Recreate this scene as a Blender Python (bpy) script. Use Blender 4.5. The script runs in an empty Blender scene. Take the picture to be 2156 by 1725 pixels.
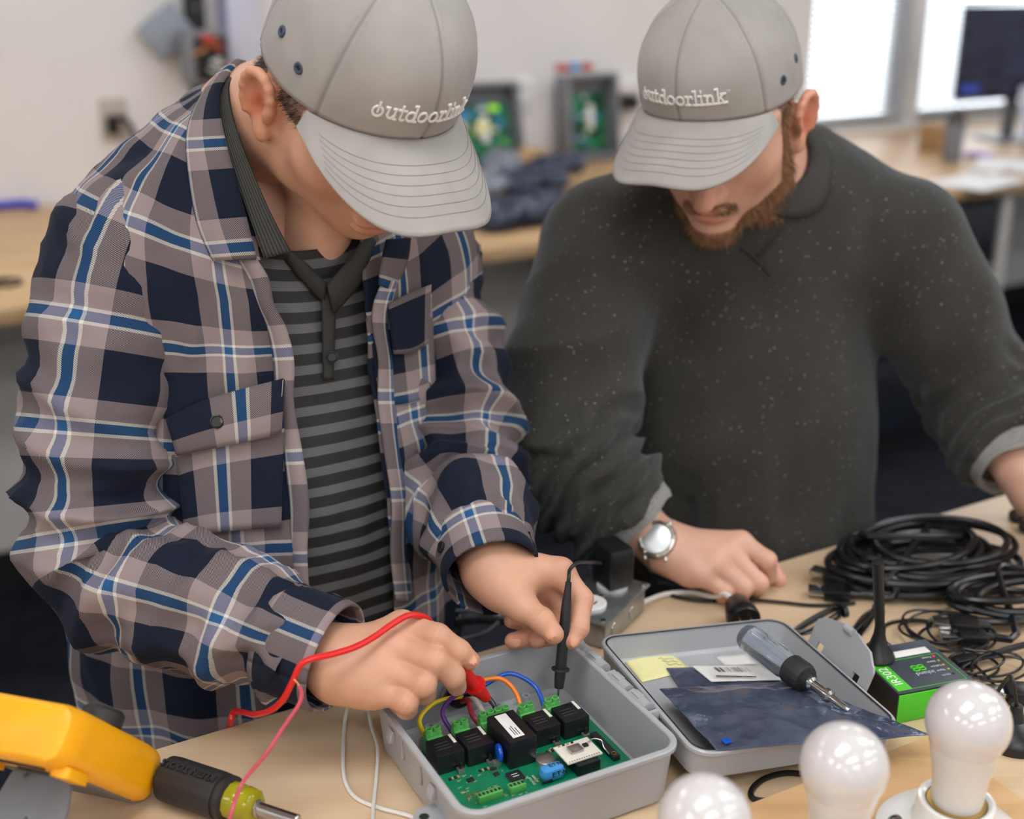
import bpy, bmesh, math, random
import numpy as np
from mathutils import Vector, Matrix, noise as mnoise

# ------------------------------------------------------------------ camera, world, lights, exposure
SC = bpy.context.scene
COL = SC.collection
CAM_Z, FPX, CX, CY = 1.58, 2600.0, 1078.0, 862.5
PITCH = math.radians(20.0)
cam_d = bpy.data.cameras.new('camera')
cam_d.sensor_width = 36.0
cam_d.lens = FPX / 2156.0 * 36.0
cam_d.clip_start = 0.02
cam_d.dof.use_dof = True
cam_d.dof.focus_distance = 1.09
cam_d.dof.aperture_fstop = 2.9
cam = bpy.data.objects.new('camera', cam_d)
COL.objects.link(cam)
cam.location = (0, 0, CAM_Z)
cam.rotation_euler = (math.pi / 2 - PITCH, 0, 0)
SC.camera = cam

world = bpy.data.worlds.new('overcast_daylight')
SC.world = world
world.use_nodes = True
_bg = world.node_tree.nodes['Background']
_bg.inputs[0].default_value = (0.86, 0.93, 1.0, 1)
_bg.inputs[1].default_value = 6.0

SC.view_settings.view_transform = 'Standard'
SC.view_settings.look = 'None'
SC.view_settings.gamma = 1.0
SC.view_settings.use_curve_mapping = False
SC.view_settings.exposure = 0.0
cy_ = SC.cycles
cy_.max_bounces, cy_.diffuse_bounces, cy_.glossy_bounces, cy_.transmission_bounces, cy_.transparent_max_bounces = 6, 3, 3, 6, 6
cy_.adaptive_threshold = 0.06
cy_.caustics_reflective = cy_.caustics_refractive = False
CEIL_LAMP = 8.0          # emission of the ceiling panels

# room frame: e runs along the benches, n points at the back wall
RY = math.radians(30.0)
E2 = (math.cos(RY), math.sin(RY))
N2 = (-math.sin(RY), math.cos(RY))
def room(s, d, z=0.0):
    return Vector((s * E2[0] + d * N2[0], s * E2[1] + d * N2[1], z))
TZ = 0.92                 # worktop height
_c, _s = math.cos(PITCH), math.sin(PITCH)
def ray(px, py):
    v = -(py - CY) / FPX
    return Vector(((px - CX) / FPX, _c + v * _s, -_s + v * _c))
def at(px, py, t):        # surveyed point: sight line and distance
    return Vector((0, 0, CAM_Z)) + ray(px, py) * t
def on(px, py, z):        # surveyed point on a level plane
    r = ray(px, py)
    return Vector((0, 0, CAM_Z)) + r * ((z - CAM_Z) / r.z)

# ------------------------------------------------------------------ materials
MATS = {}
def srgb(r, g, b):
    f = lambda c: (c / 255 / 12.92) if c / 255 <= 0.04045 else ((c / 255 + 0.055) / 1.055) ** 2.4
    return (f(r), f(g), f(b), 1)
def new_mat(name):
    m = bpy.data.materials.new(name); m.use_nodes = True
    nt = m.node_tree
    b = nt.nodes['Principled BSDF']
    MATS[name] = m
    return m, nt, b
def N(nt, typ, **kw):
    n = nt.nodes.new(typ)
    for k, v in kw.items():
        setattr(n, k, v)
    return n
def L(nt, a, b):
    nt.links.new(a, b)
def val(nt, op, a, b=None, c=None):
    n = N(nt, 'ShaderNodeMath', operation=op)
    for i, x in enumerate((a, b, c)):
        if x is None: continue
        if isinstance(x, (int, float)): n.inputs[i].default_value = x
        else: L(nt, x, n.inputs[i])
    return n.outputs[0]
def ramp(nt, fac, stops, interp='LINEAR'):
    n = N(nt, 'ShaderNodeValToRGB')
    cr = n.color_ramp; cr.interpolation = interp
    while len(cr.elements) < len(stops): cr.elements.new(0.5)
    for e, (p, c) in zip(cr.elements, stops):
        e.position = p; e.color = c
    L(nt, fac, n.inputs[0])
    return n.outputs[0]
def mixc(nt, fac, a, b, blend='MIX'):
    n = N(nt, 'ShaderNodeMix', data_type='RGBA', blend_type=blend)
    for i, x in ((0, fac), (6, a), (7, b)):
        if isinstance(x, (int, float)): n.inputs[i].default_value = x
        elif isinstance(x, (tuple, list)): n.inputs[i].default_value = x
        else: L(nt, x, n.inputs[i])
    return n.outputs[2]
def noise_tex(nt, scale, detail=3, rough=0.5, coord=None, kind='Object', sx=None):
    if coord is None:
        tc = N(nt, 'ShaderNodeTexCoord'); coord = tc.outputs[kind]
    if sx is not None:
        mp = N(nt, 'ShaderNodeMapping'); L(nt, coord, mp.inputs[0]); mp.inputs['Scale'].default_value = sx
        coord = mp.outputs[0]
    n = N(nt, 'ShaderNodeTexNoise'); n.inputs['Scale'].default_value = scale
    n.inputs['Detail'].default_value = detail; n.inputs['Roughness'].default_value = rough
    L(nt, coord, n.inputs['Vector'])
    return n.outputs[0]
def bump(nt, b, h, strength=0.3, dist=0.001):
    n = N(nt, 'ShaderNodeBump'); n.inputs['Strength'].default_value = strength
    n.inputs['Distance'].default_value = dist
    L(nt, h, n.inputs['Height']); L(nt, n.outputs[0], b.inputs['Normal'])
def simple(name, col, rough=0.5, metal=0.0, var=0.06, scale=60, bmp=0.0, spec=0.5, **kw):
    if name in MATS: return MATS[name]
    m, nt, b = new_mat(name)
    if len(col) == 3: col = srgb(*col)
    nz = noise_tex(nt, scale, 2)
    lo = tuple(c * (1 - var) for c in col[:3]) + (1,)
    hi = tuple(min(1, c * (1 + var)) for c in col[:3]) + (1,)
    L(nt, ramp(nt, nz, [(0.3, lo), (0.7, hi)]), b.inputs['Base Color'])
    b.inputs['Roughness'].default_value = rough
    b.inputs['Metallic'].default_value = metal
    b.inputs['Specular IOR Level'].default_value = spec
    if bmp: bump(nt, b, nz, bmp, 0.001)
    for k, v in kw.items():
        b.inputs[k.replace('_', ' ')].default_value = v
    return m
def emit(name, col, strength):
    m, nt, b = new_mat(name)
    b.inputs['Base Color'].default_value = col
    b.inputs['Emission Color'].default_value = col
    b.inputs['Emission Strength'].default_value = strength
    return m

# ------------------------------------------------------------------ objects
def tag(o, label=None, cat=None, group=None, kind=None):
    if label: o['label'] = label
    if cat: o['category'] = cat
    if group: o['group'] = group
    if kind: o['kind'] = kind
    return o
def thing(name, label, cat, loc=(0, 0, 0), rotz=0.0, group=None):
    o = bpy.data.objects.new(name, None)
    COL.objects.link(o)
    o.empty_display_size = 0.05
    o.location = loc; o.rotation_euler = (0, 0, rotz)
    return tag(o, label, cat, group)
def world_matrix(o):
    m = o.matrix_basis.copy()
    if o.parent: m = world_matrix(o.parent) @ o.matrix_parent_inverse @ m
    return m
def obj(name, verts, faces, mat=None, parent=None, smooth=True, world=True, autosmooth=None):
    """one mesh object; world=True: coordinates are world ones even below a parent"""
    me = bpy.data.meshes.new(name)
    if isinstance(verts, np.ndarray): verts = verts.astype(float).tolist()
    if isinstance(faces, np.ndarray): faces = faces.tolist()
    me.from_pydata([tuple(v) for v in verts], [], faces)
    me.update()
    if smooth and len(me.polygons):
        me.polygons.foreach_set('use_smooth', [True] * len(me.polygons))
    if autosmooth is not None:
        try: me.set_sharp_from_angle(angle=math.radians(autosmooth))
        except Exception: pass
    o = bpy.data.objects.new(name, me)
    COL.objects.link(o)
    if mat: me.materials.append(mat if not isinstance(mat, str) else MATS[mat])
    if parent is not None:
        o.parent = parent
        if world: o.matrix_parent_inverse = world_matrix(parent).inverted()
    return o
def copy_tree(o, parent=None):
    c = o.copy(); COL.objects.link(c)
    if parent is not None: c.parent = parent
    for ch in list(o.children): copy_tree(ch, c)
    return c
def solidify(o, th, offset=-1):
    m = o.modifiers.new('thickness', 'SOLIDIFY'); m.thickness = th; m.offset = offset
    return o
def subsurf(o, lv=1):
    m = o.modifiers.new('smooth', 'SUBSURF'); m.levels = lv; m.render_levels = lv
    return o

class MB:
    """collects shapes into one mesh"""
    def __init__(s): s.v = []; s.f = []
    def add(s, v, f, M=None):
        o = len(s.v)
        if M is not None: v = [M @ Vector(p) for p in v]
        s.v += [tuple(p) for p in v]
        s.f += [tuple(i + o for i in q) for q in f]
        return s
    def box(s, c, size, rot=None, bev=0.0):
        x, y, z = size[0] / 2, size[1] / 2, size[2] / 2
        M = Matrix.Translation(c)
        if rot is not None: M = M @ (rot if isinstance(rot, Matrix) else Matrix.Rotation(rot, 4, 'Z'))
        if bev <= 0:
            v = [(a * x, b * y, c_ * z) for c_ in (-1, 1) for a, b in ((-1, -1), (1, -1), (1, 1), (-1, 1))]
            f = [(3, 2, 1, 0), (4, 5, 6, 7), (0, 1, 5, 4), (1, 2, 6, 5), (2, 3, 7, 6), (3, 0, 4, 7)]
            return s.add(v, f, M)
        b = min(bev, x * .98, y * .98, z * .98)
        rings = []
        for zz, ins in ((-z, b), (-z + b * .3, b * .3), (-z + b, 0), (z - b, 0), (z - b * .3, b * .3), (z, b)):
            xx, yy = x - ins, y - ins; cr = max(b - ins, b * .25)
            rings.append([(px, py, zz) for px, py in rrect(xx, yy, cr, 3)])
        return s.loft(rings, M, True)
    def loft(s, rings, M=None, caps=True, closed=True):
        n = len(rings[0]); v = [p for r in rings for p in r]; f = []
        for i in range(len(rings) - 1):
            for j in range(n if closed else n - 1):
                k = (j + 1) % n
                f.append((i * n + j, i * n + k, (i + 1) * n + k, (i + 1) * n + j))
        if caps:
            f.append(tuple(range(n - 1, -1, -1))); f.append(tuple((len(rings) - 1) * n + j for j in range(n)))
        return s.add(v, f, M)
    def lathe(s, prof, n=24, M=None, caps=True):
        return s.loft([[(r * math.cos(2 * math.pi * j / n), r * math.sin(2 * math.pi * j / n), z) for j in range(n)] for r, z in prof], M, caps)
    def cyl(s, a, b, r, r2=None, n=16):
        return s.tube([a, b], [r, r if r2 is None else r2], n)
    def tube(s, pts, rad, n=10, caps=True, smooth=0):
        pts = [Vector(p) for p in pts]
        if not isinstance(rad, (list, tuple)): rad = [rad] * len(pts)
        if smooth: pts, rad = spline(pts, smooth, rad)
        rings = tube_rings(pts, rad, n)
        return s.loft(rings, None, caps)
    def build(s, name, mat=None, parent=None, smooth=True, world=True, auto=35):
        return obj(name, s.v, s.f, mat, parent, smooth, world, auto if smooth else None)

def rrect(x, y, r, n=4):
    r = min(r, x, y); out = []
    for cx, cy, a0 in ((x - r, y - r, 0), (-x + r, y - r, 90), (-x + r, -y + r, 180), (x - r, -y + r, 270)):
        for i in range(n + 1):
            a = math.radians(a0 + 90 * i / n)
            out.append((cx + r * math.cos(a), cy + r * math.sin(a)))
    return out
def spline(pts, k, rad=None):
    """Catmull-Rom through pts, k steps per span"""
    P = [Vector(p) for p in pts]; n = len(P)
    out, ro = [], []
    for i in range(n - 1):
        p0, p1, p2, p3 = P[max(i - 1, 0)], P[i], P[i + 1], P[min(i + 2, n - 1)]
        for j in range(k):
            t = j / k
            out.append(0.5 * ((2 * p1) + (p2 - p0) * t + (2 * p0 - 5 * p1 + 4 * p2 - p3) * t * t + (3 * p1 - p0 - 3 * p2 + p3) * t ** 3))
            if rad is not None: ro.append(rad[i] * (1 - t) + rad[i + 1] * t)
    out.append(P[-1])
    if rad is not None: ro.append(rad[-1]); return out, ro
    return out
def frames(pts, up=None):
    """parallel-transport frames: tangent, a, b per point"""
    n = len(pts); T = []
    for i in range(n):
        d = pts[min(i + 1, n - 1)] - pts[max(i - 1, 0)]
        T.append(d.normalized() if d.length > 1e-9 else Vector((0, 0, 1)))
    a = up if up is not None else (Vector((0, 0, 1)) if abs(T[0].z) < 0.9 else Vector((1, 0, 0)))
    out = []
    for t in T:
        a = (a - t * a.dot(t))
        a = a.normalized() if a.length > 1e-6 else t.orthogonal().normalized()
        out.append((t, a, t.cross(a)))
    return out
def tube_rings(pts, rad, n):
    return [[p + (a * math.cos(2 * math.pi * j / n) + b * math.sin(2 * math.pi * j / n)) * r for j in range(n)]
            for p, r, (t, a, b) in zip(pts, rad, frames(pts))]
def wire(name, pts, r, mat, parent=None, n=8, k=6, label=None, cat=None, group=None):
    o = MB().tube(pts, r, n, True, k).build(name, mat, parent)
    return tag(o, label, cat, group)
def grid_obj(name, G, mat, parent=None, close_u=False, **kw):
    """G: rows x cols array of points"""
    G = np.asarray(G, float); r, c = G.shape[:2]
    f = []
    for i in range(r - 1):
        for j in range(c if close_u else c - 1):
            k = (j + 1) % c
            f.append((i * c + j, i * c + k, (i + 1) * c + k, (i + 1) * c + j))
    return obj(name, G.reshape(-1, 3), f, mat, parent, **kw)
def set_attr(o, name, arr, typ='FLOAT_VECTOR'):
    a = o.data.attributes.new(name, typ, 'POINT')
    arr = np.asarray(arr, np.float32)
    a.data.foreach_set('color' if typ == 'FLOAT_COLOR' else ('value' if typ == 'FLOAT' else 'vector'), arr.ravel())

# ------------------------------------------------------------------ implicit surfaces (numpy)
F4 = np.float32
def A3(p): return np.array(tuple(p), F4)
def cap(P, a, b, ra, rb):
    a, b = A3(a), A3(b); ab = b - a
    t = np.clip(((P - a) @ ab) / max(float(ab @ ab), 1e-9), 0, 1)
    return np.linalg.norm(P - a - t[:, None] * ab, axis=1) - (ra + (rb - ra) * t)
def ell(P, c, r, R=None):
    q = P - A3(c)
    if R is not None: q = q @ np.array(R, F4)      # R columns: ellipsoid axes
    r = A3(r)
    k0 = np.linalg.norm(q / r, axis=1); k1 = np.linalg.norm(q / (r * r), axis=1)
    return k0 * (k0 - 1) / np.maximum(k1, 1e-6)
def smin(a, b, k):
    h = np.maximum(k - np.abs(a - b), 0) / k
    return np.minimum(a, b) - h * h * k * 0.25
def smax(a, b, k): return -smin(-a, -b, k)
def chain(P, pts, rad, k=0.004):
    d = None
    for i in range(len(pts) - 1):
        q = cap(P, pts[i], pts[i + 1], rad[i], rad[i + 1])
        d = q if d is None else smin(d, q, k)
    return d
def net(f, lo, hi, h):
    """surface nets of f(P)<0 in the box lo..hi with cell h"""
    lo = np.array(tuple(lo), float); hi = np.array(tuple(hi), float)
    n = (np.ceil((hi - lo) / h / 4).astype(int)) * 4 + 1
    ax = [(lo[i] + h * np.arange(n[i])).astype(F4) for i in range(3)]
    cg = np.stack(np.meshgrid(*[a[::4] for a in ax], indexing='ij'), -1).reshape(-1, 3)
    cv = f(cg).reshape([len(a[::4]) for a in ax])
    full = np.repeat(np.repeat(np.repeat(cv, 4, 0), 4, 1), 4, 2)
    off = 2
    full = full[:, :, :]
    idx = [np.clip((np.arange(n[i]) + off) // 4, 0, cv.shape[i] - 1) for i in range(3)]
    V = cv[np.ix_(*idx)].astype(F4)
    m = np.abs(V) < 4 * h * 1.9
    ii = np.argwhere(m)
    V[m] = f(np.stack([ax[0][ii[:, 0]], ax[1][ii[:, 1]], ax[2][ii[:, 2]]], -1))
    S = V < 0
    c = (S[:-1, :-1, :-1].astype(np.int8) + S[1:, :-1, :-1] + S[:-1, 1:, :-1] + S[1:, 1:, :-1] + S[:-1, :-1, 1:] + S[1:, :-1, 1:] + S[:-1, 1:, 1:] + S[1:, 1:, 1:])
    act = np.argwhere((c > 0) & (c < 8))
    vid = -np.ones(c.shape, int); vid[tuple(act.T)] = np.arange(len(act))
    acc = np.zeros((len(act), 3)); cnt = np.zeros(len(act))
    cor = [(x, y, z) for x in (0, 1) for y in (0, 1) for z in (0, 1)]
    for p in cor:
        for a in range(3):
            if p[a]: continue
            q = list(p); q[a] = 1
            v0 = V[act[:, 0] + p[0], act[:, 1] + p[1], act[:, 2] + p[2]]
            v1 = V[act[:, 0] + q[0], act[:, 1] + q[1], act[:, 2] + q[2]]
            k = (v0 < 0) != (v1 < 0)
            t = np.where(k, v0 / np.where(k, v0 - v1, 1), 0)
            pos = np.tile(np.array(p, float), (len(act), 1)); pos[:, a] += t
            acc[k] += pos[k]; cnt[k] += 1
    verts = lo + h * (act + acc / cnt[:, None])
    faces = []
    for a in range(3):
        u, w = (a + 1) % 3, (a + 2) % 3
        sl0 = [slice(None)] * 3; sl1 = [slice(None)] * 3
        sl0[a] = slice(0, -1); sl1[a] = slice(1, None)
        e = S[tuple(sl0)] != S[tuple(sl1)]
        g = np.argwhere(e)
        g = g[(g[:, u] > 0) & (g[:, w] > 0) & (g[:, u] < n[u] - 1) & (g[:, w] < n[w] - 1)]
        def vv(du, dw):
            q = g.copy(); q[:, u] -= du; q[:, w] -= dw
            return vid[tuple(q.T)]
        q = np.stack([vv(0, 0), vv(1, 0), vv(1, 1), vv(0, 1)], 1)
        flip = ~S[tuple(sl0)][tuple(g.T)]
        q[flip] = q[flip][:, ::-1]
        faces.append(q)
    faces = np.concatenate(faces)
    return verts, faces[(faces >= 0).all(1)]
def relax(V, Fc, it=2, lam=0.5):
    e = np.concatenate([Fc[:, [0, 1]], Fc[:, [1, 2]], Fc[:, [2, 3]], Fc[:, [3, 0]]])
    e = np.concatenate([e, e[:, ::-1]])
    for _ in range(it):
        s = np.zeros_like(V); c = np.zeros(len(V))
        np.add.at(s, e[:, 0], V[e[:, 1]]); np.add.at(c, e[:, 0], 1)
        V = V + lam * (s / np.maximum(c, 1)[:, None] - V)
    return V
def vnormals(V, Fc):
    nn = np.cross(V[Fc[:, 2]] - V[Fc[:, 0]], V[Fc[:, 3]] - V[Fc[:, 1]])
    o = np.zeros_like(V)
    for i in range(4): np.add.at(o, Fc[:, i], nn)
    return o / np.maximum(np.linalg.norm(o, axis=1), 1e-12)[:, None]
def fbm(V, scale, seed=0.0, octv=2):
    return np.array([mnoise.fractal(Vector((p[0] * scale + seed, p[1] * scale - seed, p[2] * scale + 2 * seed)), 1.0, 2.0, octv) for p in V])
# ------------------------------------------------------------------ the room
def wall_mat():
    m, nt, b = new_mat('painted_wall')
    nz = noise_tex(nt, 3, 4); fine = noise_tex(nt, 350, 2)
    L(nt, ramp(nt, nz, [(0.3, srgb(227, 225, 224)), (0.7, srgb(233, 231, 230))]), b.inputs['Base Color'])
    b.inputs['Roughness'].default_value = 0.75
    bump(nt, b, fine, 0.15, 0.0008)
wall_mat()
simple('ceiling_white', (236, 234, 230), 0.85, var=.03, scale=200, bmp=.2)
simple('baseboard_black', (20, 20, 22), 0.55)
def carpet_mat():
    m, nt, b = new_mat('carpet')
    a = noise_tex(nt, 900, 2); c = noise_tex(nt, 12, 3)
    f = val(nt, 'ADD', val(nt, 'MULTIPLY', a, 0.6), val(nt, 'MULTIPLY', c, 0.4))
    L(nt, ramp(nt, f, [(0.35, srgb(24, 26, 32)), (0.65, srgb(52, 55, 64))]), b.inputs['Base Color'])
    b.inputs['Roughness'].default_value = 0.95
    b.inputs['Specular IOR Level'].default_value = 0.1
    bump(nt, b, a, 0.8, 0.004)
carpet_mat()
def wood_mat(name, c0, c1, c2, scale=1.0, rough=0.45, grain=1.0, knots=True, ang=0.0):
    m, nt, b = new_mat(name)
    tc = N(nt, 'ShaderNodeTexCoord')
    mp = N(nt, 'ShaderNodeMapping'); L(nt, tc.outputs['Object'], mp.inputs[0])
    mp.inputs['Rotation'].default_value = (0, 0, ang)
    mp.inputs['Scale'].default_value = (1.6 * scale, 6 * scale, 6 * scale)
    wob = noise_tex(nt, 1.6, 3, coord=mp.outputs[0])
    w = N(nt, 'ShaderNodeTexWave', wave_type='BANDS', bands_direction='Y')
    w.inputs['Scale'].default_value = 1.1; w.inputs['Distortion'].default_value = 7.0
    w.inputs['Detail'].default_value = 3.0; w.inputs['Detail Scale'].default_value = 1.3
    L(nt, mp.outputs[0], w.inputs['Vector'])
    mp2 = N(nt, 'ShaderNodeMapping'); L(nt, tc.outputs['Object'], mp2.inputs[0])
    mp2.inputs['Rotation'].default_value = (0, 0, ang)
    mp2.inputs['Scale'].default_value = (14 * scale, 420 * scale, 420 * scale)
    fine = noise_tex(nt, 1.0, 3, coord=mp2.outputs[0])
    f = val(nt, 'ADD', val(nt, 'MULTIPLY', w.outputs['Fac'], 0.13 * grain), val(nt, 'ADD', val(nt, 'MULTIPLY', wob, 0.62), val(nt, 'MULTIPLY', fine, 0.22 * grain)))
    L(nt, ramp(nt, f, [(0.22, c0), (0.50, c1), (0.75, c2)]), b.inputs['Base Color'])
    b.inputs['Roughness'].default_value = rough
    bump(nt, b, fine, 0.12, 0.0006)
    return m
wood_mat('plywood_top', srgb(196, 163, 124), srgb(219, 190, 154), srgb(229, 205, 172), 1.0, 0.42, ang=math.radians(-30))
wood_mat('plywood_board', srgb(196, 154, 104), srgb(222, 180, 128), srgb(232, 196, 150), 1.4, 0.5, ang=math.radians(-28))
wood_mat('oak_laminate', srgb(170, 132, 90), srgb(198, 163, 120), srgb(211, 181, 141), 0.8, 0.45, ang=math.radians(-30))
simple('panel_grey', (206, 202, 197), 0.6, var=.03)
simple('steel_leg', (70, 72, 76), 0.4, 0.7)
simple('glass_white', (240, 244, 250), 0.2)

S0, S1, D0, D1, CZ = -3.2, 6.8, -3.0, 3.84, 2.75
WIN = [(3.60, 4.16), (4.24, 5.6)]
WZ0, WZ1 = 0.93, 2.25
def rbox(mb, s0, s1, d0, d1, z0, z1, bev=0.0):
    c = room((s0 + s1) / 2, (d0 + d1) / 2, (z0 + z1) / 2)
    return mb.box(c, (s1 - s0, d1 - d0, z1 - z0), RY, bev)
def struct(name, mb, mat, parent=None, smooth=False):
    o = mb.build(name, mat, parent, smooth=smooth)
    if parent is None: o['kind'] = 'structure'
    return o
struct('floor', rbox(MB(), S0, S1, D0, D1, -0.08, 0.0), 'carpet')
struct('ceiling', rbox(MB(), S0, S1, D0, D1, CZ, CZ + 0.1), 'ceiling_white')
w = MB()
rbox(w, S0, WIN[0][0], D1, D1 + .14, 0, CZ)
rbox(w, WIN[0][1], WIN[1][0], D1, D1 + .14, WZ0, WZ1)
rbox(w, WIN[1][1], S1, D1, D1 + .14, 0, CZ)
rbox(w, WIN[0][0], WIN[1][1], D1, D1 + .14, 0, WZ0)
rbox(w, WIN[0][0], WIN[1][1], D1, D1 + .14, WZ1, CZ)
struct('wall_back', w, 'painted_wall')
struct('wall_left', rbox(MB(), S0 - .14, S0, D0, D1, 0, CZ), 'painted_wall')
struct('wall_right', rbox(MB(), S1, S1 + .14, D0, D1, 0, CZ), 'painted_wall')
struct('wall_front', rbox(MB(), S0, S1, D0 - .14, D0, 0, CZ), 'painted_wall')

# windows with frames, glass and blinds
m, nt, b = new_mat('window_glass')
b.inputs['Base Color'].default_value = (1, 1, 1, 1); b.inputs['Roughness'].default_value = 0.0
b.inputs['Transmission Weight'].default_value = 1.0; b.inputs['IOR'].default_value = 1.01
simple('window_frame_white', (238, 238, 238), 0.4, var=.02)
m, nt, b = new_mat('blind_slat')
tr = N(nt, 'ShaderNodeBsdfTranslucent'); tr.inputs[0].default_value = (0.9, 0.92, 0.95, 1)
b.inputs['Base Color'].default_value = srgb(238, 240, 244); b.inputs['Roughness'].default_value = 0.5
nzs = noise_tex(nt, 40, 2); L(nt, ramp(nt, nzs, [(0.3, srgb(234, 237, 242)), (0.7, srgb(242, 244, 247))]), b.inputs['Base Color'])
mx = N(nt, 'ShaderNodeMixShader'); mx.inputs[0].default_value = 0.55
L(nt, b.outputs[0], mx.inputs[1]); L(nt, tr.outputs[0], mx.inputs[2])
L(nt, mx.outputs[0], nt.nodes['Material Output'].inputs[0])
for i, (a, b2) in enumerate(WIN):
    fr = MB()
    rbox(fr, a, a + .04, D1 + .05, D1 + .1, WZ0, WZ1); rbox(fr, b2 - .04, b2, D1 + .05, D1 + .1, WZ0, WZ1)
    rbox(fr, a + .04, b2 - .04, D1 + .05, D1 + .1, WZ0, WZ0 + .04); rbox(fr, a + .04, b2 - .04, D1 + .05, D1 + .1, WZ1 - .04, WZ1)
    wf = struct('window_%d' % (i + 1), fr, 'window_frame_white')
    rbox(MB(), a + .04, b2 - .04, D1 + .07, D1 + .076, WZ0 + .04, WZ1 - .04).build('pane', 'window_glass', wf, smooth=False)
    rbox(MB(), a - .02, b2 + .02, D1 - .03, D1 + .05, WZ0 - .03, WZ0).build('window_sill', 'window_frame_white', wf, smooth=False)
    bl = thing('window_blind', ['narrow white horizontal-slat blind in the window beside the bearded man\'s cap', 'wide white horizontal-slat blind in the window behind the computer monitor'][i], 'blind', room((a + b2) / 2, D1 + .02, WZ1), RY)
    sl0 = None; k = 0
    wd = b2 - a - .03
    MB().box((0, 0, -.02), (wd, .035, .04)).build('headrail', 'window_frame_white', bl, smooth=False, world=False)
    z = -.06
    while z > -(WZ1 - WZ0) + .05:
        if sl0 is None:
            sl0 = MB().box((0, 0, 0), (wd, .026, .0012), Matrix.Rotation(math.radians(38), 4, 'X')).build('slat', 'blind_slat', bl, smooth=False, world=False)
            sl0.location = (0, 0, z)
        else:
            c = sl0.copy(); COL.objects.link(c); c.location = (0, 0, z)
        z -= .026
    MB().box((0, 0, -(WZ1 - WZ0) + .035), (wd, .028, .015)).build('bottom_rail', 'window_frame_white', bl, smooth=False, world=False)

bb = MB(); rbox(bb, S0, S1, D1 - .012, D1, 0, .1)
struct('baseboard_back', bb, 'baseboard_black')

# ceiling light panels
emit('panel_light', (0.97, 0.98, 1.0, 1), CEIL_LAMP)
lp0 = None
LROWS = (-2.3, -0.9, 0.4, 2.7); LCOLS = (-2.2, 0.0, 2.2, 4.4)
ORD = {0: 'rear wall row', 1: 'row behind the camera', 2: 'row over the bench', 3: 'row nearest the window wall'}
for j, d in enumerate(LROWS):
    for i, s in enumerate(LCOLS):
        if lp0 is None:
            lp0 = thing('ceiling_light', '', 'ceiling light', room(s, d, CZ), RY)
            fr = MB()
            for sx, sy, wx, wy in ((0, .29, 1.2, .03), (0, -.29, 1.2, .03), (.585, 0, .03, .55), (-.585, 0, .03, .55)):
                fr.box((sx, sy, -.012), (wx, wy, .024))
            fr.build('frame', 'window_frame_white', lp0, smooth=False, world=False)
            MB().box((0, 0, -.008), (1.14, .55, .008)).build('diffuser', 'panel_light', lp0, smooth=False, world=False)
            t = lp0
        else:
            t = copy_tree(lp0); t.location = room(s, d, CZ)
        tag(t, 'white ceiling light panel, %s from the left in the %s' % (['first', 'second', 'third', 'fourth'][i], ORD[j]), 'ceiling light', 'ceiling light panels')

# ------------------------------------------------------------------ back counter along the wall
DF, DB, DZ = 2.67, 3.83, 0.90
bc = thing('back_counter', 'long oak-topped counter running along the back wall', 'counter', room(1.8, 3.2, 0), RY)
rbox(MB(), S0 + .3, S1 - .3, DF, DB, DZ - .036, DZ, .003).build('countertop', 'oak_laminate', bc)
rbox(MB(), S0 + .3, 1.95, 3.24, 3.26, .1, DZ - .036).build('modesty_panel', 'panel_grey', bc, smooth=False)
rbox(MB(), S0 + .3, 1.95, 3.235, 3.265, 0, .1).build('kickboard', 'baseboard_black', bc, smooth=False)
for s in (-1.6, 1.97):
    rbox(MB(), s - .02, s + .02, DF + .06, 3.24, 0, DZ - .036).build('support', 'panel_grey', bc, smooth=False)
simple('drawer_navy', (30, 34, 44), 0.4, var=.08)
for k, (s0, s1) in enumerate(((2.14, 2.78), (2.80, 3.44))):
    cb = thing('drawer_cabinet', ['dark navy drawer cabinet under the counter behind the grey sweater sleeve', 'dark navy drawer cabinet beside the grey panel at the right'][k], 'cabinet', room((s0 + s1) / 2, 3.0, 0), RY, 'drawer cabinets under the back counter')
    wd = s1 - s0
    MB().box((0, .01, .46), (wd - .004, .54, .80)).build('body', 'drawer_navy', cb, smooth=False, world=False)
    MB().box((0, .03, .03), (wd - .03, .5, .06)).build('plinth', 'baseboard_black', cb, smooth=False, world=False)
    for z, h in ((.73, .22), (.49, .24), (.22, .27)):
        dr = MB().box((0, -.275, z), (wd - .02, .025, h - .012), None, .003).build('drawer', 'drawer_navy', cb, world=False)
        MB().box((0, -.297, z + h * .2), (wd * .42, .02, .018), None, .004).build('handle', 'drawer_navy', dr, world=False)
tag(rbox(MB(), 3.46, 3.50, DF + .05, DB - .02, 0.0, DZ - .037, .002).build('counter_end_panel', 'panel_grey'), 'grey upright panel right of the navy drawer cabinets', 'panel')

# ------------------------------------------------------------------ the workbench in front
TD0, TD1 = 0.18, 0.965
wb = thing('workbench', 'pale plywood workbench the two people lean over', 'workbench', room(.35, .57, 0), RY)
rbox(MB(), -1.4, 1.95, TD0, TD1, TZ - .032, TZ, .003).build('worktop', 'plywood_top', wb)
for s in (-1.2, .9, 1.85):
    for d in (TD0 + .08, TD1 - .1):
        rbox(MB(), s - .03, s + .03, d - .03, d + .03, 0, TZ - .033, .004).build('leg', 'steel_leg', wb)
for d in (TD0 + .08, TD1 - .1):
    rbox(MB(), -1.17, 1.82, d - .015, d + .015, TZ - .09, TZ - .033).build('apron', 'steel_leg', wb, smooth=False)
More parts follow.
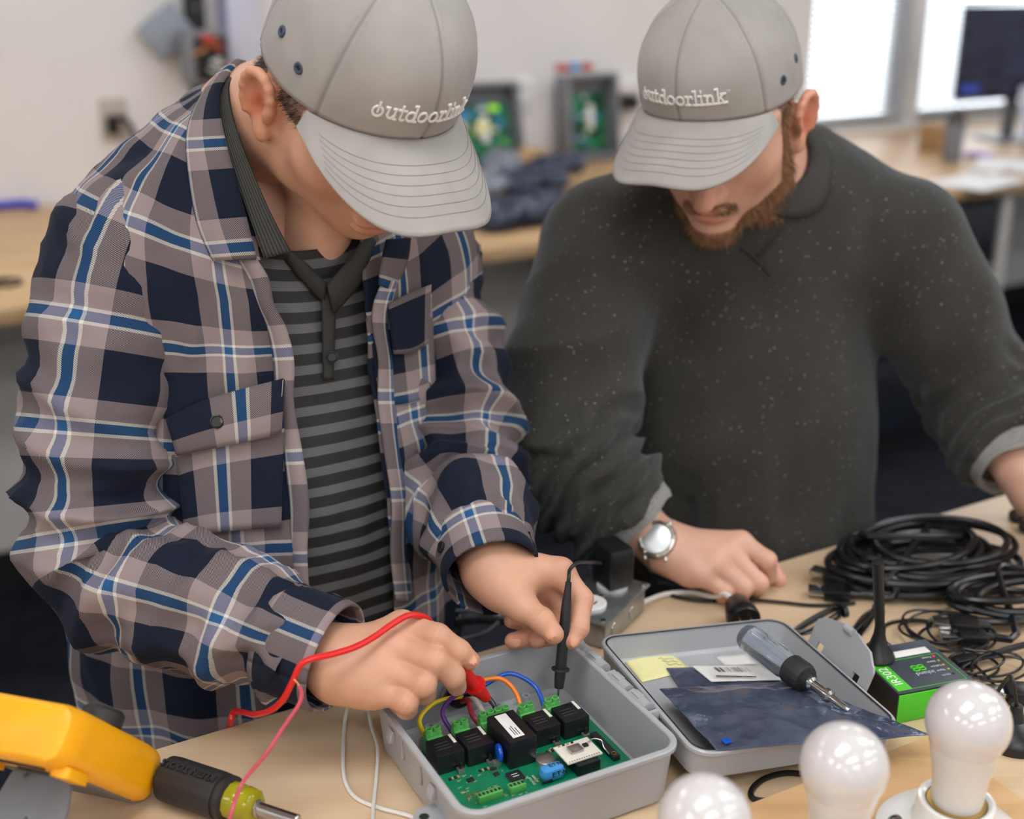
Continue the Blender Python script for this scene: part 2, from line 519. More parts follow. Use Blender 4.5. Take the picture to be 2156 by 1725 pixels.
# ------------------------------------------------------------------ people: shared builders
def skin_mat(name, base):
    m, nt, b = new_mat(name)
    at_ = N(nt, 'ShaderNodeAttribute'); at_.attribute_name = 'tint'
    n1 = noise_tex(nt, 40, 2); n2 = noise_tex(nt, 900, 2)
    c = ramp(nt, n1, [(0.3, tuple(x * .93 for x in base[:3]) + (1,)), (0.7, tuple(min(1, x * 1.05) for x in base[:3]) + (1,))])
    L(nt, mixc(nt, 1.0, c, at_.outputs['Color'], 'MULTIPLY'), b.inputs['Base Color'])
    b.inputs['Roughness'].default_value = 0.48
    b.inputs['Subsurface Weight'].default_value = 0.12
    b.inputs['Subsurface Radius'].default_value = (0.010, 0.004, 0.002)
    b.inputs['Subsurface Scale'].default_value = 0.6
    bump(nt, b, n2, 0.12, 0.0006)
    return m
skin_mat('skin_warm', srgb(210, 159, 130))
skin_mat('skin_fair', srgb(218, 170, 146))

def head_frame(C, yaw, pitch, roll=0.0):
    """columns: right, forward, up; yaw 0 looks at -Y, positive to +X"""
    y, p = math.radians(yaw), math.radians(pitch)
    f = Vector((math.sin(y) * math.cos(p), -math.cos(y) * math.cos(p), -math.sin(p)))
    u = Vector((math.sin(y) * math.sin(p), -math.cos(y) * math.sin(p), math.cos(p)))
    r = f.cross(u)
    if roll:
        q = Matrix.Rotation(math.radians(roll), 3, f); u = q @ u; r = q @ r
    M = Matrix((r, f, u)).transposed().to_4x4()
    return Matrix.Translation(C) @ M

EAR_C = (.0765, -.012, -.018)
def ear_sdf(P, sgn):
    """one ear; P in head space, mirrored so that the ear is on +x"""
    Q = P * np.array([sgn, 1, 1], F4)
    c = A3(EAR_C)
    q = Q - c
    # ear frame: flares back and out
    a = math.radians(24)
    ca, sa = math.cos(a), math.sin(a)
    out = np.stack([q[:, 0] * ca + q[:, 1] * sa * 1.0, -q[:, 0] * sa + q[:, 1] * ca, q[:, 2]], 1).astype(F4)   # x: normal, y: front, z: up
    t = math.radians(-10)
    y = out[:, 1] * math.cos(t) - out[:, 2] * math.sin(t); z = out[:, 1] * math.sin(t) + out[:, 2] * math.cos(t)
    out = np.stack([out[:, 0] - .008, y, z], 1)
    plate = ell(out, (0, 0, .002), (.0055, .017, .030))
    bowl = ell(out, (.008, .003, -.002), (.0085, .0095, .0145))
    scapha = ell(out, (.008, -.003, .014), (.006, .008, .011))
    d = smax(plate, -bowl, .004)
    d = smax(d, -scapha, .004)
    pts = []
    for i in range(11):
        g = math.radians(-30 + 24.5 * i)
        k = 1.0 + .12 * math.sin(g)
        pts.append((.004, .0165 * math.cos(g) * k, .004 + .0275 * math.sin(g)))
    hel = chain(out, pts, [.0035] + [.0042] * 8 + [.004, .004], .003)
    d = smin(d, hel, .004)
    lobe = ell(out, (.002, .006, -.027), (.0055, .0085, .010))
    d = smin(d, lobe, .006)
    trag = ell(out, (.003, .0125, -.004), (.005, .004, .006))
    root = cap(out, (-.012, .010, .012), (-.010, .010, -.020), .009, .009)
    return smin(smin(d, trag, .004), root, .006)

def head_sdf(P, neck, w=1.0, chest=None, cy=0.0, cz=0.0):
    X = np.abs(P[:, 0]); M_ = np.stack([X, P[:, 1], P[:, 2]], 1)
    d = ell(P, (0, -.012, .032), (.076 * w, .097, .086))
    d = smin(d, ell(P, (0, .030, -.018), (.063 * w, .066, .080)), .03)
    d = smin(d, ell(P, (0, .036 + cy * .5, -.068 + cz * .5), (.050 * w, .054, .044)), .03)
    d = smin(d, ell(P, (0, .080 + cy, -.100 + cz), (.021, .018, .017)), .025)
    d = smin(d, ell(M_, (.046 * w, .052, -.028), (.020, .024, .020)), .025)
    d = smin(d, ell(M_, (.050 * w, .004, -.066), (.015, .026, .028)), .03)
    d = smin(d, ell(M_, (.026, .082, .013), (.024, .012, .008)), .016)
    d = smin(d, cap(P, (0, .090, .008), (0, .1175, -.038), .0075, .0115), .014)
    d = smin(d, ell(M_, (.0115, .101, -.042), (.0085, .011, .0085)), .008)
    d = smax(d, -ell(M_, (.031, .103, .003), (.017, .013, .011)), .014)
    d = smin(d, ell(M_, (.031, .079, .001), (.0135, .0125, .0115)), .004)
    d = smin(d, ell(P, (0, .0935, -.0645), (.023, .0105, .0055)), .007)
    d = smin(d, ell(P, (0, .0915, -.0755), (.020, .0110, .0065)), .007)
    d = smax(d, -ell(P, (0, .107, -.0700), (.023, .0075, .0014)), .003)
    d = smax(d, -ell(M_, (.007, .106, -.0505), (.0035, .005, .004)), .003)
    d = smin(d, cap(P, (0, -.028, -.040), neck, .056, .062), .035)
    # tendon from behind the ear to the collar bone
    d = smin(d, cap(M_, (.052, -.030, -.045), tuple(np.array(neck) * (1, 1, 1) + np.array((.012, .045, 0))), .017, .016), .03)
    if chest is not None:
        d = smin(d, cap(P, (0, -.022, -.070), chest, .036, .034), .018)
    for s in (1, -1):
        d = smin(d, ear_sdf(P, s), .006)
    return d

def tint_head(V, cols):
    """V in head space; natural colour of the skin regions"""
    T = np.ones((len(V), 4)); X = np.abs(V[:, 0])
    def blob(c, r, col, k=1.0, mirror=True):
        q = np.stack([X if mirror else V[:, 0], V[:, 1], V[:, 2]], 1) - np.array(c)
        g = np.exp(-((q / np.array(r)) ** 2).sum(1)) * k
        T[:, :3] = T[:, :3] * (1 - g[:, None]) + np.array(col) * g[:, None]
    blob((.086, -.012, -.014), (.020, .030, .040), cols['ear'], .85)
    blob((.084, -.010, -.018), (.010, .012, .016), cols['ear_in'], .9)
    blob((0, .112, -.033), (.018, .022, .018), cols['nose'], .8)
    blob((.048, .060, -.035), (.026, .03, .025), cols['cheek'], .6)
    blob((0, .100, -.0645), (.021, .014, .0060), cols['lip'], .95)
    blob((0, .099, -.0755), (.018, .014, .0065), cols['lip'], .95)
    return T

def build_body(name, parts, mat, parent, trunk=None):
    """parts: list of (V, F, tint) already in world space, joined through the trunk under the clothes -> ONE mesh"""
    Vs, Fs, Ts, o = [], [], [], 0
    if trunk is not None:
        V0, F0 = trunk
        parts = [(V0, F0, np.ones((len(V0), 4)))] + parts
    for V, Fc, T in parts:
        Vs.append(V); Fs.append(Fc + o); Ts.append(T); o += len(V)
    if trunk is not None:
        n0 = len(Vs[0]); o = n0
        for i in range(1, len(Vs)):
            A_ = Vs[0][::3].astype(F4); best = (1e9, 0, 0)
            B_ = Vs[i][::5].astype(F4)
            for k in range(0, len(B_), 400):
                D2 = ((B_[k:k + 400, None] - A_[None]) ** 2).sum(2); m_ = np.unravel_index(np.argmin(D2), D2.shape)
                if D2[m_] < best[0]: best = (D2[m_], (k + m_[0]) * 5, m_[1] * 3)
            Fs[i] = np.where(Fs[i] == o + best[1], best[2], Fs[i])
            o += len(Vs[i])
    ob = obj(name, np.concatenate(Vs), np.concatenate(Fs), mat, parent)
    set_attr(ob, 'tint', np.concatenate(Ts), 'FLOAT_COLOR')
    return ob
def tuck(V, M, MC):
    """press the scalp inside the cap crown"""
    W_ = to_world(V, MC.inverted() @ M)
    ph = np.arctan2(W_[:, 0] / CA, (W_[:, 1] + .006) / CB)
    bz = .016 + .020 * np.cos(ph) + .004 * np.cos(2 * ph)
    rho = np.sqrt((W_[:, 0] / CA) ** 2 + ((W_[:, 1] + .006) / CB) ** 2)
    k = np.clip((W_[:, 2] - bz + .010) / .010, 0, 1) * np.clip((.0765 - np.abs(V[:, 0])) / .003, 0, 1)
    f = 1 + k * (np.minimum(rho, .93) / np.maximum(rho, 1e-6) - 1)
    W_[:, 0] *= f; W_[:, 1] = (W_[:, 1] + .006) * f - .006
    return to_world(W_, M.inverted() @ MC)
CA, CB = .0820, .1005
def to_world(V, M):
    R = np.array(M.to_3x3()); return V @ R.T + np.array(M.translation)

def hand_mesh(h, forearm, h_cell=.0016, pad=.02):
    """h: wrist, mcp[4], fingers: list of 4 chains after the knuckle, thumb chain; nails: list of (pos, dir_along, normal)"""
    W = h['wrist']; fr = h.get('fr', [.0098, .0100, .0096, .0084]); sc = h.get('sc', 1.0)
    def f(P):
        d = cap(P, forearm, W, .034, .0265 * sc)
        for i, m in enumerate(h['mcp']):
            a = W.lerp(h['mcp'][i], .12)
            d = smin(d, cap(P, a, m, .0165 * sc, .0128 * sc if i < 3 else .0115 * sc), .020)
        # heel and thumb muscle
        d = smin(d, cap(P, W.lerp(h['mcp'][3], .2), W.lerp(h['mcp'][3], .75) + h['palm'] * .010, .017 * sc, .012 * sc), .02)
        th = h['thumb']
        d = smin(d, cap(P, W.lerp(th[0], .4), th[0], .018 * sc, .0165 * sc), .022)
        d = smin(d, cap(P, th[0], th[1], .0165 * sc, .0125 * sc), .020)
        tt = cap(P, th[1], th[2], .0118 * sc, .0105 * sc)
        tt = smin(tt, cap(P, th[2], th[3], .0108 * sc, .0090 * sc), .004)
        d = smin(d, tt, .008)
        if 'heel' in h: d = smin(d, chain(P, h['heel'][0], h['heel'][1]), .02)
        fg = None
        for i, c in enumerate(h['fing']):
            r = fr[i] * sc; pts = [h['mcp'][i]] + c
            g = cap(P, pts[0], pts[1], r * 1.16, r * 1.02)
            g = smin(g, cap(P, pts[1], pts[2], r * 1.04, r * .93), .004)
            g = smin(g, cap(P, pts[2], pts[3], r * .95, r * .80), .004)
            fg = g if fg is None else smin(fg, g, .0014)
        d = smin(d, fg, .0065)
        for (pos, al, nm) in h.get('nails', []):
            b3 = al.cross(nm).normalized()
            R = np.array((al, b3, nm)).T
            d = np.minimum(d, ell(P, pos, (.0062, .0050, .0012), R))
        return d
    allp = [forearm, W] + h['mcp'] + [p for c in h['fing'] for p in c] + h['thumb']
    lo = [min(p[i] for p in allp) - .04 for i in range(3)]; hi = [max(p[i] for p in allp) + .04 for i in range(3)]
    V, Fc = net(f, lo, hi, h_cell)
    V = relax(V, Fc, 2, .5)
    T = np.ones((len(V), 4))
    def blob(c, r, col, k):
        g = np.exp(-(((V - np.array(tuple(c))) / r) ** 2).sum(1)) * k
        T[:, :3] = T[:, :3] * (1 - g[:, None]) + np.array(col) * g[:, None]
    for i, c in enumerate(h['fing']):
        blob(h['mcp'][i], .013, (1.0, .84, .80), .55)
        blob(c[0], .010, (1.0, .83, .78), .55)
        blob(c[1], .008, (1.0, .86, .82), .5)
        blob(c[2], .012, (1.04, .82, .78), .7)
    blob(h['thumb'][3], .013, (1.03, .83, .78), .7); blob(h['thumb'][2], .010, (1.0, .88, .84), .5)
    for i, c in enumerate(h['fing'] + [h['thumb'][1:]]):
        pts_ = ([h['mcp'][i]] if i < 4 else [h['thumb'][0]]) + c
        for j in (1, 2):
            ax_ = np.array((pts_[j + 1] - pts_[j - 1]).normalized()) if j + 1 < len(pts_) else None
            if ax_ is None: continue
            q_ = V - np.array(tuple(pts_[j])); s_ = q_ @ ax_; r_ = np.linalg.norm(q_, axis=1)
            g_ = (np.exp(-((s_ - .0022) / .0010) ** 2) + np.exp(-((s_ + .0022) / .0010) ** 2)) * np.exp(-(r_ / .012) ** 4)
            T[:, :3] *= 1 - (g_[:, None] * np.array((.10, .16, .18)))  # joint creases: their shade painted into the tint as dark bands
    for (pos, al, nm) in h.get('nails', []):
        blob(pos, .0050, (1.16, 1.06, 1.05), 1.0)
    return V, Fc, T

# ---- hair made of short strands lying on a surface
def strands(name, roots, dirs, length, width, mat, parent, rng, segs=2, curl=.3):
    V, Fc = [], []
    for p, d in zip(roots, dirs):
        p = Vector(p); d = Vector(d).normalized()
        side = d.cross(Vector((rng.uniform(-1, 1), rng.uniform(-1, 1), rng.uniform(-1, 1)))).normalized()
        ln = length * rng.uniform(.6, 1.25); o = len(V)
        cv = Vector((rng.uniform(-1, 1), rng.uniform(-1, 1), rng.uniform(-1, 1))) * curl
        for k in range(segs + 1):
            t = k / segs; c = p + d * ln * t + cv * ln * t * t; w_ = width * (1 - .8 * t)
            V.append(c - side * w_); V.append(c + side * w_)
        for k in range(segs): Fc.append((o + 2 * k, o + 2 * k + 1, o + 2 * k + 3, o + 2 * k + 2))
    ob = obj(name, V, Fc, mat, parent); ob['kind'] = 'stuff'
    return ob

# ---- lettering: thick slab-serif strokes on a unit grid (x-height 1)
def glyphs():
    G = {}
    def arc(cx, cy, rx, ry, a0, a1, n=14):
        return [(cx + rx * math.cos(math.radians(a0 + (a1 - a0) * i / n)), cy + ry * math.sin(math.radians(a0 + (a1 - a0) * i / n))) for i in range(n + 1)]
    G['o'] = ([arc(.5, .5, .40, .40, 0, 360, 22)], 1.06)
    G['power'] = ([arc(.5, .42, .40, .40, 118, 422, 20), [(.5, .42), (.5, 1.12)]], 1.06)
    G['u'] = ([[(.05, .92), (.26, .92), (.26, .38)] + arc(.52, .36, .26, .26, 180, 300, 8) + [(.84, .45)], [(.66, .92), (.84, .92), (.84, .08), (1.0, .08)]], 1.06)
    G['t'] = ([[(.30, 1.25), (.30, .3)] + arc(.48, .26, .18, .18, 180, 320, 8), [(.04, .92), (.62, .92)]], .70)
    G['d'] = ([arc(.45, .48, .36, .40, 0, 360, 20), [(.62, 1.42), (.83, 1.42), (.83, .08), (1.0, .08)]], 1.06)
    G['r'] = ([[(.04, .92), (.26, .92), (.26, .08)], [(.04, .08), (.50, .08)], [(.26, .50), (.36, .78), (.52, .92), (.70, .88), (.72, .76)]], .80)
    G['l'] = ([[(.04, 1.42), (.27, 1.42), (.27, .08)], [(.02, .08), (.52, .08)]], .56)
    G['i'] = ([[(.04, .92), (.27, .92), (.27, .08)], [(.02, .08), (.52, .08)], [(.26, 1.30), (.26, 1.42)]], .56)
    G['n'] = ([[(.04, .92), (.26, .92), (.26, .08)], [(.04, .08), (.46, .08)], [(.26, .55), (.40, .84), (.58, .92), (.76, .82), (.80, .6), (.80, .08)], [(.62, .08), (1.0, .08)]], 1.08)
    G['k'] = ([[(.04, 1.42), (.26, 1.42), (.26, .08)], [(.04, .08), (.46, .08)], [(.26, .42), (.72, .88)], [(.56, .92), (.96, .92)], [(.46, .60), (.80, .08)], [(.62, .08), (1.02, .08)]], 1.06)
    return G
GL = glyphs()
def thick_poly(pts, w):
    """flat ribbon along a polyline, returns list of (x,y) quads as rings"""
    n = len(pts); out = []
    closed = math.dist(pts[0], pts[-1]) < 1e-6
    for i in range(n):
        a = pts[i - 1] if i else (pts[-2] if closed else None); c = pts[i + 1] if i < n - 1 else (pts[1] if closed else None)
        d1 = None if a is None else ((pts[i][0] - a[0]), (pts[i][1] - a[1])); d2 = None if c is None else ((c[0] - pts[i][0]), (c[1] - pts[i][1]))
        def nrm(d):
            l = math.hypot(*d) or 1; return (-d[1] / l, d[0] / l)
        if d1 is None: m = nrm(d2); s = 1
        elif d2 is None: m = nrm(d1); s = 1
        else:
            n1, n2 = nrm(d1), nrm(d2); m = ((n1[0] + n2[0]), (n1[1] + n2[1])); l = math.hypot(*m) or 1
            m = (m[0] / l, m[1] / l); s = 1 / max(.5, m[0] * n1[0] + m[1] * n1[1])
        px, py = pts[i]
        if not closed and i == 0: px -= d2[0] / math.hypot(*d2) * w * .9; py -= d2[1] / math.hypot(*d2) * w * .9
        if not closed and i == n - 1: px += d1[0] / math.hypot(*d1) * w * .9; py += d1[1] / math.hypot(*d1) * w * .9
        out.append(((px + m[0] * w * s, py + m[1] * w * s), (px - m[0] * w * s, py - m[1] * w * s)))
    return out
def word_mesh(word, fn, w=.105, th=.0009, height=.012, center=True):
    """word: glyph list; fn(x,y,lift)->point"""
    tot = sum(GL[g][1] for g in word); mb = MB(); x0 = -tot / 2 if center else 0
    for g in word:
        st, adv = GL[g]
        for pl in st:
            pl2 = []
            for i in range(len(pl) - 1):
                k = max(1, int(math.dist(pl[i], pl[i + 1]) / .25))
                pl2 += [(pl[i][0] + (pl[i + 1][0] - pl[i][0]) * j / k, pl[i][1] + (pl[i + 1][1] - pl[i][1]) * j / k) for j in range(k)]
            pl2.append(pl[-1])
            rb = thick_poly(pl2, w)
            rings = []
            for (a, b) in rb:
                A_ = ((a[0] + x0) * height, a[1] * height); B_ = ((b[0] + x0) * height, b[1] * height)
                m1 = (A_[0] * .8 + B_[0] * .2, A_[1] * .8 + B_[1] * .2); m2 = (A_[0] * .2 + B_[0] * .8, A_[1] * .2 + B_[1] * .8)
                rings.append([fn(*A_, -.0006), fn(*m1, th), fn(*m2, th), fn(*B_, -.0006)])
            mb.loft(rings, None, True)
        x0 += adv
    return mb

# ---- baseball cap in head space
def cap_fabric():
    m, nt, b = new_mat('cap_fabric')
    at_ = N(nt, 'ShaderNodeAttribute'); at_.attribute_name = 'seam'
    n1 = noise_tex(nt, 25, 2); n2 = noise_tex(nt, 1600, 2)
    c = ramp(nt, n1, [(0.3, srgb(163, 158, 152)), (0.7, srgb(172, 167, 161))])
    L(nt, mixc(nt, at_.outputs['Fac'], c, srgb(112, 108, 106)), b.inputs['Base Color'])
    b.inputs['Roughness'].default_value = 0.72
    b.inputs['Specular IOR Level'].default_value = 0.25
    b.inputs['Sheen Weight'].default_value = 0.08
    bump(nt, b, n2, 0.25, 0.0004)
cap_fabric()
simple('cap_thread_white', (238, 235, 230), 0.6, var=.03, scale=900, bmp=.3)
simple('eyelet_slate', (62, 72, 88), 0.55, var=.05)
simple('cap_underside', (122, 118, 116), 0.8, var=.04)
simple('chip_dark', (22, 22, 26), .7)
simple('stitch_grey', (138, 134, 129), 0.8)
CA, CB = .0820, .1005       # crown half width / half length
def band_z(ph):             # ph=0 front
    return .016 + .020 * math.cos(ph) + .004 * math.cos(2 * ph)
def crown_pt(ph, s, H=.118, lift=0.0, wr=0.0):
    """ph azimuth (0 front, + to the wearer's right), s 0 band..1 top"""
    z0 = band_z(ph)
    a = s * math.pi / 2
    rr = max(0.0, math.cos(a)) ** .80
    zz = math.sin(a) ** .92
    fr = max(0, math.cos(ph)) ** 2
    bul = 1 + .035 * math.sin(math.pi * min(1, s * 1.4)) * (1 + .35 * fr)
    x = (CA + lift) * math.sin(ph) * rr * bul
    y = -.006 + (CB + lift) * math.cos(ph) * rr * bul
    z = z0 * (1 - s) ** 1.0 + (.022 + H) * (zz if s > 0 else 0) - z0 * 0 
    z = z0 + (.022 + H - z0) * zz + lift * math.sin(a)
    return Vector((x, y, z))
def crown_n(ph, s):
    e = 1e-3
    du = crown_pt(ph + e, s) - crown_pt(ph - e, s); dv = crown_pt(ph, min(s + e, .999)) - crown_pt(ph, s - e)
    return dv.cross(du).normalized() * (1 if True else -1)
BRIM_Y = .175
def build_cap(person, M, who, rng, H=.118, seed=0.0, lh=.0110, lx=0.0):
    nphi, ns = 192, 60
    SE = [0, math.pi / 3, -math.pi / 3, 2 * math.pi / 3, -2 * math.pi / 3, math.pi]
    V, seam = [], []
    for i in range(ns + 1):
        s = min(i / ns, .9999)
        for j in range(nphi):
            ph = -math.pi + 2 * math.pi * j / nphi
            p = crown_pt(ph, s, H)
            dd = min(abs((ph - q + math.pi) % (2 * math.pi) - math.pi) for q in SE)
            rad = math.hypot(p.x, p.y + .006); dist = dd * max(rad, .004)
            g = math.exp(-(dist / .0011) ** 2)
            puck = math.exp(-((dist - .004) / .0025) ** 2)
            side = (1 - max(0, math.cos(ph))) 
            wr = (mnoise.noise(Vector((p.x * 26 + seed, p.y * 26, p.z * 26))) * .0022 + mnoise.noise(Vector((p.x * 60, p.y * 60 + seed, p.z * 22))) * .0008) * (.25 + .75 * min(1, side))
            nrm = (p - Vector((0, -.006, .03))).normalized()
            p = p + nrm * (-.0011 * g + .0005 * puck + wr * (1 - .7 * math.exp(-(i / 4) ** 2)))
            V.append(p); seam.append(.55 * math.exp(-(dist / .0007) ** 2) + .22 * math.exp(-((dist - .0045) / .0006) ** 2) * (.5 + .5 * math.sin(s * 260)) + (.5 if i == 2 else 0) * 0)
    Fc = [(i * nphi + j, i * nphi + (j + 1) % nphi, (i + 1) * nphi + (j + 1) % nphi, (i + 1) * nphi + j) for i in range(ns) for j in range(nphi)]
    cr = obj('cap', [M @ p for p in V], [f[::-1] for f in Fc], 'cap_fabric', person)
    set_attr(cr, 'seam', seam, 'FLOAT')
    solidify(cr, .0022, -1)
    cr['label'] = who
    # brim
    nu, nv = 64, 22; G, sm = [], []
    PHM = math.radians(65)
    def brim_pt(u, v, off=0.0):
        ph = PHM * u
        p0 = crown_pt(ph, 0.0, H)
        w = .0835
        tx = math.sin(u * math.pi / 2 * .98) * w if False else w * (abs(u) ** .92) * (1 if u > 0 else -1)
        prof = (1 - abs(u) ** 3.0) ** .55
        ty = crown_pt(PHM, 0, H).y + .006 + (BRIM_Y - crown_pt(PHM, 0, H).y - .006) * prof
        q = Vector((tx, ty, 0))
        xy = Vector((p0.x, p0.y, 0)).lerp(q, v)
        fwd = max(0.0, xy.y - crown_pt(PHM, 0, H).y)
        z = p0.z * (1 - v) + .033 * v - 3.4 * xy.x ** 2 * (.10 + .90 * v ** .8) - .19 * max(0, xy.y - p0.y) * v ** .5
        z += .033 * (abs(p0.x) / CA) ** 2 * .0
        return Vector((xy.x, xy.y, z + off))
    for i in range(nv + 1):
        v = i / nv
        for j in range(nu + 1):
            u = -1 + 2 * j / nu
            G.append(brim_pt(u, v))
            st = 0.0
            sm.append(st)
    Fb = [(i * (nu + 1) + j, i * (nu + 1) + j + 1, (i + 1) * (nu + 1) + j + 1, (i + 1) * (nu + 1) + j) for i in range(nv) for j in range(nu)]
    br = obj('brim', [M @ p for p in G], Fb, 'cap_fabric', cr)
    set_attr(br, 'seam', sm, 'FLOAT')
    br.data.materials.append(MATS['cap_underside'])
    so = br.modifiers.new('thickness', 'SOLIDIFY'); so.thickness = .0034; so.offset = -1; so.material_offset = 1
    for k in range(6):
        v = .30 + .105 * k
        mb = MB(); pts = [M @ brim_pt(-.93 + 1.86 * j / 60, v * (1.0 - .0), .0003) for j in range(61)]
        mb.tube(pts, .00022, 4); mb.build('stitch_row', 'stitch_grey', cr)
    # band seam, button, eyelets
    MB().lathe([(0, .004), (.004, .0038), (.0075, .002), (.0085, 0), (.008, -.002)][::-1], 16, M @ Matrix.Translation(crown_pt(0, .9999, H) + Vector((0, 0, .0005)))).build('button', 'cap_fabric', cr)
    for sg in (1, -1):
        for ph, s in ((math.radians(78), .135), (math.radians(99), .185)):
            ph *= sg
            p = crown_pt(ph, s, H); nrm = (p - Vector((0, -.006, .03))).normalized()
            q = nrm.to_track_quat('Z', 'Y').to_matrix().to_4x4()
            MB().lathe([(.0052, -.001), (.0052, .0005), (.0042, .0014), (.0026, .0012), (.0017, -.0006)], 18, M @ Matrix.Translation(p) @ q, False).build('eyelet', 'eyelet_slate', cr)
            MB().lathe([(.0030, .0002), (.0004, .0003)], 14, M @ Matrix.Translation(p) @ q).build('eyelet_hole', 'chip_dark', cr)
    def put(x, y, lift):
        ph = -(x + lx) / (CB * .95); s0 = .115
        s = s0 + y / .150
        p = crown_pt(ph, s, H)
        nrm = Vector((math.sin(ph) / CA, math.cos(ph) / CB, .25 / CB)).normalized()
        return M @ (p + nrm * (lift + .0006))
    word_mesh(['power'] + list('utdoorlink'), put, height=lh).build('lettering', 'cap_thread_white', cr, smooth=False)
    mb = MB()
    W_ = sum(GL[g][1] for g in ['power'] + list('utdoorlink')) * lh / 2
    for pl in ([(0, 1), (.6, 1)], [(.3, 1), (.3, .2)], [(.8, .2), (.8, 1), (1.05, .5), (1.3, 1), (1.3, .2)]):
        rb = thick_poly(pl, .07)
        mb.loft([[put(W_ + .001 + a[0] * .0028, .0112 + a[1] * .0028, .0002), put(W_ + .001 + b_[0] * .0028, .0112 + b_[1] * .0028, .0002)] for a, b_ in rb], None, False, False)
    mb.build('trademark_mark', 'cap_thread_white', cr, smooth=False)
    return cr
# ------------------------------------------------------------------ person in the plaid shirt
def plaid_mat():
    m, nt, b = new_mat('plaid_flannel')
    a = N(nt, 'ShaderNodeAttribute'); a.attribute_name = 'cloth'
    sp = N(nt, 'ShaderNodeSeparateXYZ'); L(nt, a.outputs['Vector'], sp.inputs[0])
    navy, taupe, blue, white = srgb(17, 24, 41), srgb(148, 132, 130), srgb(40, 86, 132), srgb(216, 212, 200)
    T = [(0, navy), (.40, taupe), (.592, white), (.624, blue), (.712, white), (.744, taupe), (.936, navy)]
    PER = .098
    cols = []
    for o in (0, 1):
        fr = val(nt, 'FRACT', val(nt, 'MULTIPLY', sp.outputs[o], 1 / PER))
        cols.append(ramp(nt, fr, T, 'CONSTANT'))
    tw = val(nt, 'FRACT', val(nt, 'MULTIPLY', val(nt, 'ADD', sp.outputs[0], sp.outputs[1]), 1 / .0016))
    tf = ramp(nt, tw, [(0, (.14,) * 3 + (1,)), (.36, (.2,) * 3 + (1,)), (.64, (.8,) * 3 + (1,)), (1, (.86,) * 3 + (1,))])
    c = mixc(nt, tf, cols[0], cols[1])
    fz = noise_tex(nt, 700, 2)
    c = mixc(nt, val(nt, 'MULTIPLY', fz, .05), c, srgb(120, 124, 140))
    L(nt, c, b.inputs['Base Color'])
    b.inputs['Roughness'].default_value = 0.9
    b.inputs['Specular IOR Level'].default_value = 0.15
    b.inputs['Sheen Weight'].default_value = 0.03
    h = val(nt, 'ADD', val(nt, 'MULTIPLY', fz, .5), val(nt, 'MULTIPLY', val(nt, 'PINGPONG', tw, .5), .8))
    bump(nt, b, h, 0.3, 0.0005)
plaid_mat()
def polo_mat():
    m, nt, b = new_mat('striped_polo')
    a = N(nt, 'ShaderNodeAttribute'); a.attribute_name = 'cloth'
    sp = N(nt, 'ShaderNodeSeparateXYZ'); L(nt, a.outputs['Vector'], sp.inputs[0])
    fr = val(nt, 'FRACT', val(nt, 'MULTIPLY', sp.outputs[1], 1 / .0196))
    blk, gr = srgb(34, 33, 32), srgb(104, 103, 104)
    base = ramp(nt, fr, [(0, blk), (.54, gr)], 'CONSTANT')
    fine = val(nt, 'FRACT', val(nt, 'MULTIPLY', sp.outputs[1], 1 / .00163))
    ln = ramp(nt, fine, [(0, (.62, .62, .62, 1)), (.45, (1, 1, 1, 1))], 'CONSTANT')
    L(nt, mixc(nt, 1.0, base, ln, 'MULTIPLY'), b.inputs['Base Color'])
    b.inputs['Roughness'].default_value = 0.6
    bump(nt, b, noise_tex(nt, 1500, 2), 0.2, 0.0004)
polo_mat()
simple('polo_black', (40, 39, 37), 0.7, var=.1, scale=900, bmp=.3)
def rib_mat(name, c0, c1, per=.0022):
    m, nt, b = new_mat(name)
    a = N(nt, 'ShaderNodeAttribute'); a.attribute_name = 'cloth'
    sp = N(nt, 'ShaderNodeSeparateXYZ'); L(nt, a.outputs['Vector'], sp.inputs[0])
    fr = val(nt, 'FRACT', val(nt, 'MULTIPLY', sp.outputs[0], 1 / per))
    pp = val(nt, 'PINGPONG', fr, .5)
    L(nt, ramp(nt, val(nt, 'MULTIPLY', pp, 2), [(0.1, c0), (.8, c1)]), b.inputs['Base Color'])
    b.inputs['Roughness'].default_value = 0.85
    bump(nt, b, pp, .7, .001)
rib_mat('polo_rib', srgb(36, 36, 34), srgb(70, 69, 64))
simple('shirt_button', (30, 28, 30), 0.35, var=.1)
simple('denim_dark', (34, 38, 52), 0.9, var=.15, scale=400, bmp=.3)
simple('hair_dark', (58, 48, 42), 0.5, var=.2)
simple('shoe_black', (28, 27, 27), 0.5)
simple('stitch_pale', (168, 165, 160), 0.8)

P1 = thing('person', 'person in a blue plaid flannel shirt and grey cap probing the circuit board', 'person', (-.23, 1.22, 0))
M1 = head_frame(at(753, 188, 1.085), 31, 40, 0)
MC1 = head_frame(at(753, 188, 1.085), 38.5, 41.5, 0)
NECK1 = Vector((-.250, 1.225, 1.425))
SR1, ER1, WR1 = Vector((-.360, 1.145, 1.318)), Vector((-.396, 1.035, 1.055)), at(712, 1390, 1.052)
SL1, EL1, WL1 = Vector((-.112, 1.285, 1.280)), at(962, 985, 1.27), at(1030, 1190, 1.15)

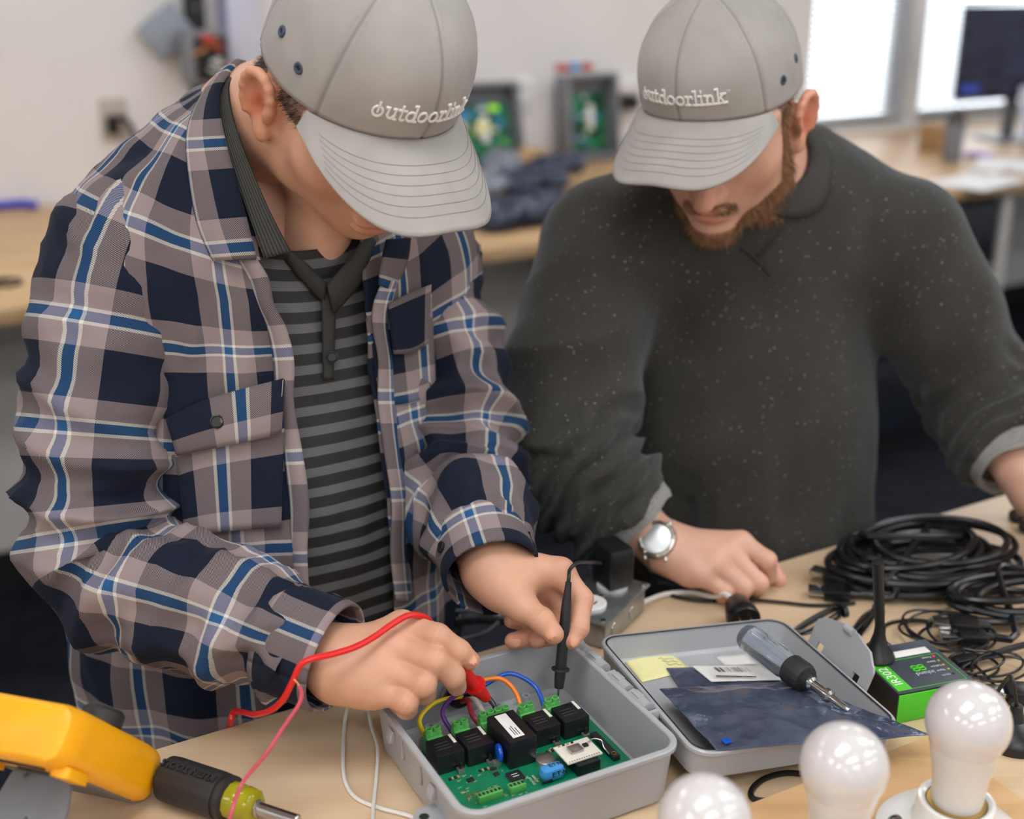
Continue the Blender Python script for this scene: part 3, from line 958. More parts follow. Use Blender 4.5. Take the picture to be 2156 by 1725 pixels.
# head, neck and both hands
nl = tuple(M1.inverted() @ NECK1)
Vh, Fh = net(lambda P: head_sdf(P, nl, 1.02, tuple(M1.inverted() @ at(668, 556, 1.190)), -.012, .006), (-.13, -.25, -.24), (.11, .135, .13), .0021)
Vh = tuck(relax(Vh, Fh, 1, .5), M1, MC1)
Th = tint_head(Vh, dict(ear=(1.0, .76, .68), ear_in=(.95, .50, .38), nose=(1, .85, .8), cheek=(1.0, .86, .80), lip=(.88, .62, .62)))
# hair-covered scalp
sc_ = ((Vh[:, 2] > -.020 + np.clip(-Vh[:, 1] - .03, -.03, .05) * -.65) & (Vh[:, 1] < .040) & (np.abs(Vh[:, 0]) < .079)) & ~((np.abs(Vh[:, 1] + .015) < .022) & (Vh[:, 2] < .016))
Th[sc_, :3] = (.34, .32, .31)
def near(px, py, t, d=0): return at(px, py, t)
def nail(p, al, nm): 
    al = (al - nm * al.dot(nm)).normalized(); return (p, al, nm.normalized())
toward_cam = lambda p: (Vector((0, 0, CAM_Z)) - p).normalized()
hR = dict(wrist=WR1, palm=Vector((.1, .5, -.85)),
          mcp=[at(846, 1318, 1.052), at(834, 1362, 1.040), at(812, 1408, 1.034), at(788, 1448, 1.034)], heel=([at(716, 1420, 1.05), at(792, 1446, 1.036)], [.023, .0135]), fr=[.0105, .0105, .0102, .0094],
          fing=[[at(921, 1341, 1.033), at(966, 1372, 1.042), at(990, 1391, 1.050)],
                [at(914, 1391, 1.022), at(954, 1424, 1.034), at(962, 1446, 1.050)],
                [at(892, 1440, 1.018), at(894, 1458, 1.038), at(876, 1448, 1.054)],
                [at(856, 1478, 1.018), at(856, 1492, 1.036), at(838, 1484, 1.050)]],
          thumb=[at(760, 1400, 1.085), at(850, 1392, 1.098), at(930, 1388, 1.088), at(978, 1402, 1.078)])
p_ = hR['fing'][0][2]
hR['nails'] = [nail(at(994, 1391, 1.0405), at(1005, 1400, 1.045) - at(980, 1380, 1.040), (toward_cam(p_) + Vector((.35, 0, .25))).normalized())]
hL = dict(wrist=WL1, palm=Vector((.2, -.3, -.9)), sc=1.03,
          mcp=[at(1180, 1204, 1.140), at(1162, 1228, 1.158), at(1140, 1246, 1.168), at(1114, 1264, 1.175)],
          fing=[[at(1225, 1262, 1.130), at(1218, 1322, 1.120), at(1203, 1350, 1.115)],
                [at(1190, 1288, 1.150), at(1166, 1336, 1.144), at(1132, 1348, 1.132)],
                [at(1164, 1300, 1.160), at(1124, 1341, 1.148), at(1080, 1350, 1.134)],
                [at(1142, 1290, 1.172), at(1106, 1312, 1.160), at(1076, 1308, 1.150)]],
          thumb=[at(1062, 1238, 1.134), at(1100, 1279, 1.116), at(1141, 1306, 1.103), at(1166, 1336, 1.100)])
hL['nails'] = [nail(at(1158, 1336, 1.0915), at(1170, 1352, 1.095) - at(1148, 1316, 1.095), (toward_cam(at(1158, 1336, 1.1)) + Vector((-.35, 0, .1))).normalized()),
               nail(at(1088, 1354, 1.1262), at(1076, 1355, 1.126) - at(1096, 1352, 1.126), (toward_cam(at(1088, 1354, 1.13)) + Vector((0, 0, -.35))).normalized()),
               nail(at(1138, 1352, 1.1235), at(1126, 1352, 1.126) - at(1146, 1350, 1.126), (toward_cam(at(1138, 1352, 1.13)) + Vector((0, 0, -.35))).normalized()),
               nail(at(1210, 1352, 1.108), at(1200, 1362, 1.11) - at(1216, 1336, 1.11), (toward_cam(at(1210, 1352, 1.1)) + Vector((.5, 0, 0))).normalized())]
partsA = [(to_world(Vh, M1), Fh, Th)]
for h_, el in ((hR, ER1), (hL, EL1)):
    fa = h_['wrist'].lerp(el, .45)
    partsA.append(hand_mesh(h_, fa))

# short hair at temple and nape
rng = random.Random(4)
Nh = vnormals(Vh, Fh)
cand = np.where(sc_ & (Vh[:, 2] < .016 + .02 * np.cos(np.arctan2(Vh[:, 0], Vh[:, 1])) ))[0]
pick = [cand[rng.randrange(len(cand))] for _ in range(3400)]
Mr = M1.to_3x3()
strands('hair', [M1 @ Vector(Vh[i]) for i in pick], [Mr @ (Vector(Nh[i]) * .35 + Vector((0, -.5, -.75)) * .9) for i in pick], .0075, .00032, 'hair_dark', P1, rng)
# eyebrows
for sg in (1, -1):
    rts, drs = [], []
    for _ in range(160):
        t = rng.random(); p = Vector((sg * (.014 + .034 * t), 0.0915 - .014 * t * t, .010 + .005 * math.sin(t * 2.4) + rng.uniform(-.003, .003)))
        rts.append(M1 @ p); drs.append(Mr @ Vector((sg * .8, .15, .15)))
    strands('eyebrow', rts, drs, .0045, .0003, 'hair_dark', P1, rng)

cap1 = build_cap(P1, MC1, 'grey baseball cap', rng, .118, 3.0, .0107, -.005)

# torso under the clothes (a shape only used to drape the cloth)
R30 = np.array(((E2[0], -N2[0] * -1, 0), (E2[1], N2[1], 0), (0, 0, 1)), F4)
R30 = np.array(((E2[0], N2[0], 0), (E2[1], N2[1], 0), (0, 0, 1)), F4)
CT1 = Vector((-.238, 1.225, 1.18))
def torso1(P, off=0.0):
    d = ell(P, (CT1.x, CT1.y, 1.17), (.178, .118, .21), R30)
    d = smin(d, ell(P, (-.245, 1.235, 1.30), (.15, .095, .11), R30), .08)
    d = smin(d, cap(P, SR1 + Vector((.02, .02, -.004)), NECK1 + Vector((-.012, .01, -.040)), .068, .062), .06)
    d = smin(d, cap(P, SL1 + Vector((-.02, 0, 0)), NECK1 + Vector((.02, .01, -.045)), .068, .060), .06)
    d = smin(d, cap(P, (-.245, 1.22, 1.05), (-.262, 1.215, .80), .120, .140), .12)
    d = smin(d, ell(P, (-.265, 1.20, .90), (.185, .130, .20), R30), .10)
    return d - off
def trunk1(P):
    d = torso1(P, -.022)
    for S_, E_, W_ in ((SR1, ER1, WR1), (SL1, EL1, WL1)):
        d = smin(d, cap(P, S_, E_, .040, .033), .03); d = smin(d, cap(P, E_, W_.lerp(E_, .38), .033, .0310), .02)
    return np.maximum(d, .84 - P[:, 2])
body1 = build_body('body', partsA, 'skin_warm', P1, net(trunk1, (-.50, .90, .82), (.06, 1.42, 1.50), .009))
def drape(sdf, o_fn, th, rows, rmax=.45, n=80):
    """outermost hit of rays (origin per row, azimuth th, elevation) -> rows x cols points"""
    out = []
    for (o, el) in rows:
        th_ = np.asarray(th(o, el) if callable(th) else th)
        D = np.stack([np.cos(el) * np.cos(th_), np.cos(el) * np.sin(th_), np.full_like(th_, np.sin(el))], 1)
        r = np.linspace(.02, rmax, n)
        Pp = (np.array(tuple(o))[None, None] + D[:, None, :] * r[None, :, None]).reshape(-1, 3).astype(F4)
        v = sdf(Pp).reshape(len(th_), n)
        ins = v < 0
        k = n - 1 - np.argmax(ins[:, ::-1], 1); k = np.where(ins.any(1), k, 0); k = np.minimum(k, n - 2)
        v0 = v[np.arange(len(k)), k]; v1 = v[np.arange(len(k)), k + 1]
        t = np.clip(v0 / np.where(np.abs(v0 - v1) < 1e-9, 1, v0 - v1), 0, 1)
        rr = r[k] + t * (r[1] - r[0])
        out.append(np.array(tuple(o)) + D * rr[:, None])
    return np.array(out)
def grid_normals(G):
    du = np.gradient(G, axis=1); dv = np.gradient(G, axis=0)
    n = np.cross(du, dv); n /= np.maximum(np.linalg.norm(n, axis=2, keepdims=True), 1e-9)
    return n
FRONT1 = math.atan2(-math.cos(RY), math.sin(RY)) + math.radians(-4)       # azimuth of the chest front
ZC = 1.20
def rows1(z0, zc, nlow, nhigh, elmax):
    R_ = [(Vector((CT1.x, CT1.y, z0 + (zc - z0) * i / nlow)), 0.0) for i in range(nlow)]
    R_ += [(Vector((CT1.x, CT1.y, zc)), math.radians(elmax) * i / nhigh) for i in range(nhigh + 1)]
    return R_
# opening edges of the shirt front, as azimuth from the chest front over the row parameter (0 hem .. 1 collar)
def interp(x, xs, ys): return np.interp(x, xs, ys)
OPEN_R = lambda q: math.radians(interp(q, [0, .3, .55, .75, .9, 1], OPEN_R_D))
OPEN_L = lambda q: math.radians(interp(q, [0, .3, .55, .75, .9, 1], OPEN_L_D))
OPEN_R_D = [-15, -16, -17, -19, -25, -34]
OPEN_L_D = [16, 17, 18, 22, 28, 36]
def shirt_folds(G, q, seed, amp=1.0, extra=None):
    """hanging folds on a draped panel: vertical, deeper towards the hem"""
    Nn = grid_normals(G)
    r, c = G.shape[:2]
    D = np.zeros((r, c))
    for i in range(r):
        for j in range(c):
            p = G[i, j]
            a = mnoise.noise(Vector((p[0] * 17 + seed, p[1] * 17, p[2] * 4.2)))
            b_ = mnoise.noise(Vector((p[0] * 38 - seed, p[1] * 38, p[2] * 26)))
            D[i, j] = amp * (extra(p) if extra else 0) + amp * (.010 * (1 - abs(a) * 1.6) * (1.15 - .8 * q[i]) + .0045 * b_)
    return G + Nn * D[:, :, None]
rws = rows1(.74, ZC, 70, 66, 78)
qs = np.linspace(0, 1, len(rws))
nc = 200
def th_shirt_factory():
    it = iter(range(len(rws)))
    def f(o, el):
        q = qs[next(it)]
        a0 = FRONT1 + OPEN_R(min(1, q * 1.045)); a1 = FRONT1 + OPEN_L(q) - 2 * math.pi
        return np.linspace(a0, a1, nc)
    return f
G1 = drape(lambda P: torso1(P, .014), None, th_shirt_factory(), rws)
Nn = grid_normals(G1)
if np.mean(((G1 - np.array((CT1.x, CT1.y, 1.1))) * Nn).sum(2)) < 0: G1 = G1[:, ::-1]; REV1 = True
else: REV1 = False
G1 = shirt_folds(G1, qs, 5.0)
# cloth coordinates: along the body (v) and around it (u)
vv = np.concatenate([[0], np.cumsum(np.linalg.norm(np.diff(G1[:, nc // 8], axis=0), axis=1))])
uu = np.concatenate([[0], np.cumsum(np.linalg.norm(np.diff(G1[45], axis=0), axis=1))])
UV = np.zeros(G1.shape); UV[..., 0] = uu[None, :]; UV[..., 1] = vv[:, None]
shirt = grid_obj('flannel_shirt', G1, 'plaid_flannel', P1)
set_attr(shirt, 'cloth', (UV + np.array((.012, .03, 0))).reshape(-1, 3))
solidify(shirt, .0028, 1)
shirt['label'] = 'open flannel shirt in navy, taupe and blue plaid'

# polo underneath
rp = rows1(.74, ZC, 50, 46, 50)
thp = np.linspace(FRONT1 - math.radians(78), FRONT1 + math.radians(78), 90)
G2 = drape(lambda P: torso1(P, .004), None, thp, rp)
if np.mean(((G2 - np.array((CT1.x, CT1.y, 1.1))) * grid_normals(G2)).sum(2)) < 0: G2 = G2[:, ::-1]
G2 = shirt_folds(G2, np.linspace(0, 1, len(rp)), 9.0, .55)
v2 = np.concatenate([[0], np.cumsum(np.linalg.norm(np.diff(G2[:, 45], axis=0), axis=1))])
UV2 = np.zeros(G2.shape); UV2[..., 1] = v2[:, None]; UV2[..., 0] = np.arange(90)[None, :] * .004
polo = grid_obj('polo_shirt', G2, 'striped_polo', P1)
set_attr(polo, 'cloth', UV2.reshape(-1, 3)); solidify(polo, .0016, -1)
polo['label'] = 'black polo shirt with fine grey stripes'

# sleeves
def sleeve(name, pts, rads, parent, mat, seed, fold, elbow, uoff=0.0, nring=132, nseg=80, flat=.0, inner=None, wrinkle=1.0):
    P_, R_ = spline(pts, max(2, nring // (len(pts) - 1)), rads)
    fr = frames(P_, Vector((0, 0, 1)) if inner is None else inner)
    s = [0]
    for i in range(1, len(P_)): s.append(s[-1] + (P_[i] - P_[i - 1]).length)
    tot = s[-1]; se = elbow * tot
    Rm = sum(R_) / len(R_)
    G, UV = [], []
    for i, (p, r, (t, a, b)) in enumerate(zip(P_, R_, fr)):
        row, uvr = [], []
        for j in range(nseg + 1):
            g = 2 * math.pi * j / nseg + math.pi
            dr = fold(s[i], s[i] - se, tot, g)
            q = p + (a * math.cos(g) * (1 - flat) + b * math.sin(g)) * r
            rn = mnoise.noise(Vector((s[i] * 26 + seed, math.cos(g + s[i] * 6) * .9, math.sin(g + s[i] * 6) * .9)))
            rn2 = mnoise.noise(Vector((s[i] * 12 - seed, math.cos(g) * 1.6, math.sin(g) * 1.6)))
            nz = mnoise.noise(q * 24 + Vector((seed, 0, 0))) * .0035 + mnoise.noise(q * 60 + Vector((0, seed, 0))) * .0012 + wrinkle * ((1 - abs(rn) * 2.6) * .0075 - .003) + (1 - abs(rn2) * 2.2) * .005 - .003
            q = p + (a * math.cos(g) * (1 - flat) + b * math.sin(g)) * (r + dr + nz)
            row.append(q); uvr.append((g / (2 * math.pi) * max(1, round(2 * math.pi * Rm / .098)) * .098 + uoff, -s[i], 0))
        G.append(row); UV.append(uvr)
    G = np.array([[tuple(x) for x in r_] for r_ in G])
    f = []
    c = nseg + 1
    for i in range(len(P_) - 1):
        for j in range(nseg): f.append((i * c + j, (i + 1) * c + j, (i + 1) * c + j + 1, i * c + j + 1))
    o = obj(name, G.reshape(-1, 3), f, mat, parent)
    set_attr(o, 'cloth', np.array(UV).reshape(-1, 3))
    return o, P_, fr, R_
def ridge(x): return 1 - abs(math.sin(x))
def foldR(s, x, tot, g):
    """x: distance past the elbow"""
    e = math.exp(-(x / .075) ** 2)
    inner = .5 + .5 * math.cos(g - 5.2)
    d = e * (.017 * ridge(x * 62 + 1.2 * math.sin(g)) - .007) * (.3 + .9 * inner)
    if x > .02:
        w_ = min(1, (x - .02) / .05)
        d += w_ * (.0135 * ridge(x * 50 + 1.9 * math.sin(g + .6)) - .006) * (.55 + .45 * math.cos(g - .9))
    else:
        d += .004 * math.sin(s * 30 + 2 * math.cos(g)) * .6
    return d
pR = [SR1 + Vector((.045, .038, .006)), SR1 + Vector((.002, .002, 0)), SR1.lerp(ER1, .55) + Vector((-.006, 0, 0)), ER1 + Vector((.012, .012, .025)), ER1 + Vector((.035, -.012, -.015)), ER1.lerp(WR1, .55), WR1.lerp(ER1, .10)]
slR, PR_, frR, RR_ = sleeve('sleeve', pR, [.064, .0795, .072, .070, .068, .060, .0440], shirt, 'plaid_flannel', 1.0, foldR, .50)
def foldL(s, x, tot, g):
    e = math.exp(-(x / .09) ** 2)
    d = e * (.016 * ridge(x * 60 + 1.5 * math.sin(g)) - .004)
    d += (.010 * ridge(s * 42 + 1.2 * math.sin(g + 1)) - .0025)
    return d
pL = [SL1 + Vector((-.03, .0, .012)), SL1, SL1.lerp(EL1, .55) + Vector((.012, .01, 0)), EL1 + Vector((.0, .022, .022)), EL1 + Vector((.005, -.03, -.018)), EL1.lerp(WL1, .6), WL1.lerp(EL1, .06)]
slL, PL_, frL, RL_ = sleeve('sleeve', pL, [.070, .068, .061, .060, .060, .055, .0440], shirt, 'plaid_flannel', 7.0, foldL, .52, .03)
# cuffs
def cuff(P_, fr, r0, r1, lead, length, parent, mat, button_ang, uoff, tilt=0.0):
    G, UV = [], []
    t, a, b = fr[-1]; p = P_[-1] - t * lead
    n = 56
    for i in range(10):
        k = i / 9
        row, ur = [], []
        for j in range(n + 1):
            g = 2 * math.pi * j / n
            r = r0 + (r1 - r0) * k + .0015 * math.sin(3 * g + k) + (.0012 if i in (1, 8) else 0)
            row.append(p + t * (length * k + tilt * math.cos(g)) + (a * math.cos(g) * .94 + b * math.sin(g)) * r)
            ur.append((uoff - length * k, g * r0, 0))
        G.append(row); UV.append(ur)
    G = np.array([[tuple(x) for x in r_] for r_ in G]); c = n + 1
    f = [(i * c + j, (i + 1) * c + j, (i + 1) * c + j + 1, i * c + j + 1) for i in range(9) for j in range(n)]
    o = obj('cuff', G.reshape(-1, 3), f, mat, parent); set_attr(o, 'cloth', np.array(UV).reshape(-1, 3)); solidify(o, .003, 0)
    g = button_ang; q = p + t * length * .55 + (a * math.cos(g) * .94 + b * math.sin(g)) * (r0 + .003)
    nrm = (a * math.cos(g) + b * math.sin(g)).normalized()
    button(q, nrm, .0058, o)
    return o
def button(q, nrm, r, parent):
    M = Matrix.Translation(q) @ nrm.to_track_quat('Z', 'Y').to_matrix().to_4x4()
    o = MB().lathe([(r * .9, -.0008), (r, .0004), (r, .0014), (r * .82, .0020), (r * .70, .0013), (.0001, .0013)], 20, M).build('button', 'shirt_button', parent)
    return o
def hit(sdf, px, py, off=0.0, t0=.85, t1=1.75, fallback=None):
    r = np.array(ray(px, py)); ts = np.linspace(t0, t1, 260)
    v = sdf((np.array((0, 0, CAM_Z)) + ts[:, None] * r).astype(F4)) - off
    k = np.argmax(v < 0)
    if v[k] >= 0:
        k = int(np.argmin(v)); return Vector(np.array((0, 0, CAM_Z)) + ts[k] * r)
    t = ts[k - 1] + (ts[k] - ts[k - 1]) * v[k - 1] / (v[k - 1] - v[k]) if k else ts[0]
    return Vector(np.array((0, 0, CAM_Z)) + t * r)
def patch(name, sdf, A, B, off, mat, parent, nu=24, nv=10, bulge=0.0, th=.0025, uv=None, offb=None, rot=False):
    """cloth strip lying on a body shape between the surveyed lines A and B"""
    def resample(L_, n):
        P_ = spline([Vector((x, y, 0)) for x, y in L_], 8)
        s = [0]
        for i in range(1, len(P_)): s.append(s[-1] + (P_[i] - P_[i - 1]).length)
        out = []
        for k in range(n + 1):
            d = s[-1] * k / n; i = max(1, next((i for i in range(1, len(s)) if s[i] >= d - 1e-9), len(s) - 1))
            f = (d - s[i - 1]) / max(1e-9, s[i] - s[i - 1]); out.append(P_[i - 1].lerp(P_[i], f))
        return out
    a, b = resample(A, nu), resample(B, nu)
    G = []
    for j in range(nv + 1):
        k = j / nv; row = []
        for i in range(nu + 1):
            q = a[i].lerp(b[i], k); o = off + ((offb if offb is not None else off) - off) * k + bulge * math.sin(math.pi * k)
            row.append(hit(sdf, q.x, q.y, o))
        G.append(row)
    G = np.array([[tuple(p) for p in r] for r in G])
    n_ = grid_normals(G).reshape(-1, 3).mean(0)
    if np.dot(n_, np.array((0, 0, CAM_Z)) - G.reshape(-1, 3).mean(0)) < 0:
        G = G[:, ::-1]
    o = grid_obj(name, G, mat, parent)
    su = np.concatenate([[0], np.cumsum(np.linalg.norm(np.diff(G[nv // 2], axis=0), axis=1))])
    sv = np.concatenate([[0], np.cumsum(np.linalg.norm(np.diff(G[:, nu // 2], axis=0), axis=1))])
    UV = np.zeros(G.shape)
    UV[..., 0 if not rot else 1] = su[None, :]; UV[..., 1 if not rot else 0] = sv[:, None]
    set_attr(o, 'cloth', (UV + np.array(uv or (0, 0, 0))).reshape(-1, 3))
    if th: solidify(o, th, 1)
    return o, G
cuff(PR_, frR, .0480, .0475, .032, .058, slR, 'plaid_flannel', 3.9, .045)
cuff(PL_, frL, .0475, .0460, .030, .056, slL, 'plaid_flannel', 2.2, .08)
T1 = lambda P: torso1(P, .014)
# shirt collar: near leaf and far leaf, and the band round the nape
cA = [(516, 126), (484, 148), (462, 200), (472, 290), (505, 410), (538, 545)]
cB = [(486, 134), (438, 188), (400, 270), (400, 360), (418, 470), (452, 548)]
patch('collar', T1, cA, cB, .016, 'plaid_flannel', shirt, 30, 10, .006, .003, (.02, .055, 0), .006, rot=True)
patch('collar', T1, [(812, 505), (800, 560), (796, 600)], [(862, 500), (850, 560), (822, 612)], .014, 'plaid_flannel', shirt, 14, 8, .004, .003, (.0, .02, 0), .006, rot=True)
# placket edges rolled over
pe1 = [(538, 545), (560, 590), (580, 640), (600, 690), (612, 760), (622, 850), (634, 950), (644, 1060), (650, 1160), (650, 1270)]
pe2 = [(800, 590), (790, 640), (784, 690), (790, 760), (800, 850), (808, 950), (818, 1060), (826, 1160), (832, 1265)]
def edge_strip(line, w, seed, uv):
    A_, B_ = [], []
    for i, (x, y) in enumerate(line):
        wb_ = 6 * math.sin(i * 2.1 + seed)
        A_.append((x + wb_, y)); B_.append((x + w + wb_ * .4, y))
    patch('placket', T1, A_, B_, .013, 'plaid_flannel', shirt, 60, 6, .004, .003, uv, .004, rot=True)
edge_strip(pe1, -34, 0.0, (.046, .02, 0))
edge_strip(pe2, 34, 2.0, (.046, .05, 0))
# chest pockets with flaps
pk, _ = patch('pocket', T1, [(365, 905), (430, 880), (600, 840)], [(392, 1130), (470, 1118), (592, 1110)], .010, 'plaid_flannel', shirt, 22, 16, .0, .0025, (.01, .045, 0))
fl, Gf = patch('pocket_flap', T1, [(352, 884), (440, 842), (600, 798)], [(374, 958), (470, 938), (592, 912)], .012, 'plaid_flannel', shirt, 24, 8, .005, .003, (.028, .012, 0), .018)
button(hit(T1, 457, 888, .022), toward_cam(hit(T1, 457, 888, .02)), .0065, fl)
patch('pocket', T1, [(770, 658), (840, 640), (905, 618)], [(800, 860), (860, 850), (915, 835)], .008, 'plaid_flannel', shirt, 14, 14, .0, .0025, (.05, .07, 0))
patch('pocket_flap', T1, [(815, 640), (860, 618), (905, 600)], [(828, 745), (865, 742), (898, 722)], .011, 'plaid_flannel', shirt, 14, 8, .003, .003, (.085, .085, 0), .015)
# topstitching
for ln in ([(372, 950), (470, 931), (588, 905)], [(588, 905), (596, 800)]):
    pts = [hit(T1, q.x, q.y, .0205) for q in spline([Vector((x, y, 0)) for x, y in ln], 6)]
    MB().tube(pts, .0004, 4).build('topstitch', 'stitch_pale', shirt)
# polo: ribbed collar, facing, placket and button
T2 = lambda P: torso1(P, .004)
patch('polo_collar', T2, [(514, 150), (490, 172), (484, 205), (505, 290), (562, 430), (612, 530)], [(492, 142), (468, 168), (459, 210), (474, 300), (516, 430), (556, 545)], .024, 'polo_rib', polo, 40, 8, .0, .003, None, .020, rot=True)
patch('polo_collar', T2, [(688, 600), (735, 545), (772, 490)], [(700, 660), (760, 590), (798, 520)], .012, 'polo_black', polo, 12, 8, .004, .003, None, .008)
patch('polo_collar', T2, [(612, 528), (650, 560), (688, 600)], [(600, 545), (636, 590), (684, 640)], .010, 'polo_black', polo, 12, 5, .002, .002, None, .005)
patch('polo_placket', T2, [(676, 590), (678, 680), (680, 800)], [(706, 600), (704, 680), (700, 800)], .006, 'polo_black', polo, 20, 5, .0015, .002, None)
button(hit(T2, 700, 752, .012), toward_cam(hit(T2, 700, 752, .012)), .0055, polo)
# trousers and shoes below the bench
def legs(hip, fr_dir, name, mat, parent, spread_=.095):
    side = Vector((-fr_dir.y, fr_dir.x, 0))
    def f(P):
        d = ell(P, hip, (.155, .125, .12), R30)
        for s in (1, -1):
            k = hip + side * spread_ * s; kn = Vector((k.x, k.y, .48)) + fr_dir * .02; an = Vector((k.x, k.y, .07))
            d = smin(d, cap(P, k - Vector((0, 0, .03)), kn, .090, .066), .05); d = smin(d, cap(P, kn, an, .064, .058), .02)
        return d
    V, Fc = net(f, (hip.x - .3, hip.y - .3, .02), (hip.x + .3, hip.y + .3, hip.z + .16), .012)
    V = relax(V, Fc, 2)
    obj(name, V, Fc, mat, parent)
    for s in (1, -1):
        k = hip + side * spread_ * s; a = Vector((k.x, k.y, .045)); b_ = a + fr_dir * .17 - Vector((0, 0, .012))
        V, Fc = net(lambda P: np.maximum(smin(cap(P, a, b_, .05, .038), ell(P, a, (.05, .05, .045)), .02), .002 - P[:, 2]), (a.x - .26, a.y - .26, -.01), (a.x + .26, a.y + .26, .12), .008)
        obj('shoe', V, Fc, 'shoe_black', parent)
legs(Vector((-.265, 1.215, .84)), Vector((.5, -.866, 0)), 'trousers', 'denim_dark', P1)
# ------------------------------------------------------------------ person in the grey sweater
def sweater_mat(name, base, hi, fleck=True, sc=1.0):
    m, nt, b = new_mat(name)
    tc = N(nt, 'ShaderNodeTexCoord')
    n1 = noise_tex(nt, 900 * sc, 3, .6, tc.outputs['Object']); n2 = noise_tex(nt, 14, 3, .5, tc.outputs['Object'])
    f = val(nt, 'ADD', val(nt, 'MULTIPLY', n1, .7), val(nt, 'MULTIPLY', n2, .3))
    c = ramp(nt, f, [(.30, base), (.72, hi)])
    if fleck:
        vo = N(nt, 'ShaderNodeTexVoronoi'); vo.inputs['Scale'].default_value = 175
        mp = N(nt, 'ShaderNodeMapping'); L(nt, tc.outputs['Object'], mp.inputs[0]); mp.inputs['Scale'].default_value = (.62, 1, 1)
        L(nt, mp.outputs[0], vo.inputs['Vector'])
        sx = N(nt, 'ShaderNodeSeparateColor'); L(nt, vo.outputs['Color'], sx.inputs[0])
        k = val(nt, 'MULTIPLY', val(nt, 'LESS_THAN', vo.outputs['Distance'], .125), val(nt, 'GREATER_THAN', sx.outputs[0], .15))
        k = val(nt, 'MULTIPLY', k, val(nt, 'MULTIPLY', sx.outputs[1], .6))
        c = mixc(nt, k, c, srgb(196, 194, 188))
    L(nt, c, b.inputs['Base Color'])
    b.inputs['Roughness'].default_value = 0.92; b.inputs['Specular IOR Level'].default_value = .12
    b.inputs['Sheen Tint'].default_value = (.80, .87, 1, 1); b.inputs['Sheen Weight'].default_value = 0.22; b.inputs['Sheen Roughness'].default_value = .45  # bluish sheen tint stands in for rim light from the window
    bump(nt, b, n1, .5, .0012)
sweater_mat('sweater_knit', srgb(48, 46, 42), srgb(74, 72, 66))
sweater_mat('cuff_reverse', srgb(84, 84, 82), srgb(178, 176, 172), False, .7)
rib_mat('sweater_rib', srgb(42, 41, 38), srgb(66, 64, 59), .0026)
simple('hair_brown', (104, 78, 54), 0.5, var=.3, scale=300)
simple('beard_brown', (150, 108, 74), 0.55, var=.35, scale=300)
simple('trousers_maroon', (72, 44, 42), 0.9, var=.12, scale=300)

P2 = thing('person', 'bearded person in a charcoal flecked sweater and grey cap, fist on the bench', 'person', (.30, 1.46, 0))
M2 = head_frame(at(1524, 226, 1.345), -20, 29, 0)
MC2 = head_frame(at(1520, 220, 1.345), -33, 27, 0)
NB2 = Vector((.300, 1.440, 1.330))
SR2, ER2, WR2 = Vector((.108, 1.425, 1.262)), Vector((.058, 1.285, 1.055)), at(1392, 1150, 1.375)
SL2, EL2, WL2 = Vector((.470, 1.455, 1.262)), at(2062, 830, 1.52), at(2170, 1030, 1.43)
nl2 = tuple(M2.inverted() @ NB2)
Vh2, Fh2 = net(lambda P: head_sdf(P, nl2, .98, tuple(M2.inverted() @ Vector((.285, 1.40, 1.31)))), (-.13, -.22, -.24), (.11, .135, .13), .0022)
Vh2 = tuck(relax(Vh2, Fh2, 1, .5), M2, MC2)
Th2 = tint_head(Vh2, dict(ear=(1.05, .70, .62), ear_in=(1.0, .50, .40), nose=(1.0, .74, .70), cheek=(1.0, .84, .80), lip=(.90, .62, .58)))
X2 = np.abs(Vh2[:, 0]); Y2, Z2 = Vh2[:, 1], Vh2[:, 2]
scalp2 = (Z2 > -.010 + np.clip(-Y2 - .03, -.03, .05) * -.5) & (Y2 < .035) & (X2 < .077) & ~((np.abs(Y2 + .015) < .022) & (Z2 < .016))
beard2 = (Z2 < np.where(Y2 > .060, -.094 + 1.2 * np.clip(X2 - .024, 0, .012), -.062 - .50 * np.clip(Y2 - .02, 0, .05))) & (Y2 > .012) & (Z2 > -.128) & (Y2 > .016 + .55 * np.clip(-Z2 - .085, 0, .1))
side2 = (np.abs(Y2 - .022) < .012) & (Z2 < .02) & (Z2 > -.07) & (X2 > .045)
must2 = (Y2 > .080) & (Z2 < -.0505 - .25 * X2) & (Z2 > -.0615 - .25 * X2) & (X2 < .028)
br2 = beard2 | side2 | must2
Th2[scalp2, :3] = (.40, .36, .32)
Th2[br2, :3] *= np.array((.66, .57, .50))
hR2 = dict(wrist=WR2, palm=Vector((0, .3, -.95)),
           mcp=[at(1560, 1142, 1.362), at(1535, 1163, 1.348), at(1504, 1184, 1.335), at(1474, 1211, 1.333)],
           fing=[[at(1616, 1180, 1.345), at(1618, 1212, 1.362), at(1590, 1212, 1.380)],
                 [at(1598, 1228, 1.338), at(1592, 1240, 1.360), at(1556, 1226, 1.375)],
                 [at(1566, 1238, 1.335), at(1560, 1250, 1.354), at(1524, 1232, 1.366)],
                 [at(1528, 1246, 1.333), at(1520, 1257, 1.350), at(1490, 1240, 1.362)]],
           thumb=[at(1480, 1178, 1.392), at(1560, 1180, 1.400), at(1622, 1198, 1.398), at(1640, 1222, 1.388)])
WLb = WL2
hL2 = dict(wrist=WLb, palm=Vector((0, 0, -1)))
dx = Vector((.10, -.13, -.055)).normalized(); sd = Vector((0, 0, 1)).cross(dx).normalized()
hL2['mcp'] = [WLb + dx * .085 + sd * k + Vector((0, 0, .004)) for k in (.030, .010, -.010, -.028)]
hL2['fing'] = [[m + dx * .04 + Vector((0, 0, -.006)), m + dx * .062 + Vector((0, 0, -.014)), m + dx * .078 + Vector((0, 0, -.022))] for m in hL2['mcp']]
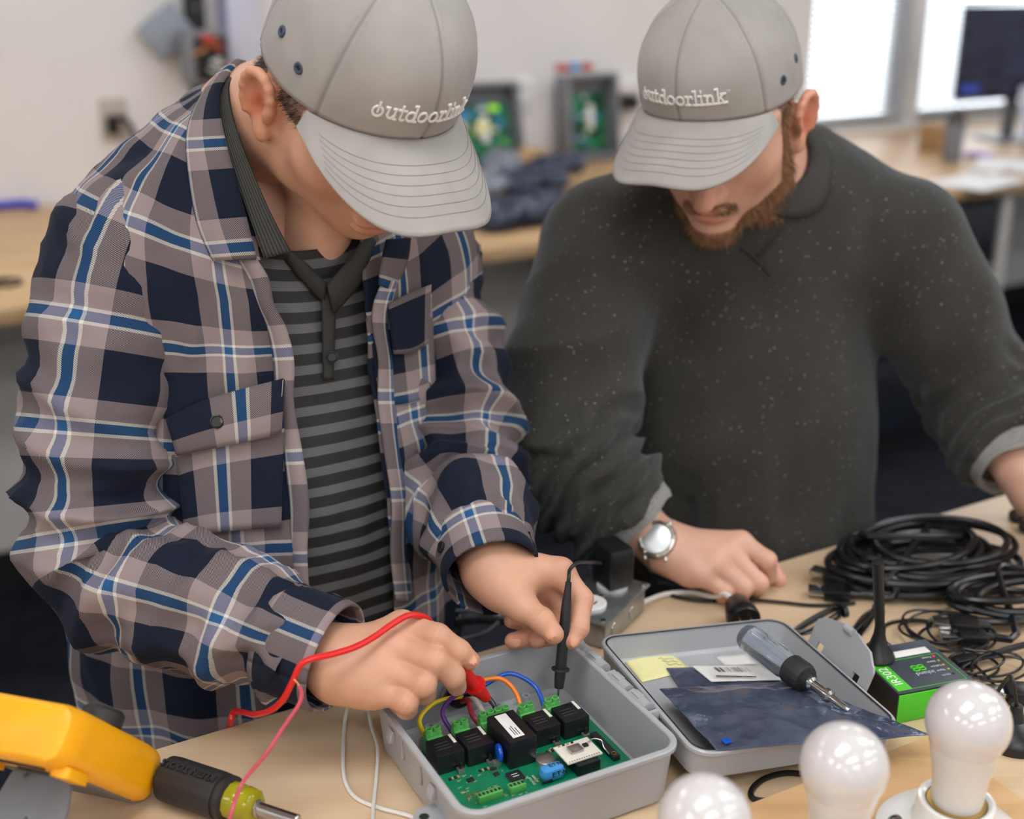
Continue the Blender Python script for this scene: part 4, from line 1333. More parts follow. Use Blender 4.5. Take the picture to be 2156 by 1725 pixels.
hL2['thumb'] = [WLb + dx * .03 + sd * .035, WLb + dx * .06 + sd * .052 - Vector((0, 0, .01)), WLb + dx * .088 + sd * .056 - Vector((0, 0, .018)), WLb + dx * .108 + sd * .054 - Vector((0, 0, .024))]
pB = [(to_world(Vh2, M2), Fh2, Th2), hand_mesh(hR2, WR2.lerp(ER2, .4), .0019), hand_mesh(hL2, WL2.lerp(EL2, .4), .0026)]
Nh2 = vnormals(Vh2, Fh2); Mr2 = M2.to_3x3()
rng = random.Random(8)
cd = np.where(scalp2 & (Z2 < .05))[0]; pk_ = [cd[rng.randrange(len(cd))] for _ in range(3600)]
strands('hair', [M2 @ Vector(Vh2[i]) for i in pk_], [Mr2 @ (Vector(Nh2[i]) * .5 + Vector((0, -.4, -.8)) * .8) for i in pk_], .008, .00035, 'hair_brown', P2, rng)
cd = np.where(must2)[0]; pk_ = [cd[rng.randrange(len(cd))] for _ in range(1100)]
strands('moustache', [M2 @ Vector(Vh2[i]) for i in pk_], [Mr2 @ (Vector(Nh2[i]) * .22 + Vector((np.sign(Vh2[i][0]) * .55, .05, -.8))) for i in pk_], .0060, .00036, 'beard_brown', P2, rng, 2, .25)
cd = np.where(br2 & ~must2)[0]; pk_ = [cd[rng.randrange(len(cd))] for _ in range(7500)]
low = lambda i: .55 + .9 * max(0, min(1, (-Vh2[i][2] - .06) / .05))
dirs = [Mr2 @ (Vector(Nh2[i]) * .55 + Vector((np.sign(Vh2[i][0]) * .25 if must2[i] else 0, .1, -1.0)) * .75) * 1 for i in pk_]
strands('beard', [M2 @ Vector(Vh2[i]) for i in pk_], dirs, .0085, .00036, 'beard_brown', P2, rng, 2, .35)
for sg in (1, -1):
    rts, drs = [], []
    for _ in range(160):
        t = rng.random(); p = Vector((sg * (.014 + .034 * t), .0915 - .014 * t * t, .010 + .005 * math.sin(t * 2.4) + rng.uniform(-.003, .003)))
        rts.append(M2 @ p); drs.append(Mr2 @ Vector((sg * .8, .15, .15)))
    strands('eyebrow', rts, drs, .0045, .0003, 'hair_brown', P2, rng)
cap2 = build_cap(P2, MC2, 'grey baseball cap', rng, .108, 8.0, .0114)

# sweater
NA2 = (M2 @ Vector((0, -.03, -.05)) - NB2).normalized()
def arm2(P):
    dR = chain(P, [SR2, SR2.lerp(ER2, .5) + Vector((-.008, 0, 0)), ER2, ER2.lerp(WR2, .6), WR2.lerp(ER2, .16)], [.078, .072, .070, .060, .053], .03)
    dL = chain(P, [SL2, SL2.lerp(EL2, .5), EL2, EL2.lerp(WL2, .6), WL2.lerp(EL2, .1)], [.074, .068, .062, .058, .052], .03)
    return dR, dL
def torso2(P):
    d = ell(P, (.282, 1.475, 1.16), (.158, .118, .21))
    d = smin(d, ell(P, (.292, 1.485, 1.28), (.150, .10, .11)), .08)
    d = smin(d, cap(P, SR2 + Vector((.03, .02, .0)), NB2 + Vector((-.035, .035, -.01)), .074, .062), .06)
    d = smin(d, cap(P, SL2 + Vector((-.03, .02, .0)), NB2 + Vector((.035, .035, -.01)), .074, .062), .06)
    d = smin(d, ell(P, (.283, 1.455, .96), (.168, .122, .20)), .10)
    d = smin(d, ell(P, (.285, 1.45, .84), (.170, .125, .10)), .08)
    return d
def sweater_sdf(P):
    d = torso2(P); dR, dL = arm2(P)
    d = smin(d, dR, .035); d = smin(d, dL, .030)
    d = smax(d, -cap(P, NB2 - NA2 * .030, NB2 + NA2 * .12, .060, .075), .012)
    d = np.maximum(d, .80 - P[:, 2])
    for W_, E_ in ((WR2, ER2), (WL2, EL2)):
        ax = (W_ - E_).normalized(); 
        d = np.maximum(d, np.where(np.linalg.norm(P - A3(W_), axis=1) < .12, (P - A3(W_)) @ A3(ax) + .048, -1))
    return d
def trunk2(P):
    d = torso2(P) + .02
    for S_, E_, W_ in ((SR2, ER2, WR2), (SL2, EL2, WL2)):
        d = smin(d, cap(P, S_, E_, .050, .040), .03); d = smin(d, cap(P, E_, W_.lerp(E_, .34), .040, .0325), .02)
    return np.maximum(d, .86 - P[:, 2])
body2 = build_body('body', pB, 'skin_fair', P2, net(trunk2, (-.02, 1.14, .84), (.70, 1.62, 1.42), .010))
Vs, Fs = net(sweater_sdf, (-.06, 1.10, .78), (.72, 1.66, 1.46), .0052)
Vs = relax(Vs, Fs, 3, .5)
Ns = vnormals(Vs, Fs)
D = np.zeros(len(Vs))
def seg_param(V, a, b):
    ab = np.array(b - a); t = ((V - np.array(a)) @ ab) / (ab @ ab)
    q = V - np.array(a) - np.clip(t, 0, 1)[:, None] * ab
    return t, np.linalg.norm(q, axis=1), q
for (S_, E_, W_, kf, ph0) in ((SR2, ER2, WR2, 1.0, 0.0), (SL2, EL2, WL2, .55, 2.0)):
    t, dist, q = seg_param(Vs, E_, W_); ln = (W_ - E_).length
    on_ = np.exp(-np.maximum(0, dist - .080) / .01) * (np.clip((t + .25) / .2, 0, 1)) * (t < 1.2)
    side = q @ np.array((0.35, -.8, .5)); ph = 18 * side + np.array([mnoise.noise(Vector(v) * 18) for v in Vs]) * 1.6
    D += kf * on_ * (.0165 * (1 - np.abs(np.sin(t * ln * 112 + ph + ph0))) - .007)
    t2, dist2, q2 = seg_param(Vs, S_, E_); l2 = (E_ - S_).length
    on2 = np.exp(-np.maximum(0, dist2 - .085) / .01) * np.clip(t2 * 1.4, 0, 1) * (t2 < 1.05)
    D += kf * on2 * (.014 * (1 - np.abs(np.sin(t2 * l2 * 26 + 22 * (q2 @ np.array((1.0, .1, .2))) + 1.2 * np.array([mnoise.noise(Vector(v) * 9 + Vector((4, 0, 0))) for v in Vs])))) - .003)
nz = np.array([mnoise.noise(Vector((v[0] * 13, v[1] * 13, v[2] * 5))) for v in Vs]); nz2 = np.array([mnoise.noise(Vector((v[0] * 26 + 5, v[1] * 26, v[2] * 17))) for v in Vs])
low_ = np.clip((1.18 - Vs[:, 2]) / .3, 0, 1)
D += (.007 * (1 - np.abs(nz) * 2) * low_ + .0026 * nz2)
# diagonal pull folds from the left armpit to the waist
dgl = (Vs[:, 0] - .30) * .9 + (Vs[:, 2] - 1.0) * .55
D += .006 * np.exp(-((dgl - .115) / .035) ** 2) * np.clip((1.2 - Vs[:, 2]) / .1, 0, 1) * (Vs[:, 1] < 1.46)
Vs = Vs + Ns * D[:, None]
sw = obj('sweater', Vs, Fs, 'sweater_knit', P2); sw['label'] = 'charcoal sweatshirt with pale flecks'
# neck rib
def ring_pts(c, ax, r1, r2, n=48, up=Vector((0, 0, 1))):
    a = (Vector((1, 0, 0)) - ax * ax.x).normalized(); b = ax.cross(a)
    return [c + a * r1 * math.cos(2 * math.pi * i / n) + b * r2 * math.sin(2 * math.pi * i / n) for i in range(n)], a, b
G, UV = [], []
rp_, a_, b_ = ring_pts(NB2, NA2, .070, .070, 72)
for k in range(9):
    u = k / 8; row = []; ur = []
    for i in range(73):
        g = 2 * math.pi * i / 72
        d = (a_ * math.cos(g) + b_ * math.sin(g))
        q0 = NB2 + NA2 * .10 + d * .062; 
        # rest the rib on the sweater edge: march outwards from the neck along the wide cone
        base = NB2 + NA2 * (.020 - .014 * u) + d * (.0650 + .0125 * u ** 1.2)
        P_ = np.array([tuple(base + NA2 * s) for s in np.linspace(-.05, .08, 66)], F4)
        dv = smin(torso2(P_), np.minimum(*arm2(P_)), .045)
        kk = np.where(dv < .0035 + .004 * math.sin(math.pi * u))[0]
        s_ = np.linspace(-.05, .08, 66)[kk[-1]] if len(kk) else 0
        row.append(base + NA2 * s_); ur.append((g * .075, u * .02, 0))
    G.append(row); UV.append(ur)
G = np.array([[tuple(p) for p in r] for r in G])
for _ in range(4): G[:, 1:-1] = (G[:, :-2] + 2 * G[:, 1:-1] + G[:, 2:]) / 4
nk = grid_obj('neckband', G[:, ::-1], 'sweater_rib', sw); set_attr(nk, 'cloth', np.array(UV)[:, ::-1].reshape(-1, 3)); solidify(nk, .004, 0)
# V stitch below the neckband
for ln in ([(1655, 470), (1625, 510), (1592, 548)], [(1560, 520), (1590, 545), (1622, 580)]):
    pts = [hit(lambda P: torso2(P) , q.x, q.y, .002) for q in spline([Vector((x, y, 0)) for x, y in ln], 6)]
    MB().tube(pts, .0014, 6).build('v_seam', 'sweater_rib', sw)
# turned-back cuffs
for (W_, E_) in ((WR2, ER2), (WL2, EL2)):
    ax = (W_ - E_).normalized(); a = ax.orthogonal().normalized(); b = ax.cross(a); rows = []
    prof = [(-.086, .0570), (-.080, .0610), (-.064, .0618), (-.048, .0605), (-.036, .0580), (-.030, .0540), (-.032, .0490), (-.05, .0470)]
    for (s, r) in prof:
        rows.append([W_ + ax * (s + .0015 * math.sin(5 * g)) + (a * math.cos(g) + b * math.sin(g)) * (r - .0045 + .0012 * math.sin(3 * g + s * 40)) for g in [2 * math.pi * i / 64 for i in range(64)]])
    mb = MB(); mb.loft(rows, None, False); mb.build('rolled_cuff', 'cuff_reverse', sw)
legs(Vector((.29, 1.47, .84)), Vector((.1, -.99, 0)), 'trousers', 'trousers_maroon', P2)

# wrist watch
simple('watch_steel', (190, 184, 174), 0.28, .9, var=.05)
simple('watch_glass', (234, 236, 238), 0.3, 0.45, var=.02)
simple('watch_strap', (128, 122, 118), 0.6, var=.12, scale=200, bmp=.3)
ax = (hR2['mcp'][1] - WR2).normalized()
up = (toward_cam(WR2) + Vector((-.12, 0, .30))).normalized(); up = (up - ax * up.dot(ax)).normalized(); sdv = ax.cross(up)
wc = WR2 + ax * .002 + up * .0285
Mw = Matrix((sdv, ax, up)).transposed().to_4x4(); Mw.translation = wc
ws = MB().lathe([(.0195, -.004), (.0215, -.002), (.0215, .004), (.0205, .0062), (.0175, .0075), (.0165, .0068)], 40, Mw).build('wrist_watch', 'watch_steel', P2)
ws['label'] = 'round steel wrist watch'
MB().lathe([(.0166, .0066), (.0150, .0072), (.0080, .0076), (.0002, .0077)], 40, Mw).build('watch_face', 'watch_glass', ws)
bz = MB()
for k in range(8):
    g = 2 * math.pi * k / 8 + .2
    bz.box(Mw @ Vector((.0192 * math.cos(g), .0192 * math.sin(g), .0068)), (.003, .003, .002), Mw.to_3x3().to_4x4() @ Matrix.Rotation(g, 4, 'Z'), .0006)
bz.build('bezel_studs', 'watch_steel', ws)['kind'] = 'stuff'
for sg in (1, -1):
    for s2 in (1, -1):
        MB().box(Mw @ Vector((sg * .018, s2 * .0115, -.001)), (.010, .004, .004), Mw.to_3x3().to_4x4(), .001).build('lug', 'watch_steel', ws)
rows = []
for i in range(33):
    g = 2 * math.pi * i / 32
    c = WR2 + ax * .002
    rows.append([c + sdv * .0295 * math.sin(g) + up * .0285 * math.cos(g) + ax * w_ for w_ in (-.0105, -.0095, .0095, .0105)])
mb = MB(); mb.loft(rows, None, False, False); st = mb.build('strap', 'watch_strap', ws); solidify(st, .0022, 0)
# ------------------------------------------------------------------ enclosure, circuit board and its wiring
def text_geo(txt, size, depth=0.0, font_shear=0.0, bold=0.0):
    cu = bpy.data.curves.new('text', 'FONT'); cu.body = txt; cu.size = size; cu.extrude = depth
    cu.align_x = 'CENTER'; cu.align_y = 'CENTER'; cu.shear = font_shear; cu.offset = bold; cu.resolution_u = 3
    o = bpy.data.objects.new('text', cu); COL.objects.link(o)
    dg = bpy.context.evaluated_depsgraph_get(); me = o.evaluated_get(dg).to_mesh()
    v = [tuple(x.co) for x in me.vertices]; f = [tuple(p.vertices) for p in me.polygons]
    o.evaluated_get(dg).to_mesh_clear(); bpy.data.objects.remove(o); bpy.data.curves.remove(cu)
    return v, f
def lettering(name, txt, size, M, mat, parent, depth=.0001, world=False, **kw):
    v, f = text_geo(txt, size, depth, **kw)
    return MB().add(v, f, M).build(name, mat, parent, smooth=False, world=world)
def plastic(name, col, rough=.38, trans=0.0):
    m, nt, b = new_mat(name)
    n1 = noise_tex(nt, 9, 3); n2 = noise_tex(nt, 500, 2)
    c = srgb(*col)
    L(nt, ramp(nt, n1, [(.3, tuple(x * .96 for x in c[:3]) + (1,)), (.7, c)]), b.inputs['Base Color'])
    b.inputs['Roughness'].default_value = rough
    b.inputs['Subsurface Weight'].default_value = .06; b.inputs['Subsurface Radius'].default_value = (.004, .004, .004)
    bump(nt, b, n2, .05, .0004)
    return m
plastic('enclosure_grey', (172, 173, 176), .36)
plastic('enclosure_shine', (176, 177, 180), .22)
simple('relay_black', (24, 25, 27), .35, var=.08, scale=300)
simple('relay_print', (62, 62, 64), .5)
simple('terminal_green', (96, 180, 92), .42, var=.05)
simple('hole_dark', (26, 44, 30), .7)
simple('varistor_blue', (18, 82, 196), .22, var=.04)
simple('label_white', (236, 234, 230), .5, var=.02)
simple('print_black', (30, 30, 34), .6)
simple('capacitor_blue', (72, 150, 214), .3, var=.04)
simple('tin', (196, 194, 188), .3, .9, var=.05)
simple('gold', (206, 170, 96), .3, .9)
simple('module_white', (228, 224, 210), .4, var=.03)
simple('chip_black', (34, 36, 38), .45)
simple('silk_white', (214, 226, 216), .6)
simple('ceramic_tan', (176, 150, 112), .5)
def pcb_mat():
    m, nt, b = new_mat('pcb_green')
    tc = N(nt, 'ShaderNodeTexCoord')
    br = N(nt, 'ShaderNodeTexBrick'); br.inputs['Scale'].default_value = 160; br.inputs['Mortar Size'].default_value = .012
    L(nt, tc.outputs['Object'], br.inputs['Vector'])
    br.inputs['Color1'].default_value = srgb(10, 118, 80); br.inputs['Color2'].default_value = srgb(14, 128, 88); br.inputs['Mortar'].default_value = srgb(24, 142, 100)
    n1 = noise_tex(nt, 260, 2)
    L(nt, mixc(nt, val(nt, 'MULTIPLY', n1, .25), br.outputs['Color'], srgb(8, 100, 70)), b.inputs['Base Color'])
    b.inputs['Roughness'].default_value = .32
pcb_mat()
BOX_O, BOX_A = Vector((.0072, .8999, TZ)), math.radians(27.5)
enc = thing('enclosure', 'open grey plastic utility enclosure with hinged lid holding the circuit board', 'enclosure', BOX_O, BOX_A)
BW, BD, BH = .0985, .0985, .0550
def shell(w, d, h, r, th, floor_t=.003, flange=.0, rim=.004, taper=.004):
    """open tray: outer wall, rim, inner wall, floor"""
    n = 7; rings = []
    def rg(ww, dd, rr, z): rings.append([(x, y, z) for x, y in rrect(ww, dd, max(rr, .002), n)])
    rg(w - taper - .003, d - taper - .003, r - .003, 0); rg(w - taper, d - taper, r, .003)
    rg(w - .0005, d - .0005, r, h - rim - .001)
    rg(w + flange, d + flange, r + flange, h - rim); rg(w + flange, d + flange, r + flange, h - .001); rg(w + flange - .001, d + flange - .001, r + flange, h)
    rg(w - th + .001, d - th + .001, r - th, h); rg(w - th, d - th, r - th, h - .001)
    rg(w - th - taper, d - th - taper, r - th, floor_t + .003); rg(w - th - taper - .003, d - th - taper - .003, r - th - .003, floor_t)
    return MB().loft(rings, None, True)
shell(BW, BD, BH, .019, .0032, .003, .0028, .0045).build('body', 'enclosure_grey', enc, world=False)
# standoffs on the floor, lugs and snaps outside
for x, y in ((-.05, .08), (-.062, .066), (.02, .082), (.05, .083), (.068, .05), (-.08, -.05)):
    MB().lathe([(.0045, .003), (.0040, .012), (.0022, .012), (.0020, .007)], 14, Matrix.Translation((x, y, 0))).build('standoff', 'enclosure_grey', enc, world=False)
lug = MB()
pts = [(-.012, 0), (-.012, -.006), (-.010, -.016), (-.004, -.0225), (.003, -.0225), (.009, -.016), (.012, -.006), (.012, 0)]
lugM = Matrix.Translation((-.0955, -.045, .018)) @ Matrix.Rotation(math.radians(-90), 4, 'Z')
holes = 14
rings = [[(x, y, z) for x, y in pts] for z in (0, .004)]
MB().loft(rings, lugM).build('mounting_lug', 'enclosure_grey', enc, world=False)
MB().lathe([(.0042, .0041), (.0030, .0043), (.0028, .0040)], 16, lugM @ Matrix.Translation((0, -.0145, 0)), True).build('lug_hole', 'hole_dark', enc, world=False)
for y in (.05, -.036):
    MB().box((-.0985, y, .036), (.006, .010, .012), Matrix.Rotation(math.radians(18), 4, 'Y'), .0012).build('snap', 'enclosure_grey', enc, world=False)
for y in (.028, -.010):
    MB().box((-.0975, y, .036), (.003, .004, .022), None, .0008).build('rib', 'enclosure_grey', enc, world=False)
# hinges along the right wall
for k, y in enumerate((.078, .046, .006, -.026)):
    h = MB().tube([(.1045, y - .013, .0515), (.1045, y + .013, .0515)], .0062, 14).build('hinge_barrel', 'enclosure_grey', enc, world=False)
    MB().box((.1045, y + .004, .0572), (.007, .012, .0022), None, .0006).build('hinge_key', 'enclosure_grey', h, world=False)
for y in (.0945, .062, .026, -.010, -.044):
    MB().box((.1045, y, .046), (.014, .0035, .014), None, .0006).build('hinge_rib', 'enclosure_grey', enc, world=False)
MB().box((.1025, .025, .0395), (.008, .142, .004), None, .001).build('hinge_shelf', 'enclosure_grey', enc, world=False)
# lid, folded back on its hinges
LM = Matrix.Translation((.1135, -.010, .0205)) @ Matrix.Rotation(math.radians(-7), 4, 'Z') @ Matrix.Rotation(math.radians(5.5), 4, 'Y') @ Matrix.Translation((.1040, 0, 0))
LIDM = Matrix.Translation(BOX_O) @ Matrix.Rotation(BOX_A, 4, 'Z') @ LM
lid = shell(.1030, .1000, .0300, .019, .0030, .003, .0012, .004, .003)
lid.v = [tuple(LM @ Vector(p)) for p in lid.v]
lid = lid.build('lid', 'enclosure_shine', enc, world=False)
g = MB(); g.loft([[tuple(LM @ Vector((x, y, z))) for x, y in rrect(.1020 - o, .0990 - o, .018 - o, 7)] for o, z in ((.0012, .0302), (.0026, .0304), (.0030, .0296))], None, False)
g.build('gasket', 'chip_black', lid, world=False)
# latch flap standing on the far edge of the lid
fm = LM @ Matrix.Translation((.1050, .010, .009)) @ Matrix.Rotation(math.radians(20), 4, 'Y')
ys_ = [-.047, -.045, -.042, -.034, -.024, -.012, -.004, .004, .012, .024, .034, .042, .045, .047]
zs_ = [0, .010, .014, .024, 1.0]
def flap_top(y): return .052 - .010 * max(0, abs(y) - .030) / .017 * (1 if abs(y) < .0455 else 1.3) - (.004 if y < -.036 else 0) + (.004 if abs(y) < .013 else 0)
V_, F_ = [], []
for y in ys_:
    for z in zs_: V_.append(fm @ Vector((-.004 * (min(z, flap_top(y)) / .05) ** 2, y, min(z, flap_top(y)))))
for i_ in range(len(ys_) - 1):
    for j_ in range(len(zs_) - 1):
        if j_ == 2 and (ys_[i_], ys_[i_ + 1]) in ((-.034, -.024), (.024, .034)): continue
        n_ = len(zs_); F_.append((i_ * n_ + j_, (i_ + 1) * n_ + j_, (i_ + 1) * n_ + j_ + 1, i_ * n_ + j_ + 1))
fo = obj('latch_flap', V_, F_, 'enclosure_grey', lid, smooth=False, world=False); solidify(fo, .0028, 0)
fk = MB().tube([(-.006, -.006, .054), (-.006, .006, .054)], .0040, 12); fk.v = [tuple(fm @ Vector(p)) for p in fk.v]
fk.build('latch_tab', 'enclosure_grey', lid, world=False)

# ---- circuit board
PZ = .014
pcb = thing('circuit_board', 'green circuit board with black relays and screw terminals inside the grey enclosure', 'circuit board', BOX_O + Vector((0, 0, 0)), BOX_A)
def pb(name, c, size, mat, parent=None, bev=.0004, rot=None):
    return MB().box((c[0], c[1], PZ + c[2]), size, rot, bev).build(name, mat, pcb if parent is None else parent, world=False)
MB().box((.004, -.018, PZ - .0008), (.156, .128, .0016), None, .0004).build('board', 'pcb_green', pcb, world=False)
for x, y in ((-.07, .042), (.078, .042), (-.07, -.078), (.078, -.078)):
    MB().lathe([(.004, 0.003), (.004, PZ - .0018)], 12, Matrix.Translation((x, y, 0))).build('spacer', 'tin', pcb, world=False)
def terminal(x, y, n, pitch=.0075):
    w = n * pitch
    t = MB()
    t.box((x, y, PZ + .0085), (w, .010, .017), None, .0006)
    t.box((x, y + .001, PZ + .0185), (w, .006, .004), None, .0006)
    o = t.build('screw_terminal', 'terminal_green', pcb, world=False)
    for i in range(n):
        xx = x - w / 2 + pitch * (i + .5)
        MB().lathe([(.0035, PZ + .017), (.0035, PZ + .0240), (.0027, PZ + .0242), (.0023, PZ + .0205)], 16, Matrix.Translation((xx, y + .001, 0))).build('screw_well', 'terminal_green', o, world=False)
        MB().lathe([(.0023, PZ + .0206), (.0001, PZ + .0210)], 12, Matrix.Translation((xx, y + .001, 0))).build('screw', 'hole_dark', o, world=False)
    return o
TERM = [(-.0640, .0400, 2), (-.0385, .0385, 2), (-.0050, .0395, 4), (.0240, .0345, 2), (.0490, .0320, 2)]
for x, y, n in TERM: terminal(x, y, n)
def relay(x, y, w=.025, d=.026, h=.0185):
    o = pb('relay', (x, y, h / 2), (w, d, h), 'relay_black', None, .0008)
    for k in range(3):
        MB().box((x - .002, y + .004 - k * .004, PZ + h + .0001), (w * .5, .0010, .0002)).build('relay_print', 'relay_print', o, smooth=False, world=False)
    lettering('relay_print', 'SONGCHUAN', .0022, Matrix.Translation((x, y + .008, PZ + h + .0002)), 'relay_print', o) if False else None
    MB().box((x + w / 2 - .003, y + .006, PZ + h + .0003), (.0028, .013, .0007), None, .0002).build('paper_tape', 'module_white', o, world=False)
    pb('clip', (x + w / 2 + .0012, y - .004, .006), (.0020, .004, .008), 'tin', o, .0003)
    b2 = pb('push_button', (x - w / 2 + .019, y - d / 2 - .004, .002), (.006, .006, .004), 'tin', None, .0004)
    pb('plunger', (x - w / 2 + .019, y - d / 2 - .004, .0065), (.0026, .0026, .007), 'relay_black', b2, .0004)
    for i in range(4):
        pb('resistor', (x - .006 + i * .0026, y - d / 2 - .009, .0006), (.0016, .0030, .0010), 'ceramic_tan' if i % 2 else 'chip_black', None, .0001)
for x, y in ((-.0620, .0200), (-.0345, .0185), (.0290, .0155), (.0575, .0145)): relay(x, y)
bg_ = pb('power_relay', (-.0045, .0080, .0135), (.026, .044, .027), 'relay_black', None, .0009)
lb = MB().box((-.0060, .0090, PZ + .0272), (.011, .036, .0003), None, .0001).build('relay_label', 'label_white', bg_, world=False)
for xx, yy, ln_ in ((-.0035, -.001, .010), (-.0058, .001, .014), (-.0078, .000, .012)):
    MB().box((xx, yy, PZ + .0274), (.0007, ln_, .0001)).build('label_print', 'print_black', bg_, smooth=False, world=False)
for k, (x, y, r_) in enumerate(((-.0215, -.0020, .0080), (.0125, .0170, .0068))):
    o = MB().lathe([(.0002, -.0026), (r_ * .7, -.0024), (r_ * .95, -.0014), (r_, 0), (r_ * .95, .0014), (r_ * .7, .0024), (.0002, .0026)], 28, Matrix.Translation((x, y, PZ + .0115)) @ Matrix.Rotation(math.radians(90), 4, 'Y') @ Matrix.Rotation(.2, 4, 'X')).build('varistor', 'varistor_blue', pcb, world=False)
    MB().tube([(x, y - .002, PZ + .0055), (x, y - .003, PZ)], [.0022, .0006], 8).build('varistor_lead', 'varistor_blue', o, world=False)
m0 = pb('microcontroller', (-.0175, -.0240, .0012), (.0125, .0125, .0016), 'chip_black', None, .0003)
for i in range(12):
    for sx, sy in ((1, 0), (-1, 0), (0, 1), (0, -1)):
        u = -.0052 + i * .00095
        MB().box((-.0175 + (sx * .0070 if sx else u), -.0240 + (sy * .0070 if sy else u), PZ + .0004), (.0016 if sx else .0004, .0016 if sy else .0004, .0003)).build('pin', 'tin', m0, smooth=False, world=False)
for k in range(2): MB().box((-.0175, -.0225 - .003 * k, PZ + .0021), (.006, .0007, .0001)).build('chip_print', 'silk_white', m0, smooth=False, world=False)
for x, y, a, b2 in ((-.0530, -.0110, .0055, .0040), (-.0300, -.0140, .0045, .0040), (-.0290, -.0060, .0060, .0030)):
    o = pb('chip', (x, y, .0009), (a, b2, .0015), 'chip_black', None, .0002)
    for i in range(4):
        for s in (1, -1): MB().box((x - a * .36 + i * a * .24, y + s * (b2 / 2 + .0006), PZ + .0003), (.0005, .0012, .0003)).build('pin', 'tin', o, smooth=False, world=False)
rg_ = random.Random(3)
small = MB(); silk = MB(); pads = MB()
for _ in range(110):
    x, y = rg_.uniform(-.068, .05), rg_.uniform(-.058, -.002)
    if (abs(x + .0175) < .009 and abs(y + .024) < .009) or (x > -.002 and y < -.008): continue
    w_, h_ = rg_.choice(((.0016, .0008), (.0008, .0016), (.0022, .0012)))
    small.box((x, y, PZ + .0004), (w_, h_, .0008))
    if rg_.random() < .6: silk.box((x + .002, y + .001, PZ + .00005), (.0018, .0003, .0001))
for j in range(3):
    for i in range(6): silk.box((-.040 + i * .0008 + j * .014, -.033 + j * .002, PZ + .00005), (.0003, .003, .0001))
for i in range(5):
    for j in range(2): pads.lathe([(.0011, PZ + .0001), (.0006, PZ + .0002)], 8, Matrix.Translation((-.0645 + i * .0028, -.0300 + j * .0028, 0)))
for i in range(8): pads.lathe([(.0006, PZ + .0001), (.0003, PZ + .0002)], 8, Matrix.Translation((-.046 + i * .0022, -.0090, 0)))
for nm, mb_, mt in (('small_parts', small, 'ceramic_tan'), ('silkscreen', silk, 'silk_white'), ('pads', pads, 'gold')):
    mb_.build(nm, mt, pcb, smooth=False, world=False)['kind'] = 'stuff'
for k, tx in enumerate(('STATUS', 'ALARM')):
    lettering('silkscreen_text', tx, .0030, Matrix.Translation((-.0075 + k * .004, -.0355 + .002 * k, PZ + .0001)) @ Matrix.Rotation(math.radians(90), 4, 'Z'), 'silk_white', pcb)
pb('usb_socket', (-.0245, -.0035, .0030), (.0075, .005, .0060), 'tin', None, .0006)
MB().lathe([(.0088, PZ), (.0090, PZ + .0018), (.0086, PZ + .0040), (.0080, PZ + .0044), (.0002, PZ + .0045)], 32, Matrix.Translation((.0150, -.0180, 0))).build('coin_cell', 'tin', pcb, world=False)
cp = MB().box((.0090, -.0395, PZ + .0065), (.022, .0135, .0125), None, .0050).build('capacitor', 'capacitor_blue', pcb, world=False)
lettering('capacitor_print', 'E:T·N', .0062, Matrix.Translation((.0130, -.0462, PZ + .0080)) @ Matrix.Rotation(math.radians(90), 4, 'X'), 'print_black', cp, bold=.00015)
lettering('capacitor_print', 'E:T·N', .0050, Matrix.Translation((.0120, -.0395, PZ + .01285)), 'print_black', cp, bold=.00010)
MB().box((.0010, -.0463, PZ + .0035), (.010, .0003, .0030), None, .0001).build('capacitor_stripe', 'print_black', cp, world=False)
pb('header', (.0400, -.0390, .0055), (.022, .020, .0100), 'relay_black', None, .0006)
md = pb('radio_module', (.0390, -.0310, .0118), (.034, .026, .0016), 'module_white', None, .0002)
pb('shield_can', (.0370, -.0300, .0140), (.0120, .0100, .0026), 'tin', md, .0005)
pb('chip', (.0480, -.0285, .0134), (.0045, .0045, .0014), 'chip_black', md, .0002)
for i in range(13):
    MB().lathe([(.0008, PZ + .0127), (.0004, PZ + .0128)], 8, Matrix.Translation((.0245 + i * .0024, -.0425, 0))).build('pad', 'gold', md, world=False)
for i in range(4): pb('cap', (.0270 + i * .0042, -.0200, .0133), (.0022, .0014, .0012), 'chip_black' if i % 2 else 'ceramic_tan', md, .0002)
an = pb('antenna_bar', (.0700, -.0250, .0030), (.0065, .040, .0045), 'chip_black', None, .0004)
lettering('antenna_print', 'TAOGLAS', .0028, Matrix.Translation((.0700, -.0220, PZ + .0054)) @ Matrix.Rotation(math.radians(-90), 4, 'Z'), 'ceramic_tan', an) if False else None
MB().lathe([(.0022, PZ + .0053), (.0016, PZ + .0055), (.0014, PZ + .0053)], 14, Matrix.Translation((.0700, -.0400, 0))).build('antenna_mark', 'gold', an, world=False)
MB().tube([(.0510, -.0270, PZ + .0138), (.0570, -.0260, PZ + .0150), (.0630, -.0300, PZ + .0140), (.0620, -.0360, PZ + .0110), (.0650, -.0400, PZ + .0060)], .0006, 6, True, 6).build('pigtail', 'tin', pcb, world=False)
for x, y, n in ((-.0495, -.0400, 6), (-.0250, -.0410, 4)):
    w_ = n * .0036
    o = pb('pin_socket', (x, y, .0035), (w_, .0070, .0070), 'terminal_green', None, .0004)
    for i in range(n):
        MB().box((x - w_ / 2 + .0036 * (i + .5), y + .0002, PZ + .0071), (.0022, .0032, .0004)).build('socket_hole', 'hole_dark', o, smooth=False, world=False)

